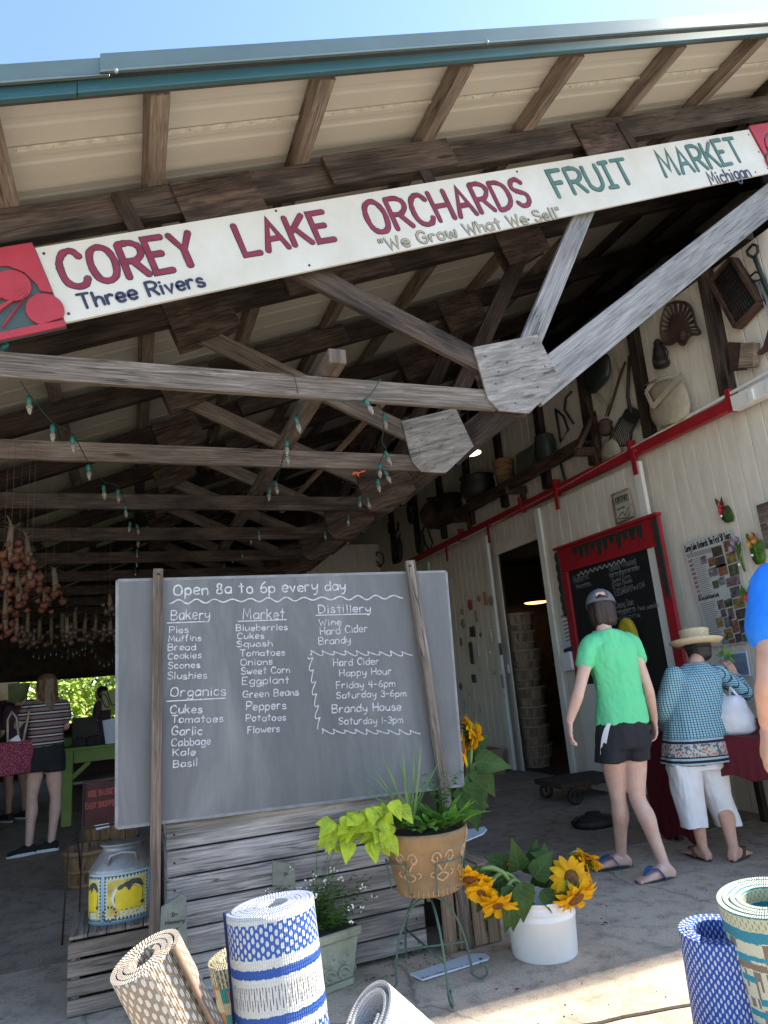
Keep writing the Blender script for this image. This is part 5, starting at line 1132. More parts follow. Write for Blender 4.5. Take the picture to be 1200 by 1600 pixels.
# ================================================================ ONION BUNCHES
def onions(i, x, y0, y1, Y, n, label, grp):
    n = max(5, n-2); mo_ = M['onion'] if i < 8 else M['onion2']
    a, b = onY(x, y0, Y), onY(x, y1, Y); t = empty('onion_bunch', a, label, 'onions', grp); q = random.Random(100+i)
    mb = MB(); mb.tube([a+Vector((0, 0, .0)), a*.5+b*.5+Vector((q.uniform(-.015, .015), 0, 0)), b+Vector((0, 0, .02))], [.014, .02, .012], 7)
    for k in range(8): mb.leaf(a+Vector((0, 0, -.01)), (q.uniform(-1, 1), q.uniform(-.6, .6), q.uniform(-.1, .9)), (0, 0, 1), q.uniform(.05, .1), .012, 'blade', .5)
    mb.tube([a, Vector((a.x, a.y, max(a.z+.05, 2.9)))], .0008, 4)
    mb.build('stalks', M['husk'], t)
    mb = MB(); L = (a-b).length
    for k in range(n):
        f = k/n; an = k*2.4+q.uniform(-.4, .4); rr_ = q.uniform(.025, .05); c = b+Vector((rr_*1.15*math.cos(an), rr_*1.15*math.sin(an), L*.62*f))
        r_ = q.uniform(.015, .03); q_ = Matrix.Rotation(q.uniform(-1, 1), 3, 'Y') @ Matrix.Rotation(q.uniform(-1, 1), 3, 'X')
        mb.lathe([(.001, -r_*.95), (r_*.55, -r_*.8), (r_, -.1*r_), (r_*.85, r_*.5), (r_*.35, r_*.95), (r_*.12, r_*1.5), (.001, r_*1.55)], c, 9, q_)
    mb.build('onion_bulbs', mo_, t)
ON = [(18, 822, 884, 4.3, 11, 'large bunch of red onions with a spiky straw tie, hanging nearest at the left'), (42, 842, 888, 4.35, 9, 'large red onion bunch hanging beside the spiky topped bunch'), (49, 886, 922, 4.4, 8, 'small plump red onion bunch hanging just below the two nearest bunches'), (5, 870, 928, 4.4, 10, 'onion bunch cut off by the left picture edge, upper row'), (27, 900, 955, 4.7, 10, 'longer onion bunch with a straw neck under the plump red bunch'), (84, 888, 940, 5.1, 9, 'pale brown onion bunch with a long bare stalk, right of the red bunches'), (70, 922, 956, 5.15, 7, 'small tan onion bunch tucked beside the long stalked bunch'), (10, 920, 1000, 5.4, 12, 'tall dull onion bunch at the left edge below the red ones')]
for i, o in enumerate(ON): onions(i, *o, 'onion bunches hung to dry at the left')
for i, (x, y0, y1) in enumerate(((26, 962, 1003), (44, 955, 1006), (62, 970, 1008), (80, 968, 1010), (97, 958, 1000), (104, 965, 1005), (117, 957, 1000), (134, 965, 1004), (150, 966, 1000), (163, 975, 1002), (171, 930, 960), (172, 972, 995), (52, 985, 1012), (36, 980, 1013))):
    onions(30+i, x, y0, y1, 6.4+.25*(i % 5), 7, 'small dim onion bunch in the crowded row hanging behind the nearer red bunches', 'dim back row of onion bunches')

# ================================================================ THINGS ON THE SHOP WALL
XW = WX-.02
def WP(x, y, d=0): return onX(x, y, XW-d)
def wt(name, px, label, cat, d=.03, group=None): return empty(name, WP(*px, d), label, cat, group)
NX = Vector((-1, 0, 0))
def wprism(name, pts, m, parent=None, d0=0., th=.02, bev=.002, **k):
    mb = MB(); mb.prism([WP(x, y, d0) for x, y in pts], (-th, 0, 0)); return mb.build(name, m, parent, bev, **k)
def wtube(name, pts, r, m, parent=None, d=.03, n=7, **k):
    mb = MB(); mb.tube([WP(*(p[:2]), p[2] if len(p) > 2 else d) for p in pts], r, n); return mb.build(name, m, parent, **k)
# tractor seat
t = wt('tractor_seat', (1065, 505), 'pressed iron tractor seat with slotted rim hung on the wall', 'tractor seat')
cx, cy = 1062, 508
out = [(1034, 492), (1040, 477), (1052, 470), (1068, 470), (1080, 477), (1086, 492), (1090, 508), (1097, 518), (1093, 524), (1082, 525), (1076, 530), (1071, 540), (1062, 540), (1058, 535), (1048, 540), (1037, 538), (1031, 522), (1031, 506)]
mb = MB(); inn = [(cx+(x-cx)*.5, cy+6+(y-cy-6)*.5) for x, y in out]
n = len(out)
Vo = [mb.bm.verts.new(WP(x, y, .07)) for x, y in smoothpts(out+out[:1], True, 3)[:-1]]; N_ = len(Vo)
oo = smoothpts(out+out[:1], True, 3)[:-1]
def ringp(f, d): return [WP(cx+(x-cx)*f, cy+6+(y-cy-6)*f, d) for x, y in oo]
rings = [ringp(1, .07), ringp(.9, .05), ringp(.55, .03), ringp(.3, .035)]
V = [[mb.bm.verts.new(p) for p in rg] for rg in rings]
for i in range(N_):
    j = (i+1) % N_; mb.face([V[0][i], V[0][j], V[1][j], V[1][i]], None, True); mb.face([V[2][i], V[2][j], V[3][j], V[3][i]], None, True)
    if i % 2 == 0 or oo[i][1] > 527: mb.face([V[1][i], V[1][j], V[2][j], V[2][i]], None, True)
mb.face(V[3]); bmesh.ops.delete(mb.bm, geom=Vo, context='VERTS')
o = mb.build('seat_pan', M['rust'], t); sm = o.modifiers.new('s', 'SOLIDIFY'); sm.thickness = .012
mb = MB(); mb.ball(WP(1066, 524, .06), .045, (.6, 1, 1.2), 12); mb.build('pommel', M['rust'], t)
# sieve / screen box
t = wt('grain_sieve', (1147, 455), 'wooden framed wire mesh sieve hanging askew high on the wall', 'sieve')
q4 = [(1113, 440), (1146, 404), (1190, 472), (1153, 512)]
for a, b in zip(q4, q4[1:]+q4[:1]):
    mb = MB(); mb.bar(WP(*a, .05), WP(*b, .05), .1, .018, (1, 0, 0)) if False else mb.bar(WP(*a, .05), WP(*b, .05), .03, .09, (1, 0, 0)); mb.build('frame_side', M['shelfw'], t, .002)
mb = MB()
for k in range(1, 12):
    f = k/12; mb.tube([WP(q4[0][0]+(q4[1][0]-q4[0][0])*f, q4[0][1]+(q4[1][1]-q4[0][1])*f, .06), WP(q4[3][0]+(q4[2][0]-q4[3][0])*f, q4[3][1]+(q4[2][1]-q4[3][1])*f, .06)], .004, 4); mb.tube([WP(q4[0][0]+(q4[3][0]-q4[0][0])*f, q4[0][1]+(q4[3][1]-q4[0][1])*f, .06), WP(q4[1][0]+(q4[2][0]-q4[1][0])*f, q4[1][1]+(q4[2][1]-q4[1][1])*f, .06)], .004, 4)
mb.build('wire_mesh', M['iron'], t); wprism('dark_backing', q4, M['darkbox'], t, .0, .01)
# D handled fork and tube
t = wt('garden_fork', (1180, 400), 'D handled garden fork hanging at the far right of the wall', 'garden fork')
wtube('handle', [(1176, 402), (1169, 398), (1167, 392), (1176, 382), (1183, 384), (1184, 394), (1178, 402), (1176, 402)], .012, M['iron'], t); wtube('shaft', [(1179, 402), (1186, 420), (1200, 455), (1215, 490)], .018, M['greenenam'], t); wtube('ring', [(1172, 432), (1180, 425), (1190, 427), (1190, 436), (1180, 440), (1172, 436), (1172, 432)], .009, M['iron'], t)
mb = MB()
for k in range(4): mb.tube([WP(1180+4*k, 436+k, .03), WP(1192+5*k, 470, .04), WP(1203+5*k, 500, .05)], .006, 5)
mb.build('tines', M['galv'], t)
# wooden box with leather
t = wt('wooden_scoop_box', (1165, 555), 'small brown wooden box with dark leather flap and scoop hung on the wall', 'box')
wprism('leather_flap', [(1144, 535), (1166, 536), (1168, 578), (1147, 580)], M['rust'], t, .01, .05); wprism('box_front', [(1167, 537), (1188, 536), (1186, 574), (1163, 576)], M['crate'], t, .03, .07); wprism('scoop', [(1186, 552), (1196, 542), (1204, 515), (1212, 520), (1206, 545), (1196, 552), (1190, 555)], M['rust'], t, .03, .03)
# dark lantern shape
t = wt('oil_lantern', (1032, 550), 'small black barn lantern hanging left of the tractor seat', 'lantern')
c = WP(1032, 560, .08); mb = MB(); mb.lathe([(.001, -.09), (.07, -.085), (.08, -.05), (.055, -.02), (.06, .03), (.05, .1), (.035, .12), (.04, .17), (.02, .2), (.001, .205)], c, 16); mb.build('lantern_body', M['iron'], t); mb = MB()
for s in (-1, 1): mb.tube([c+Vector((0, s*.075, -.06)), c+Vector((0, s*.1, .02)), c+Vector((0, s*.06, .13)), c+Vector((0, 0, .2))], .008, 6)
mb.build('wire_guard', M['iron'], t)
# canvas picking bag
t = wt('picking_bag', (1045, 630), 'pale canvas fruit picking bag with straps hanging on a dark post', 'bag')
mb = MB(); q = random.Random(3); rings = []
ol = [(1010, 601, 1066, 590), (1012, 615, 1070, 600), (1014, 632, 1075, 612), (1014, 645, 1080, 632), (1018, 658, 1078, 648), (1026, 668, 1068, 655)]
for i, (x0, y0, x1, y1) in enumerate(ol):
    rg = []
    for k in range(20):
        an = 2*math.pi*k/20; f = .5-.5*math.cos(an); d_ = .09+.085*math.sin(an)*(.6+.15*i) if math.sin(an) > 0 else .03; rg.append(WP(x0+(x1-x0)*f, y0+(y1-y0)*f+1.6*math.sin(an*5+i), max(.02, d_+.008*math.sin(an*7+i*2))))
    rings.append(rg)
mb.loft(rings); mb.build('bag_body', M['canvas'], t)
mb = MB(); mb.bar(WP(1066, 584, .19), WP(1020, 636, .21), .05, .008, (1, 0, 0)); mb.bar(WP(1020, 636, .21), WP(1009, 612, .2), .04, .008, (1, 0, 0)); mb.bar(WP(1009, 612, .2), WP(1022, 596, .16), .04, .008, (1, 0, 0)); mb.tube([WP(1010, 602, .16), WP(1030, 590, .19), WP(1066, 587, .16)], .012, 7); mb.build('strap', M['canvas'], t)
# grey bag and cloth
t = wt('canvas_satchel', (933, 585), 'dark grey green canvas satchel with a pale cloth strap, under the bleached truss', 'bag')
mb = MB(); P_ = smoothpts([(913, 575), (930, 560), (950, 552), (954, 570), (952, 588), (940, 605), (928, 615), (918, 608), (912, 592), (913, 575)], True, 3)[:-1]
mb.loft([[WP(930+(x-930)*f, 583+(y-583)*f, d) for x, y in P_] for f, d in ((1, .02), (1.02, .08), (.9, .13), (.5, .15))]); mb.build('satchel_body', M['greenenam'], t)
mb = MB(); mb.bar(WP(950, 550, .1), WP(964, 585, .06), .05, .01, (1, 0, 0)); mb.bar(WP(964, 585, .06), WP(950, 640, .05), .04, .01, (1, 0, 0)); mb.bar(WP(930, 615, .05), WP(950, 640, .05), .05, .01, (1, 0, 0)); mb.build('strap', M['canvas'], t)
# slotted scoop shovel
t = wt('slotted_shovel', (980, 660), 'black slotted potato shovel with long bent handle hanging on the wall', 'shovel')
wtube('handle', [(984, 555), (982, 590), (981, 620), (984, 636), (988, 645)], .019, M['iron'], t, .05)
wprism('blade_socket', [(980, 640), (990, 636), (998, 642), (1000, 652), (994, 664), (985, 660), (974, 652)], M['iron'], t, .03, .03)
mb = MB()
for k in range(11):
    f = k/10; mb.tube([WP(970+26*f, 652+4*f, .05), WP(957+30*f, 676+1*f, .1), WP(948+37*f, 699-3*f, .06)], .006 if 0 < k < 10 else .012, 5)
mb.tube([WP(948, 700, .06), WP(985, 695, .06)], .009, 5); mb.build('slotted_blade', M['iron'], t)
t = wt('corn_sheller', (945, 665), 'rusty black hand cranked tool with thin rods beside the slotted shovel', 'tool')
mb = MB(); mb.lathe([(.001, -.09), (.06, -.08), (.085, -.03), (.07, .02), (.085, .05), (.04, .09), (.001, .1)], WP(946, 668, .08), 10); mb.tube([WP(950, 650, .06), WP(964, 605, .05), WP(977, 565, .04)], .012, 6); mb.tube([WP(946, 650, .06), WP(960, 610, .05), WP(972, 575, .04)], .007, 6); mb.tube([WP(935, 672, .1), WP(930, 690, .12), WP(934, 698, .14)], .012, 6); mb.tube([WP(901, 580, .09), WP(912, 622, .1), WP(930, 660, .09)], .007, 6); mb.build('tool_body', M['rust'], t)
t = wt('feed_sack', (960, 705), 'crumpled tan sack hanging below the slotted shovel', 'sack'); mb = MB(); mb.loft([[WP(955+w_*math.cos(2*math.pi*k/14), y+3*math.sin(k*2), .04+.05*math.sin(2*math.pi*k/14)) for k in range(14)] for y, w_ in ((685, 8), (695, 15), (708, 17), (720, 14))]); mb.build('sack_cloth', M['canvas'], t)
# long notched shelf
XS_ = 4.62
t = empty('wall_shelf', (XS_, 8, 3.6), 'long dark wooden shelf with notched brackets high along the wall', 'shelf')
sa, sb_ = onX(905, 690, XS_), onX(690, 806, XS_)
mb = MB(); mb.bar(Vector((XS_, sa.y, 3.66)), Vector((XS_, sb_.y+.2, 3.66)), .05, .14); mb.build('shelf_rail', M['shelfw'], t, .005)
mb = MB(); mb.bar(Vector((XS_+.13, sa.y, 3.7)), Vector((XS_+.13, sb_.y+.2, 3.7)), .24, .03); mb.build('shelf_board', M['beam'], t, .003)
for yy in (sa.y+.02, sa.y+1.55, sa.y+3.1):
    mb = MB(); mb.bar((XS_-.07, yy, 3.58), (XS_+.26, yy, 3.6), .05, .1); mb.bar((XS_+.2, yy, 3.35), (XS_+.2, yy, 3.62), .06, .06, (1, 0, 0)); 
    for k in range(8): mb.box((XS_-.06+.035*k, yy-.028, 3.575), (.012, .008, .075))
    mb.build('bracket', M['shelfw'], t, .003)
mb = MB(); yy = sa.y-.02; mb.bar((XS_-.06, yy, 3.6), (XS_+.22, yy, 4.02), .05, .08, (0, 1, 0)); mb.bar((XS_+.22, yy-.0, 3.5), (XS_+.22, yy, 4.05), .05, .08, (0, 1, 0))
for k in range(9): mb.box((XS_+.22, yy-.043, 3.58+.05*k), (.06, .008, .014))
mb.build('end_bracket', M['shelfw'], t, .004)
mbn = MB()
def shelfthing(name, px, label, cat, prof, m, s=1.):
    c = onX(*px, XS_+.12); c.z = 3.718; mb = MB(); mb.lathe([(r*s, z*s) for r, z in prof], c, 18); tag(mb.build(name, m), label, cat); return c
shelfthing('enamel_can', (852, 700), 'dark green ribbed can standing on the wall shelf', 'can', [(.001, 0), (.13, 0), (.135, .02), (.13, .05), (.137, .08), (.13, .11), (.137, .15), (.13, .2), (.137, .25), (.11, .32), (.12, .34), (.1, .36), (.001, .36)], M['greenenam'])
c = onX(815, 725, XS_+.14); mb = MB(); mb.bar((XS_+.16, c.y, 3.72), (XS_+.22, c.y, 4.1), .42, .02, (1, 0, 0)); mb.build('grey_board', mat('faded_panel', (.12, .13, .12), .7, .2, 9), None, .004, 'grey green panel leaning at the back of the wall shelf', 'board')
shelfthing('split_basket', (788, 740), 'tall brown split wood basket standing on the wall shelf', 'basket', [(.001, 0), (.11, 0), (.14, .33), (.15, .33), (.15, .37), (.13, .37), (.1, .03)], M['basketw'])
shelfthing('iron_pot', (748, 765), 'wide black iron kettle standing on the wall shelf', 'pot', [(.001, 0), (.12, 0), (.22, .08), (.25, .2), (.22, .3), (.25, .33), (.23, .33), (.2, .28), (.1, .03)], M['iron'], 1.1)
shelfthing('woven_basket', (703, 790), 'black openwork basket standing on the wall shelf', 'basket', [(.001, 0), (.16, 0), (.18, .1), (.165, .12), (.19, .2), (.17, .22), (.2, .33), (.18, .33)], M['iron'], 1.1)
shelfthing('brown_jug', (676, 800), 'rounded brown jug at the far end of the wall shelf', 'jug', [(.001, 0), (.12, 0), (.19, .1), (.2, .25), (.12, .36), (.06, .42), (.08, .46), (.001, .46)], M['rust'], 1.1)
for i, (x, y, s, nm, lb) in enumerate(((642, 800, .1, 'harness_collar', 'dark horse collar hanging on the wall past the shelf'), (655, 850, .085, 'pulley_block', 'black pulley block hanging below the dark collar'), (622, 860, .11, 'milk_strainer', 'round dark strainer hanging in the far shadow of the wall'))):
    c = WP(x, y, .12); mb = MB(); mb.tube([c+Vector((0, s*1.3*math.cos(k/14*6.2832)*(1-.15*math.sin(k)), s*1.9*math.sin(k/14*6.2832))) for k in range(15)], s*.36, 7); mb.tube([c+Vector((0, 0, s*1.8)), c+Vector((.08, 0, s*2.9))], .014, 5); mb.ball(c+Vector((0, 0, -s*.6)), s*.7, n=10); tag(mb.build(nm, M['iron']), lb, 'tool')
for nm, lb, pts, r_ in (('horseshoe', 'rusty horseshoe nailed up in the dim upper wall left of the shelf', [(612, 812), (607, 820), (608, 832), (616, 834), (622, 828), (622, 816)], .022), ('ice_tongs', 'pair of black ice tongs hanging in the dim wall above the red rail', [(668, 812), (660, 830), (664, 850), (672, 862), (676, 848), (670, 832), (664, 814)], .016), ('wire_coil', 'coil of dark wire hanging far along the upper wall', [(590, 862), (584, 870), (586, 882), (594, 886), (600, 878), (598, 866), (590, 862), (586, 874), (594, 884)], .014), ('bow_saw', 'old bow saw hung above the shelf end beside a dark post', [(868, 640), (880, 650), (888, 672), (876, 690), (868, 640)], .016), ('sickle', 'curved iron sickle hanging near the green ribbed can', [(893, 612), (884, 622), (882, 640), (890, 652), (896, 662)], .016), ('log_chain', 'length of dark chain hanging on the wall between two posts', [(878, 705), (876, 722), (880, 740), (884, 752)], .018)):
    mb = MB(); mb.tube([WP(x, y, .05+.01*(i % 2)) for i, (x, y) in enumerate(pts)], r_, 6); tag(mb.build(nm, M['iron']), lb, 'tool')
# small lamps
def lamp(x, y, Y, r, label, m, deep=False):
    c = onY(x, y, Y); t = empty('pendant_lamp', c, label, 'lamp', None); mb = MB(); mb.lathe([(r*.2, r*.9), (r*.35, r*.7), (r, 0), (r*.97, 0), (r*.3, r*.62), (r*.001, r*.65)], c, 20); mb.build('lamp_shade', M['galv'], t); mb = MB(); mb.ball(c+Vector((0, 0, .0)), r*.86, (1, 1, .22), 14); mb.build('bulb', m, t); mb = MB(); mb.tube([c+Vector((0, 0, r*.8)), c+Vector((0, 0, .55))], .008, 5); mb.build('cord', M['iron'], t)
lamp(738, 708, 5.6, .1, 'small white shaded lamp glowing beside the second gusset plate', M['lampglow'])
lamp(536, 848, 10, .1, 'round amber pendant lamp deep in the barn, the upper of a pair', M['lampglow2']); lamp(512, 865, 11.6, .1, 'round amber pendant lamp deep in the barn, the lower of a pair', M['lampglow2'])
c = onX(838, 941, 6.3); t = empty('ceiling_lamp', c, 'oval orange glowing lamp inside the dark doorway', 'lamp'); mb = MB(); mb.ball(c, .2, (1, 1, .14), 18); mb.build('diffuser', M['lampglow2'], t); mb = MB(); mb.lathe([(.215, .0), (.215, .03), (.1, .05), (.001, .05)], c, 20); mb.tube([c+Vector((0, 0, .05)), Vector((c.x, c.y, 3.07))], .01, 5); mb.build('fixture', M['iron'], t)
c = onX(860, 905, 6.3); t = empty('emergency_light', c, 'small yellow lit lamp box high inside the doorway', 'lamp'); mb = MB(); mb.box(c, (.1, .12, .1)); mb.build('housing', M['iron'], t); mb = MB(); mb.box(c+Vector((-.055, -.02, -.02)), (.02, .12, .07)); mb.build('lens', M['lampglow'], t)

# ortho sign, red framed board
t = wt('tin_sign', (973, 790), 'old framed tin sign reading ORTHO above the red framed board', 'sign', .17)
D_ = .155
pts = [(956, 773), (983, 762), (993, 807), (964, 820)]
wprism('frame', pts, M['crate'], t, D_, .018); wprism('tin_face', [(958.5, 775), (981.5, 766), (990, 805), (965.5, 816)], mat('tin_face', (.42, .4, .32), .5, .25, 25), t, D_+.018, .003)
mb = MB(); text(mb, 'ORTHO', WP(963, 786, D_+.0225), WP(980, 780, D_+.0225), .05, .011, NX, 0); text(mb, 'Insecticides', WP(964, 798, D_+.0225), WP(976, 793, D_+.0225), .02, .005, NX, 0)
polyline(mb, [WP(x, y, D_+.0225) for x, y in ((962, 788), (961, 779), (981, 772), (983, 781), (962, 788.4))], .006, NX); polyline(mb, [WP(x, y, D_+.0225) for x, y in ((966, 810), (972, 800), (977, 805), (981, 793), (984, 804), (979, 809), (966, 811))], .01, NX); mb.build('lettering', M['black'], t, rec=False)
t = wt('produce_board', (950, 950), 'black chalkboard in a red scalloped frame headed PRODUCE UPDATE', 'chalkboard', .17)
XB = WX-.165
def BP(x, y, d=0): return onX(x, y, XB-d)
A0, A1 = BP(873, 860), BP(1030, 805); y0, y1, zt = A1.y, A0.y, A0.z; zb_ = .8
mb = MB(); mb.box((XB+.012, (y0+y1)/2, (zt+zb_)/2), (.02, y1-y0-.05, zt-zb_-.05)); mb.build('board_panel', M['black'], t)
for nm, cc, ss in (('frame_top', ((y0+y1)/2, zt-.14), (y1-y0, .28)), ('frame_side', (y0+.06, (zt-.28+zb_)/2), (.12, zt-.282-zb_)), ('frame_side', (y1-.06, (zt-.28+zb_)/2), (.12, zt-.282-zb_)), ('frame_bottom', ((y0+y1)/2, zb_-.06), (y1-y0, .12))):
    mb = MB(); mb.box((XB-.006, cc[0], cc[1]), (.035, ss[0], ss[1])); mb.build(nm, M['red'], t, .003)
mb = MB(); mb.box((XB-.03, (y0+y1)/2, zt+.012), (.07, y1-y0+.06, .03)); mb.build('frame_cap', M['red'], t, .003)
mb = MB(); q = random.Random(9); n_ = 11; P_ = [(y0+.22, zt-.03)]
for k in range(n_):
    a_ = y0+.22+(y1-y0-.5)*k/n_; b_ = y0+.22+(y1-y0-.5)*(k+1)/n_; dp = q.uniform(.07, .16); P_ += [(a_, zt-.05), (a_+(b_-a_)*.2, zt-.05-dp), (a_+(b_-a_)*.6, zt-.05-dp*1.05), (a_+(b_-a_)*.9, zt-.06)]
P_ += [(y1-.28, zt-.03)]; mb.prism([(XB-.0245, y, z) for y, z in P_], (-.004, 0, 0))
mb.build('painted_scallop', mat('painted_ink', (.02, .028, .024), .6, .2, 9), t, rec=True)
for ys in (y0+.03, y1+.0):
    mb = MB(); P_ = []
    for k in range(25):
        z = zt-.02-.75*k/24; P_.append((ys+.05+.03*abs(math.sin(k*.8))*(1 if k < 22 else .3), z))
    P_ = [(ys-.0, zt-.02)]+P_+[(ys, zt-.78)]; mb.prism([(XB-.026, y-.02, z) for y, z in P_], (-.012, 0, 0)); mb.build('carved_edge', mat('carved_ink', (.03, .033, .03), .6, .2, 9), t)
mb = MB()
for s, a, b, cap in (('PRODUCE UPDATE', (905, 888), (969, 868), .13), ('Blueberries', (897, 911), (920, 904), .08), ('Canning + Freezing', (953, 893), (994, 880), .07), ('Call to place an order', (953, 903), (1000, 889), .045), ('Sweet Corn', (957, 911), (985, 903), .045), ('Green Beans', (958, 918), (988, 909), .045), ('Tomatoes', (959, 926), (990, 918), .045), ('Cucumbers and Dill', (962, 932), (1008, 916), .045), ('Peaches', (902, 921), (924, 914), .05), ('Coming Soon', (963, 951), (990, 945), .07), ('Apples in two weeks', (968, 960), (1030, 948), .05), ('Melons', (965, 970), (1000, 963), .045)):
    text(mb, s, BP(*a, .0), BP(*b, .0), cap, .006, NX, .1)
for L in (((900, 917), (921, 910)), ((953, 898), (996, 885)), ((962, 957), (992, 949))): polyline(mb, [BP(*L[0], .001), BP((L[0][0]+L[1][0])/2, (L[0][1]+L[1][1])/2, .001), BP(*L[1], .001)], .008, NX)
for v in mb.bm.verts: v.co.x -= .002
mb.build('chalk_text', M['chalkdim'], t, rec=False)
mb = MB(); polyline(mb, [BP(902+75*k/40, 898-23*k/40+3*math.sin(k*1.6), .003) for k in range(41)], .011, NX); mb.build('chalk_flourish', mat('chalk_mid', (.4, .4, .38), .9, .3, 40), t, rec=False)
# flyer, brochure box, thermometer strip
t = wt('flyer', (893, 985), 'white flyer with orange and blue banner pinned on the door post', 'flyer', .14); wprism('sheet', [(876, 957), (886.5, 953), (893, 1006), (883, 1011)], M['papergrey'], t, .13, .004)
XF = .135
mb = MB(); polyline(mb, [WP(x, y, XF) for x, y in ((877, 964), (881, 962), (884, 963.5), (887, 961))], .03, NX); mb.build('banner', M['orangef'], t, rec=False)
mb = MB()
for k in range(6): polyline(mb, [WP(879.5+.9*k, 972+6*k, XF), WP(887+.9*k, 969+6*k, XF)], .012, NX)
mb.build('print_lines', M['navy'], t, rec=False)
t = wt('brochure_holder', (888, 1035), 'white brochure holder hung on the door post under the flyer', 'holder', .16); wprism('holder_front', [(884, 1022), (897, 1017), (902, 1046), (889, 1049)], M['paper'], t, .13, .07); wprism('dark_leaflet', [(885, 1014), (899, 1009), (900, 1017), (886, 1021)], M['navy'], t, .135, .04)
mb = MB(); mb.box((WX-.18, onX(925, 1120, WX-.18).y, .55), (.05, .34, 1.1)); mb.build('white_post_panel', M['trim'], None, .004, 'grey white upright panel standing at the right side of the doorway', 'panel')
t = wt('yellow_cushion', (985, 985), 'rounded yellow paddle hanging low on the black produce board', 'paddle', .22); c = BP(986, 1000, .05); mb = MB(); mb.loft([[c+Vector((-d, w_*math.cos(2*math.pi*k/20), .2*w_/.12*math.sin(2*math.pi*k/20))) for k in range(20)] for d, w_ in ((0, .12), (.01, .135), (.05, .13), (.06, .1))]); mb.build('paddle_face', M['yellow'], t)

# poster and flower ornaments
t = wt('history_poster', (1120, 930), 'large laminated poster headed Corey Lake Orchards: The First 50 Years with rows of photographs', 'poster', .012)
PQ = [(1065, 849), (1144, 827), (1177, 1003), (1110, 1012)]; c00, c10, c11, c01 = [WP(x, y, .006) for x, y in PQ]
def pp(u, v, d=0): return (c00*(1-u)+c10*u)*(1-v)+(c01*(1-u)+c11*u)*v+NX*d
mb = MB(); mb.prism([pp(0, 0), pp(1, 0), pp(1, 1), pp(0, 1)], (-.004, 0, 0)); mb.build('poster_sheet', mat('poster_paper', (.5, .5, .47), .5, .05, 6), t)
mb = MB(); text(mb, 'Corey Lake Orchards: The First 50 Years', pp(.04, .095, .005), pp(.96, .075, .005), .06, .008, NX, 0); mb.build('heading', M['black'], t, rec=False)
mb = MB(); text(mb, 'The Corey Lake Orchards Family', pp(.04, .57, .005), pp(.5, .56, .005), .035, .006, NX, 0); mb.build('subheading', M['dkgreen'], t, rec=False)
mb = MB(); q = random.Random(6)
for k in range(9): text(mb, str(1)+'963456018'[k]+'0', pp(.05, .2+.042*k, .005), pp(.13, .195+.042*k, .005), .022, .006, NX, 0)
mb.build('years', M['maroon'], t, rec=False)
mb = MB()
for k in range(44):
    v = (.12+.011*k if k < 4 else .18+.0185*(k-4)) if k < 24 else .6+.0185*(k-24)
    polyline(mb, [pp(.15 if 4 <= k < 24 else .05, v, .005), pp(q.uniform(.3, .4) if k >= 4 else .75, v-.004, .005)], .006, NX)
mb.build('print_lines', mat('print_grey', (.2, .2, .2), .7, .2, 9), t, rec=False)
def photomat(i, c): return mat('photo_print_%d' % i, c, .4, .75, 26, c2=(c[2]*.6, c[0]*.5, c[1]*.55))
pm = [photomat(i, c) for i, c in enumerate(((.25, .1, .06), (.12, .12, .13), (.2, .2, .22), (.28, .18, .07), (.1, .12, .06), (.08, .06, .06), (.2, .12, .14)))]
k = 0
for (u, v, w_, h_) in ((.8, .09, .18, .1), (.56, .12, .2, .09), (.8, .2, .19, .1), (.3, .175, .12, .075), (.44, .205, .13, .08), (.57, .215, .2, .095), (.8, .31, .19, .105), (.4, .3, .19, .08), (.6, .29, .18, .1), (.7, .42, .28, .08), (.42, .42, .13, .07), (.56, .4, .13, .075), (.74, .51, .2, .09), (.42, .6, .14, .08), (.57, .605, .17, .07), (.75, .61, .23, .09), (.45, .685, .12, .07), (.6, .685, .13, .1), (.76, .71, .22, .085), (.3, .75, .16, .09), (.48, .76, .16, .09), (.62, .795, .15, .11), (.78, .805, .2, .11), (.42, .86, .19, .09), (.32, .92, .16, .07), (.49, .955, .14, .04), (.64, .915, .15, .075), (.8, .925, .18, .07)):
    mb = MB(); mb.poly([pp(u, v, .0055), pp(min(.99, u+w_), v-.008, .0055), pp(min(.99, u+w_), min(.99, v+h_-.008), .0055), pp(u, min(.99, v+h_), .0055)]); mb.build('photograph', pm[(k*5+k//3) % 7], t, rec=False); k += 1
def flowerorn(name, px0, px1, label, mf, mleaf, nf, big=1., body=None):
    t = wt(name, px0, label, 'wall ornament', .04); a, b = WP(*px0, .04), WP(*px1, .03); q = random.Random(int(px0[0])); mb = MB()
    for k in range(nf):
        c = a+Vector((0, q.uniform(-.05, .05)*big, q.uniform(-.06, .05)*big))
        for j in range(7): an = j*.9; mb.leaf(c, (-.5, math.cos(an), math.sin(an)), NX, .045*big, .034*big, 'petal', -.1)
    mb.build('blossom', mf, t, rec=False)
    mb = MB(); mb.tube([a, a*.5+b*.5, b], [.012*big, .014, .008], 6)
    if body: mb.loft([[b+(a-b)*f+Vector((.02+.02*math.sin(an), w_*math.cos(an), 0)) for an in [2*math.pi*j/10 for j in range(10)]] for f, w_ in ((-.15, .04), (.1, .065), (.5, .07), (.9, .06))])
    for k in range(3): mb.leaf(a*.6+b*.4, (-.2, q.uniform(-.6, .6), 1), NX, .15*big, .045*big, 'oval', 0)
    mb.build('stem', mleaf, t)
    mb = MB(); mb.ball(b*.75+a*.25+NX*(.04 if not body else .05), .012, n=8); mb.build('price_dot', M['paper'], t)
flowerorn('red_rose_vase', (1126, 790), (1136, 812), 'wall ornament of red roses in a dark green vase', M['pink'], M['dkleaf'], 3, .9, True)
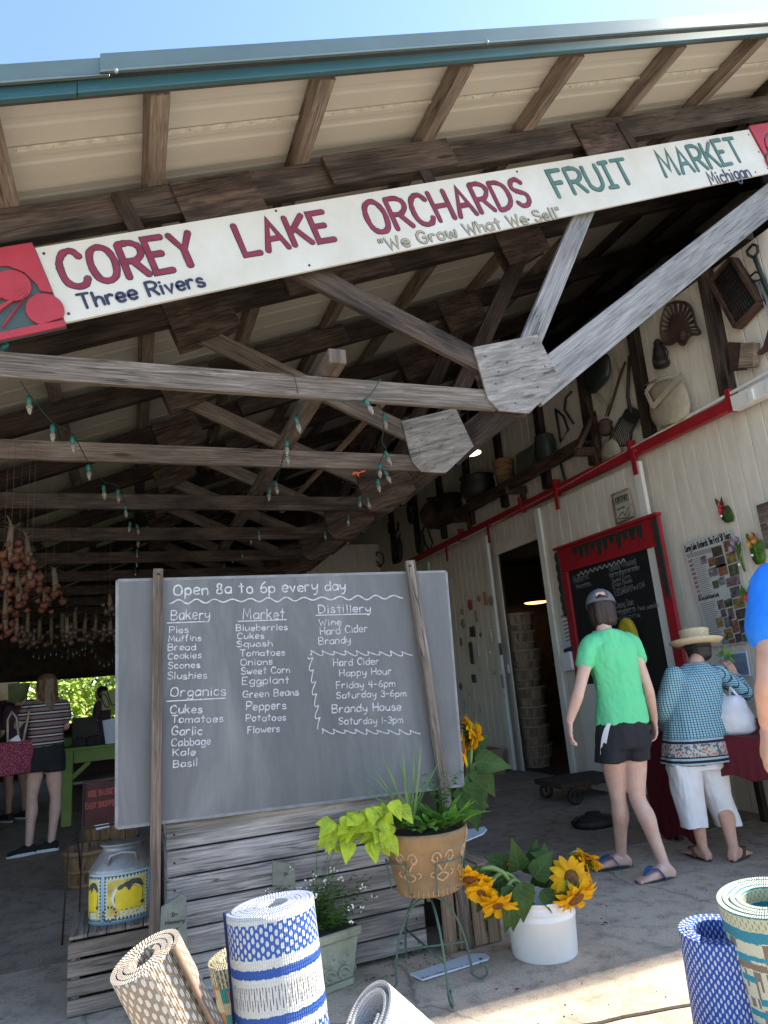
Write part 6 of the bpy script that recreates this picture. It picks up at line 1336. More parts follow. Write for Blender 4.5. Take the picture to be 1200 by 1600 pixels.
flowerorn('mauve_flowers', (1149, 850), (1164, 893), 'wall ornament of mauve flowers on a long green stem', M['purplef'], M['green'], 5, .8)
flowerorn('orange_flower_vase', (1176, 842), (1184, 876), 'wall ornament of orange flowers in a mossy green vase', M['orangef'], M['green'], 4, .9, True)
flowerorn('red_bloom', (1170, 930), (1176, 960), 'deep red bloom fixed to the poster edge near the blue shirt', M['pink'], M['green'], 2, 1.1)
t = wt('rustic_frame', (1196, 810), 'rough dark wooden frame cut off by the right picture edge', 'frame', .03); wprism('frame_board', [(1185, 790), (1215, 780), (1225, 800), (1200, 808), (1212, 852), (1200, 858)], M['greybrown'], t, .0, .03)
t = wt('blue_print', (1148, 1038), 'pale blue framed print low on the wall under the poster', 'picture', .02); wprism('print_frame', [(1128, 1021), (1167, 1016), (1174, 1056), (1134, 1062)], M['papergrey'], t, .0, .012); wprism('print_face', [(1131, 1024), (1165, 1019.5), (1171, 1053), (1137, 1058)], mat('print_blue', (.2, .27, .36), .5, .35, 20), t, .012, .003)
# ornaments on the left sliding door
XD = 4.735
ORN = [(735, 945, 7, 'r', (.35, .06, .05), 'round dark red trivet'), (748, 935, 6, 'o', (.4, .1, .08), 'red and white oval plaque in the top row'), (722, 955, 6, 'o', (.25, .22, .16), 'tan wreath'), (759, 935, 7, 't', (.35, .12, .1), 'striped reddish plaque'), (768, 938, 7, 'r', (.3, .25, .18), 'round straw ornament'), (745, 963, 6, 't', (.3, .22, .2), 'tall brown plaque'), (724, 974, 6, 'r', (.25, .2, .15), 'small brown ring'), (739, 987, 9, 's', (.07, .045, .03), 'square dark brown tile'), (751, 992, 4, 'o', (.12, .1, .09), 'small dark knot ornament'), (768, 995, 7, 't', (.55, .52, .45), 'long white feather ornament'), (783, 1014, 6, 't', (.1, .09, .08), 'black twisted ornament'), (721, 1003, 4, 't', (.1, .08, .07), 'slim dark ornament'), (737, 1020, 8, 'T', (.03, .03, .035), 'tall black silhouette plaque'), (748, 1016, 4, 'T', (.5, .5, .48), 'string of three white discs'), (766, 1020, 4, 'o', (.5, .48, .45), 'small white shell'), (795, 1045, 4, 't', (.7, .7, .68), 'white strip tag'), (741, 1060, 7, 's', (.05, .055, .09), 'navy four pane plaque'), (773, 1050, 5, 'o', (.35, .33, .3), 'grey angel ornament'), (786, 1064, 5, 'T', (.3, .27, .24), 'long twig ornament'), (720, 1072, 6, 'o', (.14, .12, .1), 'dark cluster ornament'), (788, 1085, 5, 'o', (.6, .6, .58), 'white cup ornament'), (733, 1083, 4, 'o', (.4, .38, .35), 'pale star ornament'), (728, 1100, 4, 'T', (.45, .43, .4), 'long pale carved icicle'), (752, 1107, 4, 't', (.4, .4, .4), 'small grey hook ornament')]
for i, (x, y, s, k, c, lb) in enumerate(ORN):
    p = onX(x, y, XD); u = s/FOC*(p-CAM).dot(FW); mt_ = mat('ornament_%d' % i, c, .6, .3, 60); mb = MB()
    if k in 'ro':
        mb.lathe([(u*.25, .0), (u*.45, .014), (u*.8, .018), (u, .01), (u, 0)] if k == 'r' else [(.001, .02), (u*.5, .016), (u*.8, .0)], p, 14, Matrix(((0, 0, -1), (1, 0, 0), (0, 1, 0))), sx=1, sy=1.25)
        if k == 'r': mb.tube([p+Vector((-.01, -u, 0)), p+Vector((-.01, u, 0))], .01, 5); mb.tube([p+Vector((-.01, 0, -u)), p+Vector((-.01, 0, u))], .01, 5)
    else:
        w_, h_ = {'t': (.5, 1.6), 's': (.95, .95), 'T': (.6, 2.2)}[k]; q = random.Random(i); P_ = []
        for j in range(12):
            an = 2*math.pi*(j+.5)/12; a_, b_ = math.cos(an), math.sin(an); m_ = 1/max(abs(a_), abs(b_)); P_.append(p+Vector((0, a_*m_*u*w_*q.uniform(.75, 1), b_*m_*u*h_*q.uniform(.85, 1))))
        mb.prism(P_, (-.018, 0, 0)); mb.ball(p+Vector((-.018, 0, u*h_*.4)), u*.25, n=8)
    tag(mb.build('door_ornament', mt_, None, .001), lb+' hanging on the left sliding door', 'ornament', 'ornaments hung on the left sliding door')
# doorway baskets, box, cart
q = random.Random(12); b0 = onZ(846, 1218); bx_, by_ = 5.22, onX(848, 1212, 5.22).y+.12; zc_ = .006
hs = [.27]*8; names = ['bottom', 'second', 'third', 'fourth', 'fifth', 'sixth', 'seventh', 'topmost']
for k in range(8):
    basket((bx_+q.uniform(-.012, .012), by_+q.uniform(-.012, .012), zc_), .25+q.uniform(-.012, .008), .3, '%s bushel basket of the lit stack just inside the doorway' % names[k], 'bushel baskets stacked inside the doorway', m=M['crate']); zc_ += .255
zc_ = .006
for k in range(5):
    basket((5.75+q.uniform(-.02, .02), by_-.42+q.uniform(-.02, .02), zc_), .26, .3, '%s bushel basket of the dim second stack inside the doorway' % names[k], 'bushel baskets stacked inside the doorway', m=M['beam2']); zc_ += .262  # darker wood paints the gloom on the stack further inside
p = onZ(770, 1212); mb = MB(); mb.box((4.42, p.y+.25, .16), (.4, .5, .32)); mb.build('cardboard_box', M['cardboard'], None, .006, 'brown cardboard box on the floor in front of the left sliding door', 'box')
p = onZ(900, 1258); t = empty('floor_dolly', p, 'low dark wooden dolly with iron wheels right of the doorway', 'dolly'); mb = MB(); mb.box((p.x+.35, p.y+.3, .17), (.9, .5, .05)); mb.build('deck', M['deep'], t, .004)
for dx, dy in ((0, 0), (.7, 0), (0, .5), (.7, .5)):
    c = p+Vector((dx, dy, .075)); mb = MB(); qx = Matrix.Rotation(math.pi/2, 3, 'X'); mb.lathe([(.05, -.015), (.075, -.015), (.075, .015), (.05, .015), (.05, -.015)], c, 20, qx); mb.ball(c, .02, n=8); mb.bar(c, c+Vector((0, 0, .09)), .03, .012, (0, 1, 0)); mb.build('wheel', M['iron'], t)
p = onZ(935, 1292); mb = MB(); mb.lathe([(.001, 0), (.14, 0), (.16, .04), (.13, .07), (.06, .08), (.05, .11), (.001, .115)], p+Vector((0, .05, 0)), 18, sx=1.3); mb.tube([p+Vector((-.1, .05, .05)), p+Vector((-.2, 0, .1)), p+Vector((-.24, .02, .05))], .012, 6); mb.build('floor_fan', M['iron'], None, 0, 'squat black iron gadget on the floor beside the dolly', 'gadget')

# red table at right with bag
tz = .78; e0 = onZ(1140, 1150, tz)
tb = empty('market_table', (4.45, 4.6, 0), 'long table with a dark red cloth along the shop wall', 'table')
tx0, tx1 = min(e0.x-.02, 4.35), 4.78; ty0, ty1 = 3.2, onX(1004, 1180, tx0).y
mb = MB(); mb.box(((tx0+tx1)/2, (ty0+ty1)/2, tz-.012), (tx1-tx0, ty1-ty0, .03)); mb.build('tabletop', M['redcloth'], tb, .004)
mb = MB(); n = 60; V = []
for i in range(n+1):
    y = ty0+(ty1-ty0)*i/n; V.append([mb.bm.verts.new((tx0-.008-.012*abs(math.sin(i*.9))*f, y, tz+.004-f*(.26 if y < ty1-.45 else .74)*(1+.04*math.sin(i*.5)))) for f in (0, .3, .65, 1)])
for i in range(n):
    for k in range(3): mb.face([V[i][k], V[i+1][k], V[i+1][k+1], V[i][k+1]], None, True)
V2 = [[mb.bm.verts.new((tx0-.008+(tx1-tx0)*i/20, ty0-.006-.01*abs(math.sin(i))*f, tz+.004-f*.26)) for f in (0, .5, 1)] for i in range(21)]
for i in range(20):
    for k in range(2): mb.face([V2[i+1][k], V2[i][k], V2[i][k+1], V2[i+1][k+1]], None, True)
o = mb.build('cloth_drop', M['redcloth'], tb, rec=False)
for yy in (ty0+.15, ty1-.15):
    for xx in (tx0+.08, tx1-.06): mb = MB(); mb.bar((xx, yy, 0), (xx, yy, tz-.03), .05, .05, (1, 0, 0)); mb.build('leg', M['beam'], tb)
bp_ = onZ(1148, 1146, tz); bp_.x = tx0+.13; bp_.y = onX(1148, 1146, bp_.x).y
t = empty('plastic_bag', (bp_.x, bp_.y, tz), 'white plastic shopping bag standing on the red table', 'bag'); mb = MB(); rings = []
for z, w_, d_ in ((0, .13, .1), (.03, .17, .12), (.12, .16, .11), (.17, .13, .09), (.22, .12, .07), (.25, .1, .05)):
    rings.append([Vector((bp_.x+d_*math.sin(an)*(1+.12*math.sin(an*5+z*30)), bp_.y+w_*math.cos(an)*(1+.1*math.sin(an*4+z*20)), tz+.003+z)) for an in [2*math.pi*k/28 for k in range(28)]])
mb.loft(rings); mb.build('bag_body', M['plastic'], t); mb = MB()
for s in (-1, 1): mb.tube([Vector((bp_.x, bp_.y+s*.09, tz+.25)), Vector((bp_.x-.02, bp_.y+s*.06, tz+.31)), Vector((bp_.x, bp_.y+s*.02, tz+.25))], .01, 6)
mb.build('handles', M['plastic'], t)
basket((tx0+.25, bp_.y-.38, tz+.003), .16, .27, 'open slatted bushel basket standing on the red table beside the bag')

# ================================================================ BACK LEFT: green stand, signs, boxes
GY = 9.2
gt = empty('green_stand', (onY(105, 1200, GY).x, GY, 0), 'olive green painted wooden produce stand at the left', 'stand')
lx = onY(106, 1200, GY).x; zt2 = onY(120, 1172, GY).z; zt3 = onY(120, 1192, GY).z
mb = MB(); mb.bar((lx, GY, 0.0), (lx, GY, zt2), .11, .09, (0, 1, 0)); mb.build('leg', M['greentable'], gt, .004); mb = MB(); mb.bar((lx+2.4, GY, 0), (lx+2.4, GY, zt2), .11, .09, (0, 1, 0)); mb.build('leg', M['greentable'], gt, .004)
mb = MB(); mb.box((lx+1.26, GY-.01, (zt2+zt3)/2), (2.4, .05, zt2-zt3)); mb.build('front_rail', M['greentable'], gt, .004); mb = MB(); mb.box((lx+1.2, GY+.4, zt2+.015), (2.55, .85, .028)); mb.build('stand_top', M['greentable'], gt, .003)
mb = MB(); mb.bar(onY(113, 1215, GY), onY(140, 1190, GY), .05, .04, (0, 1, 0)); mb.build('brace', M['greentable'], gt, .002); mb = MB(); mb.box((lx+1.2, GY+.35, zt2*.55), (2.3, .7, .025)); mb.build('lower_shelf', M['crategrey'], gt)
mb = MB(); mb.box((lx+1.2, GY+.8, zt2*.5), (2.4, .02, zt2*.9)); mb.build('back_panel', M['deep'], gt)
def slab(nm, pts, Y, th, m, label, cat): mb = MB(); mb.prism([onY(x, y, Y) for x, y in pts], (0, th, 0)); return mb.build(nm, m, None, .003, label, cat)
slab('dark_sign_board', [(113, 1170), (162, 1168), (150, 1119), (113, 1122)], GY+.12, .02, mat('dim_board', (.05, .04, .03), .8, .3, 9), 'dark unlit sign board propped on the green stand', 'board')
for i, (x0, x1, lb) in enumerate(((112, 134, 'leftmost'), (136, 158, 'middle'), (160, 182, 'rightmost'))):
    a, b = onY(x0, 1171, GY+.08), onY(x1, 1158, GY+.08); t = empty('berry_tray', (a.x, GY+.15, zt2+.03), '%s black berry tray on the green stand' % lb, 'tray', 'berry trays on the green stand'); mb = MB(); mb.box(((a.x+b.x)/2, GY+.16, zt2+.075), (b.x-a.x, .18, .09)); mb.build('tray', M['darkbox'], t, .004); mb = MB(); q = random.Random(i)
    for k in range(24): mb.ball((q.uniform(a.x+.02, b.x-.02), GY+q.uniform(.09, .24), zt2+.125), .018, n=6)
    mb.build('berries', mat('dark_berry', (.02, .02, .045), .4, .3, 20), t)
slab('paper_price_sheet', [(160, 1126), (181, 1122), (184, 1160), (165, 1164)], GY+.05, .004, M['papergrey'], 'pale printed price sheet hanging at the green stand', 'paper')
t = empty('old_sign', onY(160, 1112, 9.8), 'yellowish green hand lettered sign half hidden by the chalkboard', 'sign'); mb = MB(); mb.prism([onY(x, y, 9.8) for x, y in ((159, 1110), (186, 1107), (186, 1076), (159, 1081))], (0, .012, 0)); mb.build('sign_panel', M['olivesign'], t); mb = MB(); text(mb, 'OL', onY(165, 1107, 9.8)+NR*.002, onY(181, 1100, 9.8)+NR*.002, .19, .014, NR, .05); mb.build('lettering', M['black'], t, rec=False)
slab('green_crate', [(95, 1190), (110, 1190), (109, 1153), (95, 1154)], GY+.5, .3, mat('lime_crate', (.12, .3, .03), .6, .15, 8), 'bright green crate behind the girl beside the green stand', 'crate')
for x, y, r_, m_, lb in ((8, 1082, .13, M['straw'], 'pale straw coloured bucket on the far left counter'), (25, 1085, .14, mat('moss_pot', (.14, .17, .07), .8, .3, 8), 'mossy green round pot on the far left counter')):
    c = onY(x, y+12, 8.9); mb = MB(); mb.lathe([(.001, 0), (r_*.7, 0), (r_, r_*1.4), (r_*1.05, r_*1.45), (r_*.95, r_*1.45), (r_*.65, .02)], c, 20); tag(mb.build('display_pot', m_), lb, 'pot')
cz_ = onY(10, 1095, 8.9).z; ct = empty('dark_counter', (-1.75, 9.2, 0), 'dark wooden counter at the far left behind the striped shirt', 'counter'); mb = MB(); mb.box((-1.95, 9.2, cz_/2), (1.0, .6, cz_-.03)); mb.build('counter_body', M['deep'], ct, .004); mb = MB(); mb.box((-1.95, 9.18, cz_-.012), (1.06, .66, .024)); mb.build('counter_top', M['beam'], ct, .003)
for i, (x, c) in enumerate(((2, (.5, .08, .02)), (12, (.5, .3, .03)), (20, (.35, .04, .03)))):
    p = onY(x, 1096, 8.93); p.z = cz_+.045; mb = MB(); mb.ball(p, .05, (1, 1, .9), 12); mb.tube([p+Vector((0, 0, .04)), p+Vector((.005, 0, .065))], .005, 5); tag(mb.build('fruit', mat('fruit_%d' % i, c, .35, .2, 12)), ('orange red', 'yellow', 'deep red')[i]+' fruit lying on the far left counter', 'fruit', 'fruit on the far left counter')

# ================================================================ OUTSIDE BEYOND THE BACK OPENING
mb = MB(); mb.poly([(-40, 16.4, .0), (40, 16.4, .0), (40, 80, .0), (-40, 80, .0)]); mb.build('lawn', mat('grass', (.09, .14, .03), .9, .4, 3), kind='structure')
def bush(c, rx_, rz_, n, L, m, label, cat='bush', trunk=None, name='bush'):
    q = random.Random(int(c[0]*10+c[1])); c = Vector(c); t = empty(name, (c.x, c.y, 0), label, cat); mb = MB(); cl = [(Vector((q.uniform(-1, 1)*rx_*.7, q.uniform(-1, 1)*rx_*.5, q.uniform(.15, 1)*rz_)), q.uniform(.25, .5)*rx_) for _ in range(22)]
    for k in range(n):
        cc, r_ = cl[k % 22]; d = Vector((q.gauss(0, 1), q.gauss(0, 1), q.gauss(0, 1))).normalized(); p = c+cc+d*r_*q.uniform(.6, 1); p.z = max(.05, p.z)
        mb.leaf(p, d+Vector((q.uniform(-1, 1), q.uniform(-1, 1), q.uniform(-1, .4))), (q.uniform(-1, 1), q.uniform(-1, 1), 1), L*q.uniform(.6, 1.3), L*.55, 'oval', .3)
    mb.build('crown' if trunk else 'foliage', m, t, rec=False); mb = MB()
    for k in range(5 if not trunk else 1): mb.tube([Vector((c.x, c.y, 0)), c+Vector((q.uniform(-.3, .3)*rx_, 0, rz_*.5)), c+Vector((q.uniform(-.5, .5)*rx_, 0, rz_*.9))], [.05, .03, .01] if not trunk else [trunk, trunk*.7, .04], 7)
    mb.build('trunk' if trunk else 'stems', M['bark'], t)
my = mat('sunny_leaf', (.3, .4, .06), .6, .35, 2); mg = mat('tree_leaf', (.08, .15, .05), .6, .4, 2); mo = mat('olive_leaf', (.33, .33, .1), .6, .4, 2)
bush((-2.2, 21, 0), 1.3, 1.9, 2600, .16, my, 'bright yellow green bush right behind the back opening'); bush((-.6, 22.5, 0), 1.6, 2.4, 2600, .17, my, 'second sunny bush further right behind the back opening'); bush((-3.9, 22, 0), 1.2, 2.0, 1800, .17, mo, 'olive bush glimpsed left of the girl'); bush((1.4, 23, 0), 1.8, 2.8, 2200, .18, mo, 'tall olive shrub at the right end of the back opening')
bush((-2.6, 29, .5), 2.4, 4.6, 3500, .3, mg, 'dark green tree standing behind the sunny bushes', 'tree', .2, 'tree'); bush((.6, 31, .5), 3.0, 5.5, 3500, .34, mo, 'tall yellowish tree behind the right of the opening', 'tree', .22, 'tree'); bush((-7, 33, .5), 3.2, 5.5, 3000, .34, mg, 'broad dark tree far behind at the left', 'tree', .25, 'tree'); bush((4.5, 34, .5), 3.2, 6, 3000, .34, mg, 'distant tree far behind at the right', 'tree', .25, 'tree')

mb = MB(); q = random.Random(77)
for k in range(420):
    x, y = q.uniform(-1.5, 4.2), q.uniform(1.7, 4.4)
    if k < 150: x, y = q.uniform(.2, 1.7), q.uniform(3.38, 3.56)
    r_ = q.uniform(.002, .006); mb.ball((x, y, r_*.5), r_, (1, q.uniform(.6, 1.4), .6), 5)
mb.build('grit', mat('grit', (.16, .13, .1), .9, .6, 60), kind='stuff')
for i, (x, y, sz_) in enumerate(((1.55, 2.95, .03), (2.35, 3.35, .035), (.75, 3.0, .03), (1.05, 3.4, .028))):
    mb = MB(); mb.leaf((x, y, .008), (math.cos(i*2.), math.sin(i*2.), .1), (0, 0, 1), sz_, sz_*.6, 'oval', .1); mb.build('dry_leaf', M['husk'], None, 0, ('small curled dry leaf on the concrete by the plant stand foot', 'dry leaf on the concrete right of the white bucket', 'dry leaf on the concrete before the slatted stand', 'dry leaf at the foot of the slatted stand')[i], 'leaf', 'fallen leaves')

# ================================================================ PEOPLE
ZV = Vector((0, 0, 1))
def ering(c, S, F, hw, hd, n=24, p=2.4):
    out = []
    for k in range(n):
        a = 2*math.pi*k/n; ca, sa = math.cos(a), math.sin(a)
        out.append(c+S*(hw*math.copysign(abs(ca)**(2/p), ca))+F*(hd*math.copysign(abs(sa)**(2/p), sa)))
    return out
def limb(mb, pts, rad, n=22):
    P = smoothpts([tuple(p) for p in pts], False, 6); Rr = smoothpts([(r, 0) for r in rad], False, 6); P = [Vector(p) for p in P]
    mb.tube(P, [max(.004, r[0]) for r in Rr], n); mb.ball(P[0], Rr[0][0], n=12); mb.ball(P[-1], Rr[-1][0], n=12)
def hand(mb, w, d, palm, thumb, s=1., curl=.5):
    """w wrist, d direction of the hand, palm normal, thumb side"""
    w, d, palm, thumb = Vector(w), Vector(d).normalized(), Vector(palm).normalized(), Vector(thumb).normalized()
    palm = (palm-d*palm.dot(d)).normalized(); th = d.cross(palm); th = th if th.dot(thumb) > 0 else -th
    mb.loft([ering(w+d*(t*s), th, palm, hw*s, hd*s, 12) for t, hw, hd in ((-.015, .024, .019), (.01, .028, .018), (.04, .038, .016), (.075, .041, .014), (.092, .037, .011))])
    for k, (o, L) in enumerate(((.03, .07), (.01, .078), (-.011, .073), (-.031, .057))):
        p = w+d*(.088*s)+th*(o*s); a = curl*(.55+.1*k); P = [p-d*.015*s]; dd = d+th*(o*4.5)
        for j in range(3):
            dd = (dd.normalized()*math.cos(a)+palm*math.sin(a)).normalized(); p = p+dd*(L*s*(.45, .32, .25)[j]); P.append(p); a = curl*.8
        mb.tube(P, [.0088*s, .0084*s, .0076*s, .0064*s], 8); mb.ball(P[-1], .0068*s, n=6)
    p = w+d*(.03*s)+th*(.026*s); d1 = (d*.62+th*.65+palm*.35).normalized(); d2 = (d*.9+th*.15+palm*(.35+curl*.3)).normalized()
    P = [p-d1*.02*s, p+d1*.03*s, p+d1*.03*s+d2*.03*s, p+d1*.03*s+d2*.055*s]; mb.tube(P, [.014*s, .0115*s, .0105*s, .008*s], 8); mb.ball(P[-1], .008*s, n=6)
def foot(mb, an, toe, s=1., tiptoe=0.):
    an, t = Vector(an), Vector(toe).normalized(); sd = t.cross(ZV); g = an.z-.075*s
    base = Vector((an.x, an.y, 0))
    R_ = []
    for u, hw, h, z0 in ((-.062, .018, .03, .02), (-.055, .03, .06, .0), (-.02, .034, .1, .0), (.03, .036, .095, 0), (.085, .042, .065, 0), (.14, .046, .042, 0), (.175, .044, .03, 0), (.195, .034, .022, .003)):
        c = base+t*(u*s)+Vector((0, 0, max(0, g)+(z0+h/2)*s)); R_.append(ering(c, sd, ZV, hw*s, h/2*s, 14))
    mb.loft(R_)
    for k in range(5):
        o = -.034+.0165*k; u = .188+.014*(1-abs(k-1.2)/4); p = base+t*(u*s)+sd*(o*s)+Vector((0, 0, max(0, g)+.012*s)); mb.ball(p, (.0115 if k not in (0, 4) else .0125)*s, (1, 1, .9), 8)
def rumple(o, amp, f=(9, 9, 4), seed=0.):
    me = o.data
    for v in me.vertices:
        q = Vector((v.co.x*f[0]+seed, v.co.y*f[1], v.co.z*f[2])); v.co += v.normal*(noise.noise(q)*amp+abs(noise.noise(q*2.3))*amp*.6)
def cloth(name, parent, m, fn, vox=.011, it=2, amp=.006, f=(9, 9, 5), thick=0):
    mb = MB(); fn(mb); o = mb.build(name, m, parent, remesh=vox, smooth_it=it)
    for p in o.data.polygons: p.use_smooth = True
    if amp: rumple(o, amp, f, len(name)*1.3)
    return o
def body(t, J, F, skin, prof, s=1., face=None, barefoot=True, curl=.5, vox=.0075, handdir=None, hands=True):
    F = Vector(F).normalized(); S = F.cross(ZV).normalized(); mb = MB()
    mb.loft([ering(c, S, F, hw, hd) for c, hw, hd in prof])
    HF = Vector(face or F).normalized(); HS = HF.cross(ZV).normalized(); h = J['head']
    limb(mb, [J['neck']-ZV*.05, J['neck'], h-ZV*.06*s-HF*.012], [.06*s, .052*s, .05*s])
    mb.loft([ering(h+ZV*(z*s)+HF*(dy*s), HS, HF, w_*s, d_*s, 20, 2.1) for z, dy, w_, d_ in ((-.125, .045, .02, .025), (-.112, .04, .042, .05), (-.085, .025, .057, .075), (-.05, .01, .066, .088), (0, 0, .073, .096), (.045, -.005, .075, .098), (.085, -.008, .064, .083), (.108, -.01, .04, .052), (.116, -.01, .012, .016))])
    mb.loft([ering(h+ZV*(z*s)+HF*(dy*s), HS, HF, w_*s, .012*s, 8) for z, dy, w_ in ((.02, .093, .006), (-.01, .105, .009), (-.035, .112, .015), (-.045, .1, .012))])
    mb.ball(h+ZV*(-.075*s)+HF*(.093*s), .014*s, (1.5, 1, .6), 8)
    for e in (-1, 1): mb.ball(h+HS*(e*.076*s)+ZV*-.012*s-HF*.008, .03*s, (.35, .62, 1), 10)
    for sd in 'LR':
        e = -1 if sd == 'L' else 1
        sh, el, wr = J['sh'+sd], J['el'+sd], J['wr'+sd]
        limb(mb, [sh, sh*.55+el*.45, el, el*.7+wr*.3, wr], [.045*s, .043*s, .036*s, .039*s, .026*s])
        if hands:
            d = (J.get('hd'+sd) or (wr-el)).normalized(); pm_ = J.get('pm'+sd) or (-S*e); hand(mb, wr+d*.008, d, pm_, J.get('th'+sd) or F, s*.98, curl if not isinstance(curl, dict) else curl[sd])
        hp, kn, an = J['hip'+sd], J['kn'+sd], J['an'+sd]
        bk = -F*.022
        limb(mb, [hp, hp*.5+kn*.5+F*.012, kn, kn*.72+an*.28+bk*1.1, kn*.45+an*.55+bk*.5, an], [.086*s, .074*s, .053*s, .056*s, .044*s, .034*s])
        if barefoot: foot(mb, an, J['toe'+sd], s)
    o = mb.build('body', skin, t, remesh=vox, smooth_it=5)
    for p in o.data.polygons: p.use_smooth = True
    mb = MB()
    for e in (-1, 1): mb.ball(h+HS*(e*.031*s)+ZV*(.006*s)+HF*(.084*s), .0125*s, (1, .7, .75), 10)
    mb.build('eyes', M['paper'], t)
    return S, F
def sandals(t, J, sd, strapm, s=1.):
    an, d = J['an'+sd], Vector(J['toe'+sd]).normalized(); s_ = d.cross(ZV); g = max(0, an.z-.075*s)
    base = Vector((an.x, an.y, g)); P = []
    for k in range(24):
        a = 2*math.pi*k/24; u = math.cos(a); P.append(base+d*(.07*s+.142*s*u)+s_*((.04+.012*u)*s*math.sin(a)*1.08)+Vector((0, 0, .002)))
    mb = MB(); mb.prism(P, (0, 0, -.018) if g > .02 else (0, 0, .012)); mb.build('sandal_sole', M['sole'], t, .003)
    mb = MB()
    for e in (-1, 1):
        q = [base+d*(.03*s)+s_*(e*.045*s)+ZV*.015, base+d*(.07*s)+s_*(e*.04*s)+ZV*.07*s, base+d*(.11*s)+s_*(e*.018*s)+ZV*.068*s, base+d*(.15*s)-s_*.008+ZV*.045*s]
        for a, b in zip(q, q[1:]): mb.bar(a, b, .026, .006)
    mb.build('sandal_strap', strapm, t)
def shoes(t, J, sd, m, s=1.):
    an, d = J['an'+sd], Vector(J['toe'+sd]).normalized(); s_ = d.cross(ZV); base = Vector((an.x, an.y, 0))
    mb = MB(); mb.loft([ering(base+d*(u*s)+ZV*((h/2+.018)*s), s_, ZV, w_*s, h/2*s, 14) for u, w_, h in ((-.075, .02, .05), (-.066, .036, .085), (-.02, .042, .1), (.04, .043, .09), (.1, .047, .065), (.16, .047, .05), (.2, .036, .035), (.212, .015, .02))]); mb.build('shoe', m, t)
    P = [base+d*(.068*s+.15*s*math.cos(a))+s_*(.05*s*math.sin(a)) for a in [2*math.pi*k/24 for k in range(24)]]; mb = MB(); mb.prism([p+ZV*.003 for p in P], (0, 0, .026)); mb.build('shoe_sole', M['paper'], t, .003)

# ---- woman in green shirt, walking away
Yg = 3.85
def G(x, y, dy=0.): return onY(x, y, Yg+dy)
Fg = Vector((.3, .95, 0)).normalized(); Sg = Fg.cross(ZV)
anR, anL = onZ(1038, 1352, .075), onZ(970, 1335, .085)
J = {'head': G(939, 950, .04), 'neck': G(944, 986, .0), 'shL': G(922, 1005), 'shR': G(984, 1002), 'elL': G(905, 1078, -.02), 'elR': G(1011, 1072, -.03), 'wrL': G(890, 1126, .05), 'wrR': G(1022, 1124, .06),
     'hipL': G(957, 1162, .03), 'hipR': G(990, 1162, -.02), 'knL': G(966, 1246, .12), 'knR': G(996, 1246, .02), 'anL': anL, 'anR': anR, 'toeL': Vector((-.95, .3, 0)), 'toeR': Vector((-.98, .12, 0)), 'hdL': Vector((-.12, .12, -1)), 'hdR': Vector((.0, .15, -1)), 'pmL': Sg, 'pmR': -Sg}
prg = [(G(973, 1168), .115, .1), (G(973, 1150), .158, .112), (G(972, 1128), .155, .108), (G(967, 1085), .126, .092), (G(959, 1045), .142, .1), (G(952, 1008), .155, .1), (G(948, 994), .115, .075), (G(945, 984), .065, .06)]
wg = empty('person', (J['anR'].x, J['anR'].y, 0), 'person in mint green t-shirt, black shorts and grey cap walking away in flip flops', 'person')
body(wg, J, Fg, M['skinpale'], [(c, w_-.014, d_-.012) for c, w_, d_ in prg], 1.0, (.5, .86, -.16), curl=.6, vox=.0048)
def f(mb):
    rg = [(G(972, 1131), .172, .124), (G(971, 1115), .166, .12), (G(968, 1085), .148, .112), (G(960, 1045), .158, .115), (G(953, 1014), .178, .112), (G(951, 1000), .16, .092), (G(948, 990), .115, .08), (G(945, 984), .072, .068)]
    mb.loft([ering(c, Sg, Fg, a, b) for c, a, b in rg])
    for sh, en in ((J['shL'], G(914, 1036)), (J['shR'], G(997, 1029))): limb(mb, [sh*.55+G(953, 1008)*.45, sh*.95+en*.05, en], [.06, .062, .056])
o = cloth('t_shirt', wg, M['mint'], f, .009, 2, .015, (11, 11, 7))
def f(mb):
    mb.loft([ering(c, Sg, Fg, a, b) for c, a, b in ((G(972, 1126), .164, .118), (G(973, 1150), .174, .126), (G(974, 1168), .176, .126))])
    for e, hp, q in ((-1, 'hipL', (954, 1190)), (1, 'hipR', (992, 1186))): c = G(q[0], q[1], .03 if e < 0 else -.01); mb.loft([ering(x, Sg, Fg, a, b) for x, a, b in ((J[hp]+ZV*.04, .09, .112), (c, .092, .112))])
cloth('shorts', wg, M['blackcloth'], f, .011, 2, .009, (14, 14, 5))
mb = MB(); P_ = [G(x, y, -.135) for x, y in ((957, 1131), (961, 1131), (950, 1140), (946, 1152), (945, 1166), (946, 1180), (943, 1181), (938, 1181), (938, 1165), (939, 1150), (946, 1138))]
SP = [(958, 1131), (948, 1139), (943, 1150), (941.5, 1165), (941, 1180)]
for (a, b) in zip(SP, SP[1:]):
    for_ = [G(a[0]-5, a[1], -.06), G(a[0]+5, a[1], -.09), G(b[0]+5, b[1], -.09), G(b[0]-5, b[1], -.06)]; pass
def surf(x, y):
    # nearest point on the shorts seen along the camera ray
    c = G(x, y); d = ray(x, y).normalized(); ctr = G(973, 1155); A = Sg; B = Fg; rel = CAM-ctr; a_, b_ = .186, .136
    ax_, ay_ = rel.dot(A)/a_, rel.dot(B)/b_; dx_, dy_ = d.dot(A)/a_, d.dot(B)/b_; qa = dx_*dx_+dy_*dy_; qb = 2*(ax_*dx_+ay_*dy_); qc = ax_*ax_+ay_*ay_-1; D_ = qb*qb-4*qa*qc
    return CAM+d*((-qb-math.sqrt(max(0, D_)))/(2*qa))
mb = MB(); Lp = [(949, 1130, 955), (944, 1139, 952), (941, 1149, 950), (939, 1159, 948), (938, 1170, 946), (938, 1180, 944)]
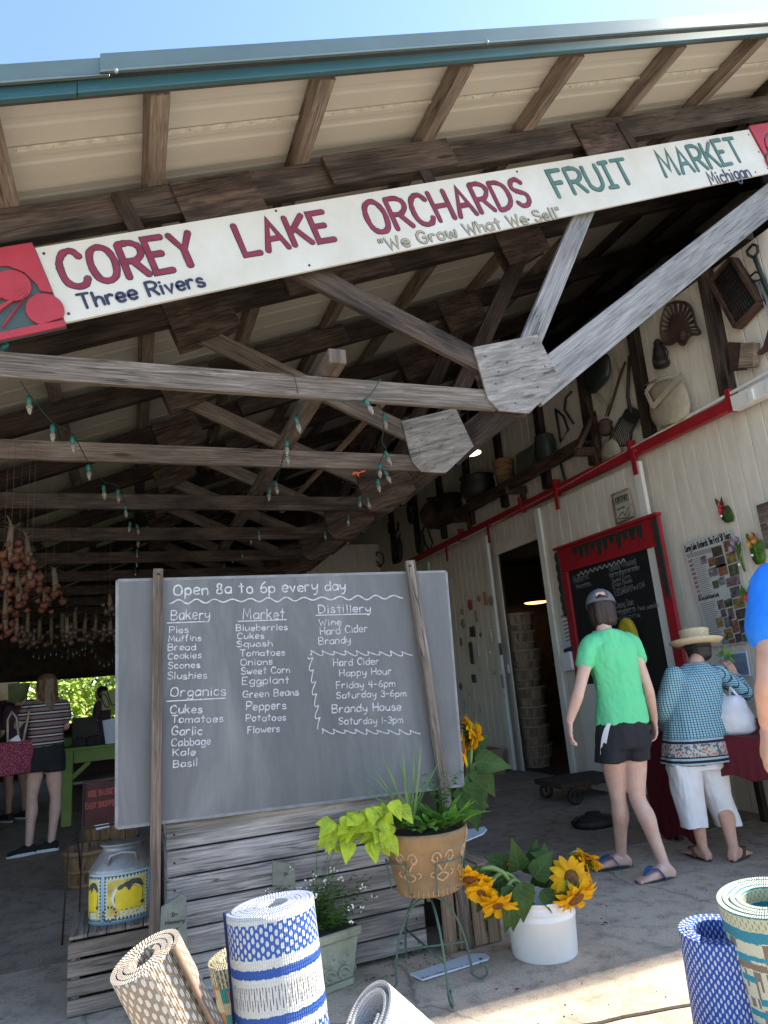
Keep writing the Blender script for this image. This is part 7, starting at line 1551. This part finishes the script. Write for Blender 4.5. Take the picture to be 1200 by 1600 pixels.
Vv = [[mb.bm.verts.new(surf(a+(b-a)*k/3, y)) for k in range(4)] for a, y, b in Lp]
for i in range(len(Lp)-1):
    for k in range(3): mb.face([Vv[i][k], Vv[i][k+1], Vv[i+1][k+1], Vv[i+1][k]], None, True)
mb.build('side_stripe', M['whitecloth'], wg, rec=False)
h = J['head']; HF = Vector((.5, .86, -.16)).normalized(); HS = HF.cross(ZV).normalized()
def f(mb):
    mb.loft([ering(h+ZV*z+HF*dy, HS, HF, a, b, 20, 2.1) for z, dy, a, b in ((-.135, -.045, .045, .04), (-.12, -.035, .078, .072), (-.07, -.022, .088, .09), (-.01, -.012, .088, .1), (.05, -.008, .08, .1), (.09, -.01, .05, .06))])
o = cloth('hair', wg, M['hair'], f, .009, 1, .012, (40, 40, 4))
# keep the hair off the face
bmh = bmesh.new(); bmh.from_mesh(o.data); bmesh.ops.delete(bmh, geom=[v for v in bmh.verts if (v.co-h).dot(HF) > .045], context='VERTS'); bmh.to_mesh(o.data); bmh.free()
mb = MB(); Vv = []
for i in range(9):
    el = i/8*math.pi/2; rg = []
    for k in range(29):
        a = 2*math.pi*(k/28); r_ = math.cos(el); z = .022+.105*math.sin(el); 
        rg.append(mb.bm.verts.new(h+HS*(.099*r_*math.cos(a))+HF*(.115*r_*math.sin(a)-.008)+ZV*z))
    Vv.append(rg)
for i in range(8):
    for k in range(28):
        a = 2*math.pi*(k+.5)/28
        if i in (1, 2, 3) and abs(a-3*math.pi/2) < .42: continue        # the adjustable gap at the back
        mb.face([Vv[i][k], Vv[i][k+1], Vv[i+1][k+1], Vv[i+1][k]], None, True)
bmesh.ops.remove_doubles(mb.bm, verts=mb.bm.verts, dist=.0008)
mb.lathe([(.001, .0), (.008, .002), (.001, .008)], h+ZV*.127-HF*.008, 8)
V_ = []
for k in range(13):
    a = math.pi*(k/12); e_ = h+HS*(.096*math.cos(a))+HF*(.112*math.sin(a)-.008)+ZV*.026; V_.append((mb.bm.verts.new(e_), mb.bm.verts.new(e_+HF*(.075*math.sin(a)**.7)-ZV*(.02*math.sin(a)))))
for a, b in zip(V_, V_[1:]): mb.face([a[0], b[0], b[1], a[1]], None, True)
o = mb.build('cap', M['greycap'], wg, rec=True); sm = o.modifiers.new('s', 'SOLIDIFY'); sm.thickness = .004
for sd in 'LR': sandals(wg, J, sd, M['strap'])

# ---- older woman in patterned tunic and straw hat at the table
Yo = 3.92
def O_(x, y, dy=0.): return onY(x, y, Yo+dy)
Fo = Vector((.35, .93, 0)).normalized(); So = Fo.cross(ZV)
anL, anR = onZ(1098, 1325, .075), onZ(1146, 1326, .075)
J = {'head': O_(1089, 1012, .1), 'neck': O_(1087, 1036, .04), 'shL': O_(1052, 1055), 'shR': O_(1122, 1052), 'elL': O_(1038, 1110, .08), 'elR': O_(1162, 1082, .02), 'wrL': O_(1046, 1150, .26), 'wrR': O_(1150, 1056, .2), 'hipL': O_(1068, 1190), 'hipR': O_(1108, 1190), 'knL': O_(1083, 1258, .03), 'knR': O_(1128, 1258, -.01), 'anL': anL, 'anR': anR, 'toeL': Vector((.15, .98, 0)), 'toeR': Vector((.93, .35, 0)), 'hdR': Vector((-.25, .25, .95)), 'pmR': Vector((.1, .9, 0)), 'thR': -So}
pro = [(O_(1085, 1200), .14, .12), (O_(1085, 1180), .17, .14), (O_(1085, 1140), .165, .135), (O_(1086, 1100), .155, .125), (O_(1086, 1068), .155, .115), (O_(1086, 1052), .13, .09), (O_(1087, 1040), .07, .065)]
wo = empty('person', (anL.x, anL.y, 0), 'person in straw hat, teal checked tunic and white cropped trousers at the red table', 'person')
body(wo, J, Fo, M['skin'], pro, .95, (.3, .95, -.15), curl=.6, vox=.0055)
def tunicmat():
    m, n, l, b = newmat('checked_tunic'); tc = n.new('ShaderNodeTexCoord'); sp = n.new('ShaderNodeSeparateXYZ'); l.new(tc.outputs['Object'], sp.inputs[0])
    def mt(op, a, c=None):
        q = n.new('ShaderNodeMath'); q.operation = op
        for i, x in enumerate((a, c)):
            if x is None: continue
            if isinstance(x, (int, float)): q.inputs[i].default_value = x
            else: l.new(x, q.inputs[i])
        return q.outputs[0]
    ct_ = O_(1085, 1100); q0 = n.new('ShaderNodeMath'); q0.operation = 'ARCTAN2'; rx_ = mt('SUBTRACT', sp.outputs[0], ct_.x); ry_ = mt('SUBTRACT', ct_.y+.12, sp.outputs[1]); l.new(rx_, q0.inputs[0]); l.new(ry_, q0.inputs[1]); xx = mt('MULTIPLY', q0.outputs[0], .22); zz = sp.outputs[2]
    cx_ = mt('LESS_THAN', mt('FRACT', mt('DIVIDE', xx, .0155)), .26); cz_ = mt('LESS_THAN', mt('FRACT', mt('DIVIDE', zz, .0155)), .26); ln = mt('MAXIMUM', cx_, cz_)
    def mixc(f_, a, c):
        q = n.new('ShaderNodeMix'); q.data_type = 'RGBA'; l.new(f_, q.inputs[0])
        for i, x in ((6, a), (7, c)):
            if isinstance(x, tuple): q.inputs[i].default_value = (*x, 1)
            else: l.new(x, q.inputs[i])
        return q.outputs[2]
    c = mixc(ln, (.3, .52, .58), (.03, .06, .1)); z0 = TUN_Z
    st = mt('LESS_THAN', mt('FRACT', mt('DIVIDE', zz, .03)), .55)
    c = mixc(mt('LESS_THAN', zz, z0+.17), c, mixc(st, (.35, .45, .5), (.01, .012, .025)))
    vo = n.new('ShaderNodeTexVoronoi'); vo.inputs['Scale'].default_value = 38; l.new(tc.outputs['Object'], vo.inputs['Vector']); fl_ = mixc(mt('LESS_THAN', vo.outputs['Distance'], .36), (.5, .47, .4), (.42, .16, .12)); fl_ = mixc(mt('GREATER_THAN', vo.outputs['Distance'], .62), fl_, (.1, .14, .18))
    bd = mt('MULTIPLY', mt('GREATER_THAN', zz, z0+.055), mt('LESS_THAN', zz, z0+.135)); c = mixc(bd, c, fl_)
    l.new(c, b.inputs['Base Color']); b.inputs['Roughness'].default_value = .85; return m
TUN_Z = O_(1090, 1190).z; mtun = tunicmat()
def f(mb):
    mb.loft([ering(c, So, Fo, a, b, 28) for c, a, b in ((O_(1088, 1190), .232, .19), (O_(1087, 1160), .218, .178), (O_(1085, 1120), .2, .16), (O_(1084, 1085), .186, .145), (O_(1085, 1060), .176, .128), (O_(1086, 1047), .14, .1), (O_(1087, 1037), .075, .075))])
    limb(mb, [J['shL'], J['elL']*.5+J['shL']*.5, J['elL'], J['elL']*.3+J['wrL']*.7], [.066, .066, .06, .05]); limb(mb, [J['shR'], J['elR']*.5+J['shR']*.5, J['elR'], J['elR']*.25+J['wrR']*.75], [.066, .066, .06, .045])
cloth('tunic', wo, mtun, f, .01, 2, .013, (12, 12, 5))
def f(mb):
    mb.loft([ering(O_(1086, 1175), So, Fo, .18, .145), ering(O_(1086, 1200), So, Fo, .185, .15)])
    for sd, (hx, hy), kx, (bx2, by2) in (('L', (1068, 1190), (1074, 1240), (1085, 1291)), ('R', (1106, 1190), (1119, 1240), (1138, 1288))): mb.loft([ering(c, So, Fo, a, a*1.1) for c, a in ((O_(hx, hy), .105), (O_(kx[0], kx[1], .0), .092), (O_(bx2, by2-3, .0), .08), (O_(bx2, by2, .0), .084))])
cloth('cropped_trousers', wo, M['whitecloth'], f, .01, 2, .014, (13, 13, 5))
h = J['head']; HF = Vector((.3, .95, -.15)).normalized(); HS = HF.cross(ZV)
def f(mb): mb.loft([ering(h+ZV*z+HF*dy, HS, HF, a, b, 20, 2.1) for z, dy, a, b in ((-.1, -.045, .04, .04), (-.08, -.03, .075, .07), (-.03, -.02, .083, .085), (.02, -.01, .085, .097), (.06, -.01, .07, .08))])
o = cloth('hair', wo, M['hair'], f, .009, 1, .008, (40, 40, 6)); bmh = bmesh.new(); bmh.from_mesh(o.data); bmesh.ops.delete(bmh, geom=[v for v in bmh.verts if (v.co-h).dot(HF) > .04], context='VERTS'); bmh.to_mesh(o.data); bmh.free()
mb = MB(); mb.tube([h+HS*(.088*math.cos(a))+HF*(.1*math.sin(a))+ZV*-.005 for a in [math.pi*(1.0+k/14) for k in range(15)]], .012, 7); mb.build('glasses_band', M['blackcloth'], wo)
q_ = Matrix.Rotation(R(-7), 3, 'X') @ Matrix.Rotation(R(4), 3, 'Y'); hz = h+ZV*.03
mb = MB(); mb.lathe([(.098, .0), (.125, -.004), (.155, -.002), (.178, .012), (.186, .024), (.19, .022), (.182, .008), (.158, -.01), (.125, -.014), (.1, -.012)], hz, 40, q_); mb.lathe([(.1, -.01), (.1, .03), (.103, .085), (.108, .098), (.1, .104), (.001, .108)], hz, 36, q_); mb.build('straw_hat', M['straw'], wo)
mb = MB(); mb.lathe([(.1015, .004), (.104, .006), (.1045, .03), (.102, .032)], hz, 36, q_); mb.build('hat_band', mat('straw_dark', (.42, .33, .2), .8, .15, 50), wo)
for sd in 'LR': sandals(wo, J, sd, mat('brown_strap', (.1, .05, .03), .7, .2, 20), .95)
p = J['wrR']+Vector((-.06, .0, .17)); t = empty('green_pepper_plant', p, 'sprig of green leaves held up in the raised right hand', 'produce'); mb = MB(); q = random.Random(5)
for k in range(12): mb.leaf(p+Vector((q.uniform(-.03, .03), q.uniform(-.02, .02), q.uniform(-.03, .04))), (q.uniform(-1, .4), q.uniform(-.8, .2), q.uniform(-.8, .9)), (0, -1, .4), .06, .026, 'oval', .2)
mb.build('leaves', M['fresh'], t)

# ---- person in blue shirt at the right edge
Yb = 1.42
def B(x, y, dy=0.): return onY(x, y, Yb+dy)
Fb = Vector((.1, .99, 0)).normalized(); Sb = Fb.cross(ZV); sh = B(1213, 916); px_m = 1.0
J = {'shL': sh, 'elL': B(1206, 1062, -.03), 'wrL': B(1202, 1130, .06), 'hdL': Vector((-.12, .25, -1)), 'pmL': Vector((.75, -.55, 0)), 'thL': Fb}
cx0 = sh+Sb*.19
J['neck'] = cx0+ZV*.06; J['head'] = cx0+ZV*.21+Fb*.03; J['shR'] = sh+Sb*.38; J['elR'] = J['shR']+Vector((.05, -.02, -.28)); J['wrR'] = J['elR']+Vector((.0, .12, -.22))
J['hipL'] = cx0-Sb*.09-ZV*.58; J['hipR'] = cx0+Sb*.1-ZV*.58; J['knL'] = Vector((J['hipL'].x+.03, J['hipL'].y+.02, .5)); J['knR'] = Vector((J['hipR'].x+.03, J['hipR'].y+.02, .5)); J['anL'] = Vector((J['knL'].x, J['knL'].y-.03, .08)); J['anR'] = Vector((J['knR'].x, J['knR'].y-.03, .08)); J['toeL'] = J['toeR'] = Fb
wb = empty('person', (J['anL'].x, J['anL'].y, 0), 'person in bright blue t-shirt cut off by the right edge, arm hanging with an apple', 'person')
prb = [(cx0-ZV*.62, .15, .11), (cx0-ZV*.5, .165, .115), (cx0-ZV*.34, .15, .105), (cx0-ZV*.14, .17, .115), (cx0-ZV*.01, .18, .1), (cx0+ZV*.04, .12, .075), (J['neck'], .065, .06)]
body(wb, J, Fb, M['skin'], prb, 1.05, None, barefoot=False, curl={'L': .62, 'R': .5}, vox=.006)
def f(mb):
    mb.loft([ering(c, Sb, Fb, a+.02, b+.018, 28) for c, a, b in ((cx0-ZV*.6, .16, .12), *prb[1:6])]+[ering(J['neck']-ZV*.01, Sb, Fb, .075, .07, 28)])
    e_ = B(1205, 984, -.01); limb(mb, [J['shL'], J['shL']*.5+e_*.5, e_], [.07, .07, .066]); e2_ = J['shR']*.45+J['elR']*.55; limb(mb, [J['shR'], J['shR']*.5+e2_*.5, e2_], [.07, .07, .066])
cloth('t_shirt', wb, M['bluecotton'], f, .007, 2, .011, (13, 13, 8))
def f(mb):
    mb.loft([ering(cx0-ZV*.5, Sb, Fb, .175, .125), ering(cx0-ZV*.64, Sb, Fb, .182, .13)])
    for sd in 'LR': mb.loft([ering(c, Sb, Fb, a, a*1.1) for c, a in ((J['hip'+sd], .1), (J['kn'+sd]+ZV*.05, .095))])
cloth('shorts', wb, M['jeans'], f, .012, 2, .006)
for sd in 'LR': shoes(wb, J, sd, M['sole'])
h = J['head']
def f(mb): mb.loft([ering(h+ZV*z-Fb*.012, Sb, Fb, a, b, 20, 2.1) for z, a, b in ((-.06, .07, .07), (0, .082, .096), (.06, .08, .1), (.1, .055, .07), (.122, .02, .02))])
o = cloth('hair', wb, M['hair'], f, .009, 1, .006, (30, 30, 10)); bmh = bmesh.new(); bmh.from_mesh(o.data); bmesh.ops.delete(bmh, geom=[v for v in bmh.verts if (v.co-h).dot(Fb) > .05 and v.co.z < h.z+.05], context='VERTS'); bmh.to_mesh(o.data); bmh.free()
ap = J['wrL']+J['hdL'].normalized()*.095+J['pmL'].normalized()*.042; t = empty('apple', ap, 'red apple held in the hanging hand of the person in blue', 'apple')
mb = MB(); mb.lathe([(.001, -.026), (.014, -.032), (.03, -.02), (.037, .003), (.033, .022), (.018, .032), (.006, .027), (.001, .024)], ap, 20); mb.build('fruit', M['apple'], t); mb = MB(); mb.tube([ap+ZV*.024, ap+Vector((.003, 0, .045))], .0015, 5); mb.build('stalk', M['bark'], t)

# ---- girl in striped shirt at the left
Yk = 7.9
def K(x, y, dy=0.): return onY(x, y, Yk+dy)
Fk = Vector((-.35, .93, 0)).normalized(); Sk = Fk.cross(ZV); anL, anR = onZ(45, 1322, .08), onZ(80, 1316, .08)
J = {'head': K(71, 1072), 'neck': K(72, 1090), 'shL': K(48, 1102), 'shR': K(98, 1102), 'elL': K(28, 1134), 'elR': K(103, 1135, .1), 'wrL': K(36, 1108, .25), 'wrR': K(84, 1128, .28), 'hipL': K(58, 1192), 'hipR': K(84, 1192), 'knL': K(50, 1245), 'knR': K(87, 1245), 'anL': anL, 'anR': anR, 'toeL': Vector((-.8, -.15, 0)), 'toeR': Vector((-.85, .1, 0)), 'hdL': Vector((0, .5, .8))}
prk = [(K(71, 1200), .13, .1), (K(71, 1185), .168, .12), (K(72, 1168), .16, .11), (K(72, 1140), .14, .1), (K(73, 1115), .16, .11), (K(73, 1100), .165, .1), (K(72, 1094), .12, .075), (K(72, 1088), .06, .06)]
wk = empty('person', (anL.x, anL.y, 0), 'person with shoulder length hair in striped shirt and black shorts standing at the left', 'person')
body(wk, J, Fk, M['skinpale'], prk, .98, (-.85, .5, -.1), barefoot=False)
def stripes():
    m, n, l, b = newmat('striped_knit'); tc = n.new('ShaderNodeTexCoord'); sp = n.new('ShaderNodeSeparateXYZ'); l.new(tc.outputs['Object'], sp.inputs[0]); q = n.new('ShaderNodeMath'); q.operation = 'DIVIDE'; l.new(sp.outputs[2], q.inputs[0]); q.inputs[1].default_value = .073; fr = n.new('ShaderNodeMath'); fr.operation = 'FRACT'; l.new(q.outputs[0], fr.inputs[0])
    r = ramp(n, [(0, (.24, .15, .14)), (.42, (.02, .015, .018)), (.62, (.6, .58, .55)), (.78, (.02, .015, .018))]); r.color_ramp.interpolation = 'CONSTANT'; l.new(fr.outputs[0], r.inputs[0]); l.new(r.outputs[0], b.inputs['Base Color']); b.inputs['Roughness'].default_value = .85; return m
mst = stripes()
def f(mb):
    mb.loft([ering(c, Sk, Fk, a+.018, b+.018, 24) for c, a, b in ((K(71, 1166), .155, .11), *prk[3:6])]+[ering(K(72, 1092), Sk, Fk, .085, .075, 24)])
    for sd in 'LR': e_ = J['sh'+sd]*.4+J['el'+sd]*.6; limb(mb, [J['sh'+sd], J['sh'+sd]*.5+e_*.5, e_], [.068, .066, .062])
cloth('striped_shirt', wk, mst, f, .012, 2, .008)
def f(mb):
    mb.loft([ering(c, Sk, Fk, a, b) for c, a, b in ((K(72, 1160), .165, .12), (K(71, 1185), .186, .136), (K(71, 1203), .185, .13))])
    for sd, x in (('L', 57), ('R', 85)): mb.loft([ering(c, Sk, Fk, .098, .115) for c in (J['hip'+sd], K(x, 1205))])
cloth('shorts', wk, M['blackcloth'], f, .012, 2, .005)
h = J['head']; HF = Vector((-.85, .5, -.1)).normalized(); HS = HF.cross(ZV).normalized()
def f(mb): mb.loft([ering(h+ZV*z+HF*dy, HS, HF, a, b, 20, 2.1) for z, dy, a, b in ((-.27, -.08, .07, .05), (-.2, -.06, .095, .075), (-.1, -.03, .095, .09), (-.01, -.015, .09, .103), (.06, -.01, .085, .103), (.105, -.01, .055, .065), (.125, -.01, .015, .02))])
o = cloth('hair', wk, M['hairblond'], f, .01, 1, .014, (30, 30, 5)); bmh = bmesh.new(); bmh.from_mesh(o.data); bmesh.ops.delete(bmh, geom=[v for v in bmh.verts if (v.co-h).dot(HF) > .05 and v.co.z < h.z+.06], context='VERTS'); bmh.to_mesh(o.data); bmh.free()
for sd in 'LR': shoes(wk, J, sd, M['blackcloth'], .86)
# tote bag on her arm
tb_ = K(20, 1175, -.12); t = empty('tote_bag', tb_, 'dark red tote bag with pale flecks hanging from the arm of the person in stripes', 'bag')
def totem():
    m, n, l, b = newmat('flecked_red_cloth'); tc = n.new('ShaderNodeTexCoord'); mp = n.new('ShaderNodeMapping'); mp.inputs['Scale'].default_value = (12, 12, 26); l.new(tc.outputs['Object'], mp.inputs[0]); vo = n.new('ShaderNodeTexVoronoi'); l.new(mp.outputs[0], vo.inputs['Vector']); r = ramp(n, [(.22, (.6, .45, .45)), (.27, (.24, .025, .06))]); l.new(vo.outputs['Distance'], r.inputs[0]); l.new(r.outputs[0], b.inputs['Base Color']); b.inputs['Roughness'].default_value = .85; return m
def f(mb): mb.loft([ering(c, Sk, Fk, a, b, 24) for c, a, b in ((K(20, 1210, -.12), .2, .07), (K(20, 1204, -.12), .215, .085), (K(21, 1180, -.12), .2, .09), (K(23, 1160, -.12), .175, .07), (K(24, 1158, -.12), .165, .06))])
cloth('bag_cloth', t, totem(), f, .012, 2, .012)
mb = MB(); mb.tube([K(12, 1160, -.18), K(12, 1125, -.16), K(18, 1112, -.1), K(26, 1122, -.06), K(30, 1158, -.1)], .011, 7); mb.tube([K(36, 1160, -.14), K(44, 1120, -.13), K(46, 1108, -.1)], .011, 7); mb.build('handle', M['canvas'], t)
mb = MB(); mb.prism([K(x, y, -.14) for x, y in ((6, 1162), (28, 1148), (33, 1158), (32, 1164))], (0, .02, 0)); mb.build('paper_inside', M['paper'], t)

# ---- two more people in the dim background
def stander(x, y, F, h_, label, top, bottom, hairm, skin=None):
    base = onZ(x, y); k = h_/1.7; F = Vector(F).normalized(); S = F.cross(ZV); b = lambda s, f_, z: base+S*(s*k)+F*(f_*k)+ZV*(z*k)
    J = {'head': b(0, .02, 1.57), 'neck': b(0, 0, 1.43), 'shL': b(-.17, 0, 1.37), 'shR': b(.17, 0, 1.37), 'elL': b(-.21, .03, 1.1), 'elR': b(.21, .03, 1.1), 'wrL': b(-.17, .22, 1.02), 'wrR': b(.17, .22, 1.02), 'hipL': b(-.09, 0, .86), 'hipR': b(.09, 0, .86), 'knL': b(-.09, .02, .48), 'knR': b(.1, .0, .48), 'anL': b(-.09, 0, .08), 'anR': b(.12, -.04, .08), 'toeL': F, 'toeR': F}
    t = empty('person', base, label, 'person'); pr = [(b(0, 0, .8), .12*k, .1*k), (b(0, 0, .92), .165*k, .11*k), (b(0, 0, 1.1), .14*k, .1*k), (b(0, 0, 1.28), .165*k, .11*k), (b(0, 0, 1.38), .16*k, .09*k), (b(0, 0, 1.43), .06*k, .06*k)]
    body(t, J, F, skin or M['skin'], pr, k, None, False, vox=.012)
    def f(mb):
        mb.loft([ering(c, S, F, a+.022, d_+.02, 20) for c, a, d_ in ((b(0, 0, .86), .17*k, .12*k), *pr[2:5])]+[ering(b(0, 0, 1.43), S, F, .085, .075, 20)])
        for sd in 'LR': e_ = J['sh'+sd]*.3+J['el'+sd]*.7; limb(mb, [J['sh'+sd], J['sh'+sd]*.5+e_*.5, e_], [.068, .066, .06])
    cloth('shirt', t, top, f, .015, 2, .008)
    def f(mb):
        mb.loft([ering(b(0, 0, .98), S, F, .165*k, .12*k), ering(b(0, 0, .82), S, F, .185*k, .13*k)])
        for sd in 'LR': mb.loft([ering(J['hip'+sd], S, F, .1*k, .115*k), ering(J['kn'+sd]+ZV*.08, S, F, .09*k, .1*k)])
    cloth('shorts', t, bottom, f, .015, 2, .005); h = J['head']
    def f(mb): mb.loft([ering(h+ZV*(z*k)-F*.012, S, F, a*k, d_*k, 18, 2.1) for z, a, d_ in ((-.09, .07, .06), (0, .084, .098), (.06, .082, .1), (.1, .055, .07), (.122, .02, .02))])
    o = cloth('hair', t, hairm, f, .011, 1, .006); bmh = bmesh.new(); bmh.from_mesh(o.data); bmesh.ops.delete(bmh, geom=[v for v in bmh.verts if (v.co-h).dot(F) > .05 and v.co.z < h.z+.05], context='VERTS'); bmh.to_mesh(o.data); bmh.free()
    for sd in 'LR': shoes(t, J, sd, M['sole'], k)
stander(22, 1283, (-.7, .7, 0), 1.66, 'person in dark clothes, only bare legs showing below the red tote bag', M['plum'], M['blackcloth'], M['hair'])
ps = onY(160, 1100, 12.6); stander(*[c for c in (lambda q: ((600+FOC*(q-CAM).dot(RT)/(q-CAM).dot(FW)), (800-FOC*(q-CAM).dot(UP)/(q-CAM).dot(FW))))(Vector((ps.x, 12.6, 0)))], (-.9, .3, 0), 1.62, 'person in plum shirt seen in silhouette against the bright bushes', M['plum'], M['jeans'], M['hair'])
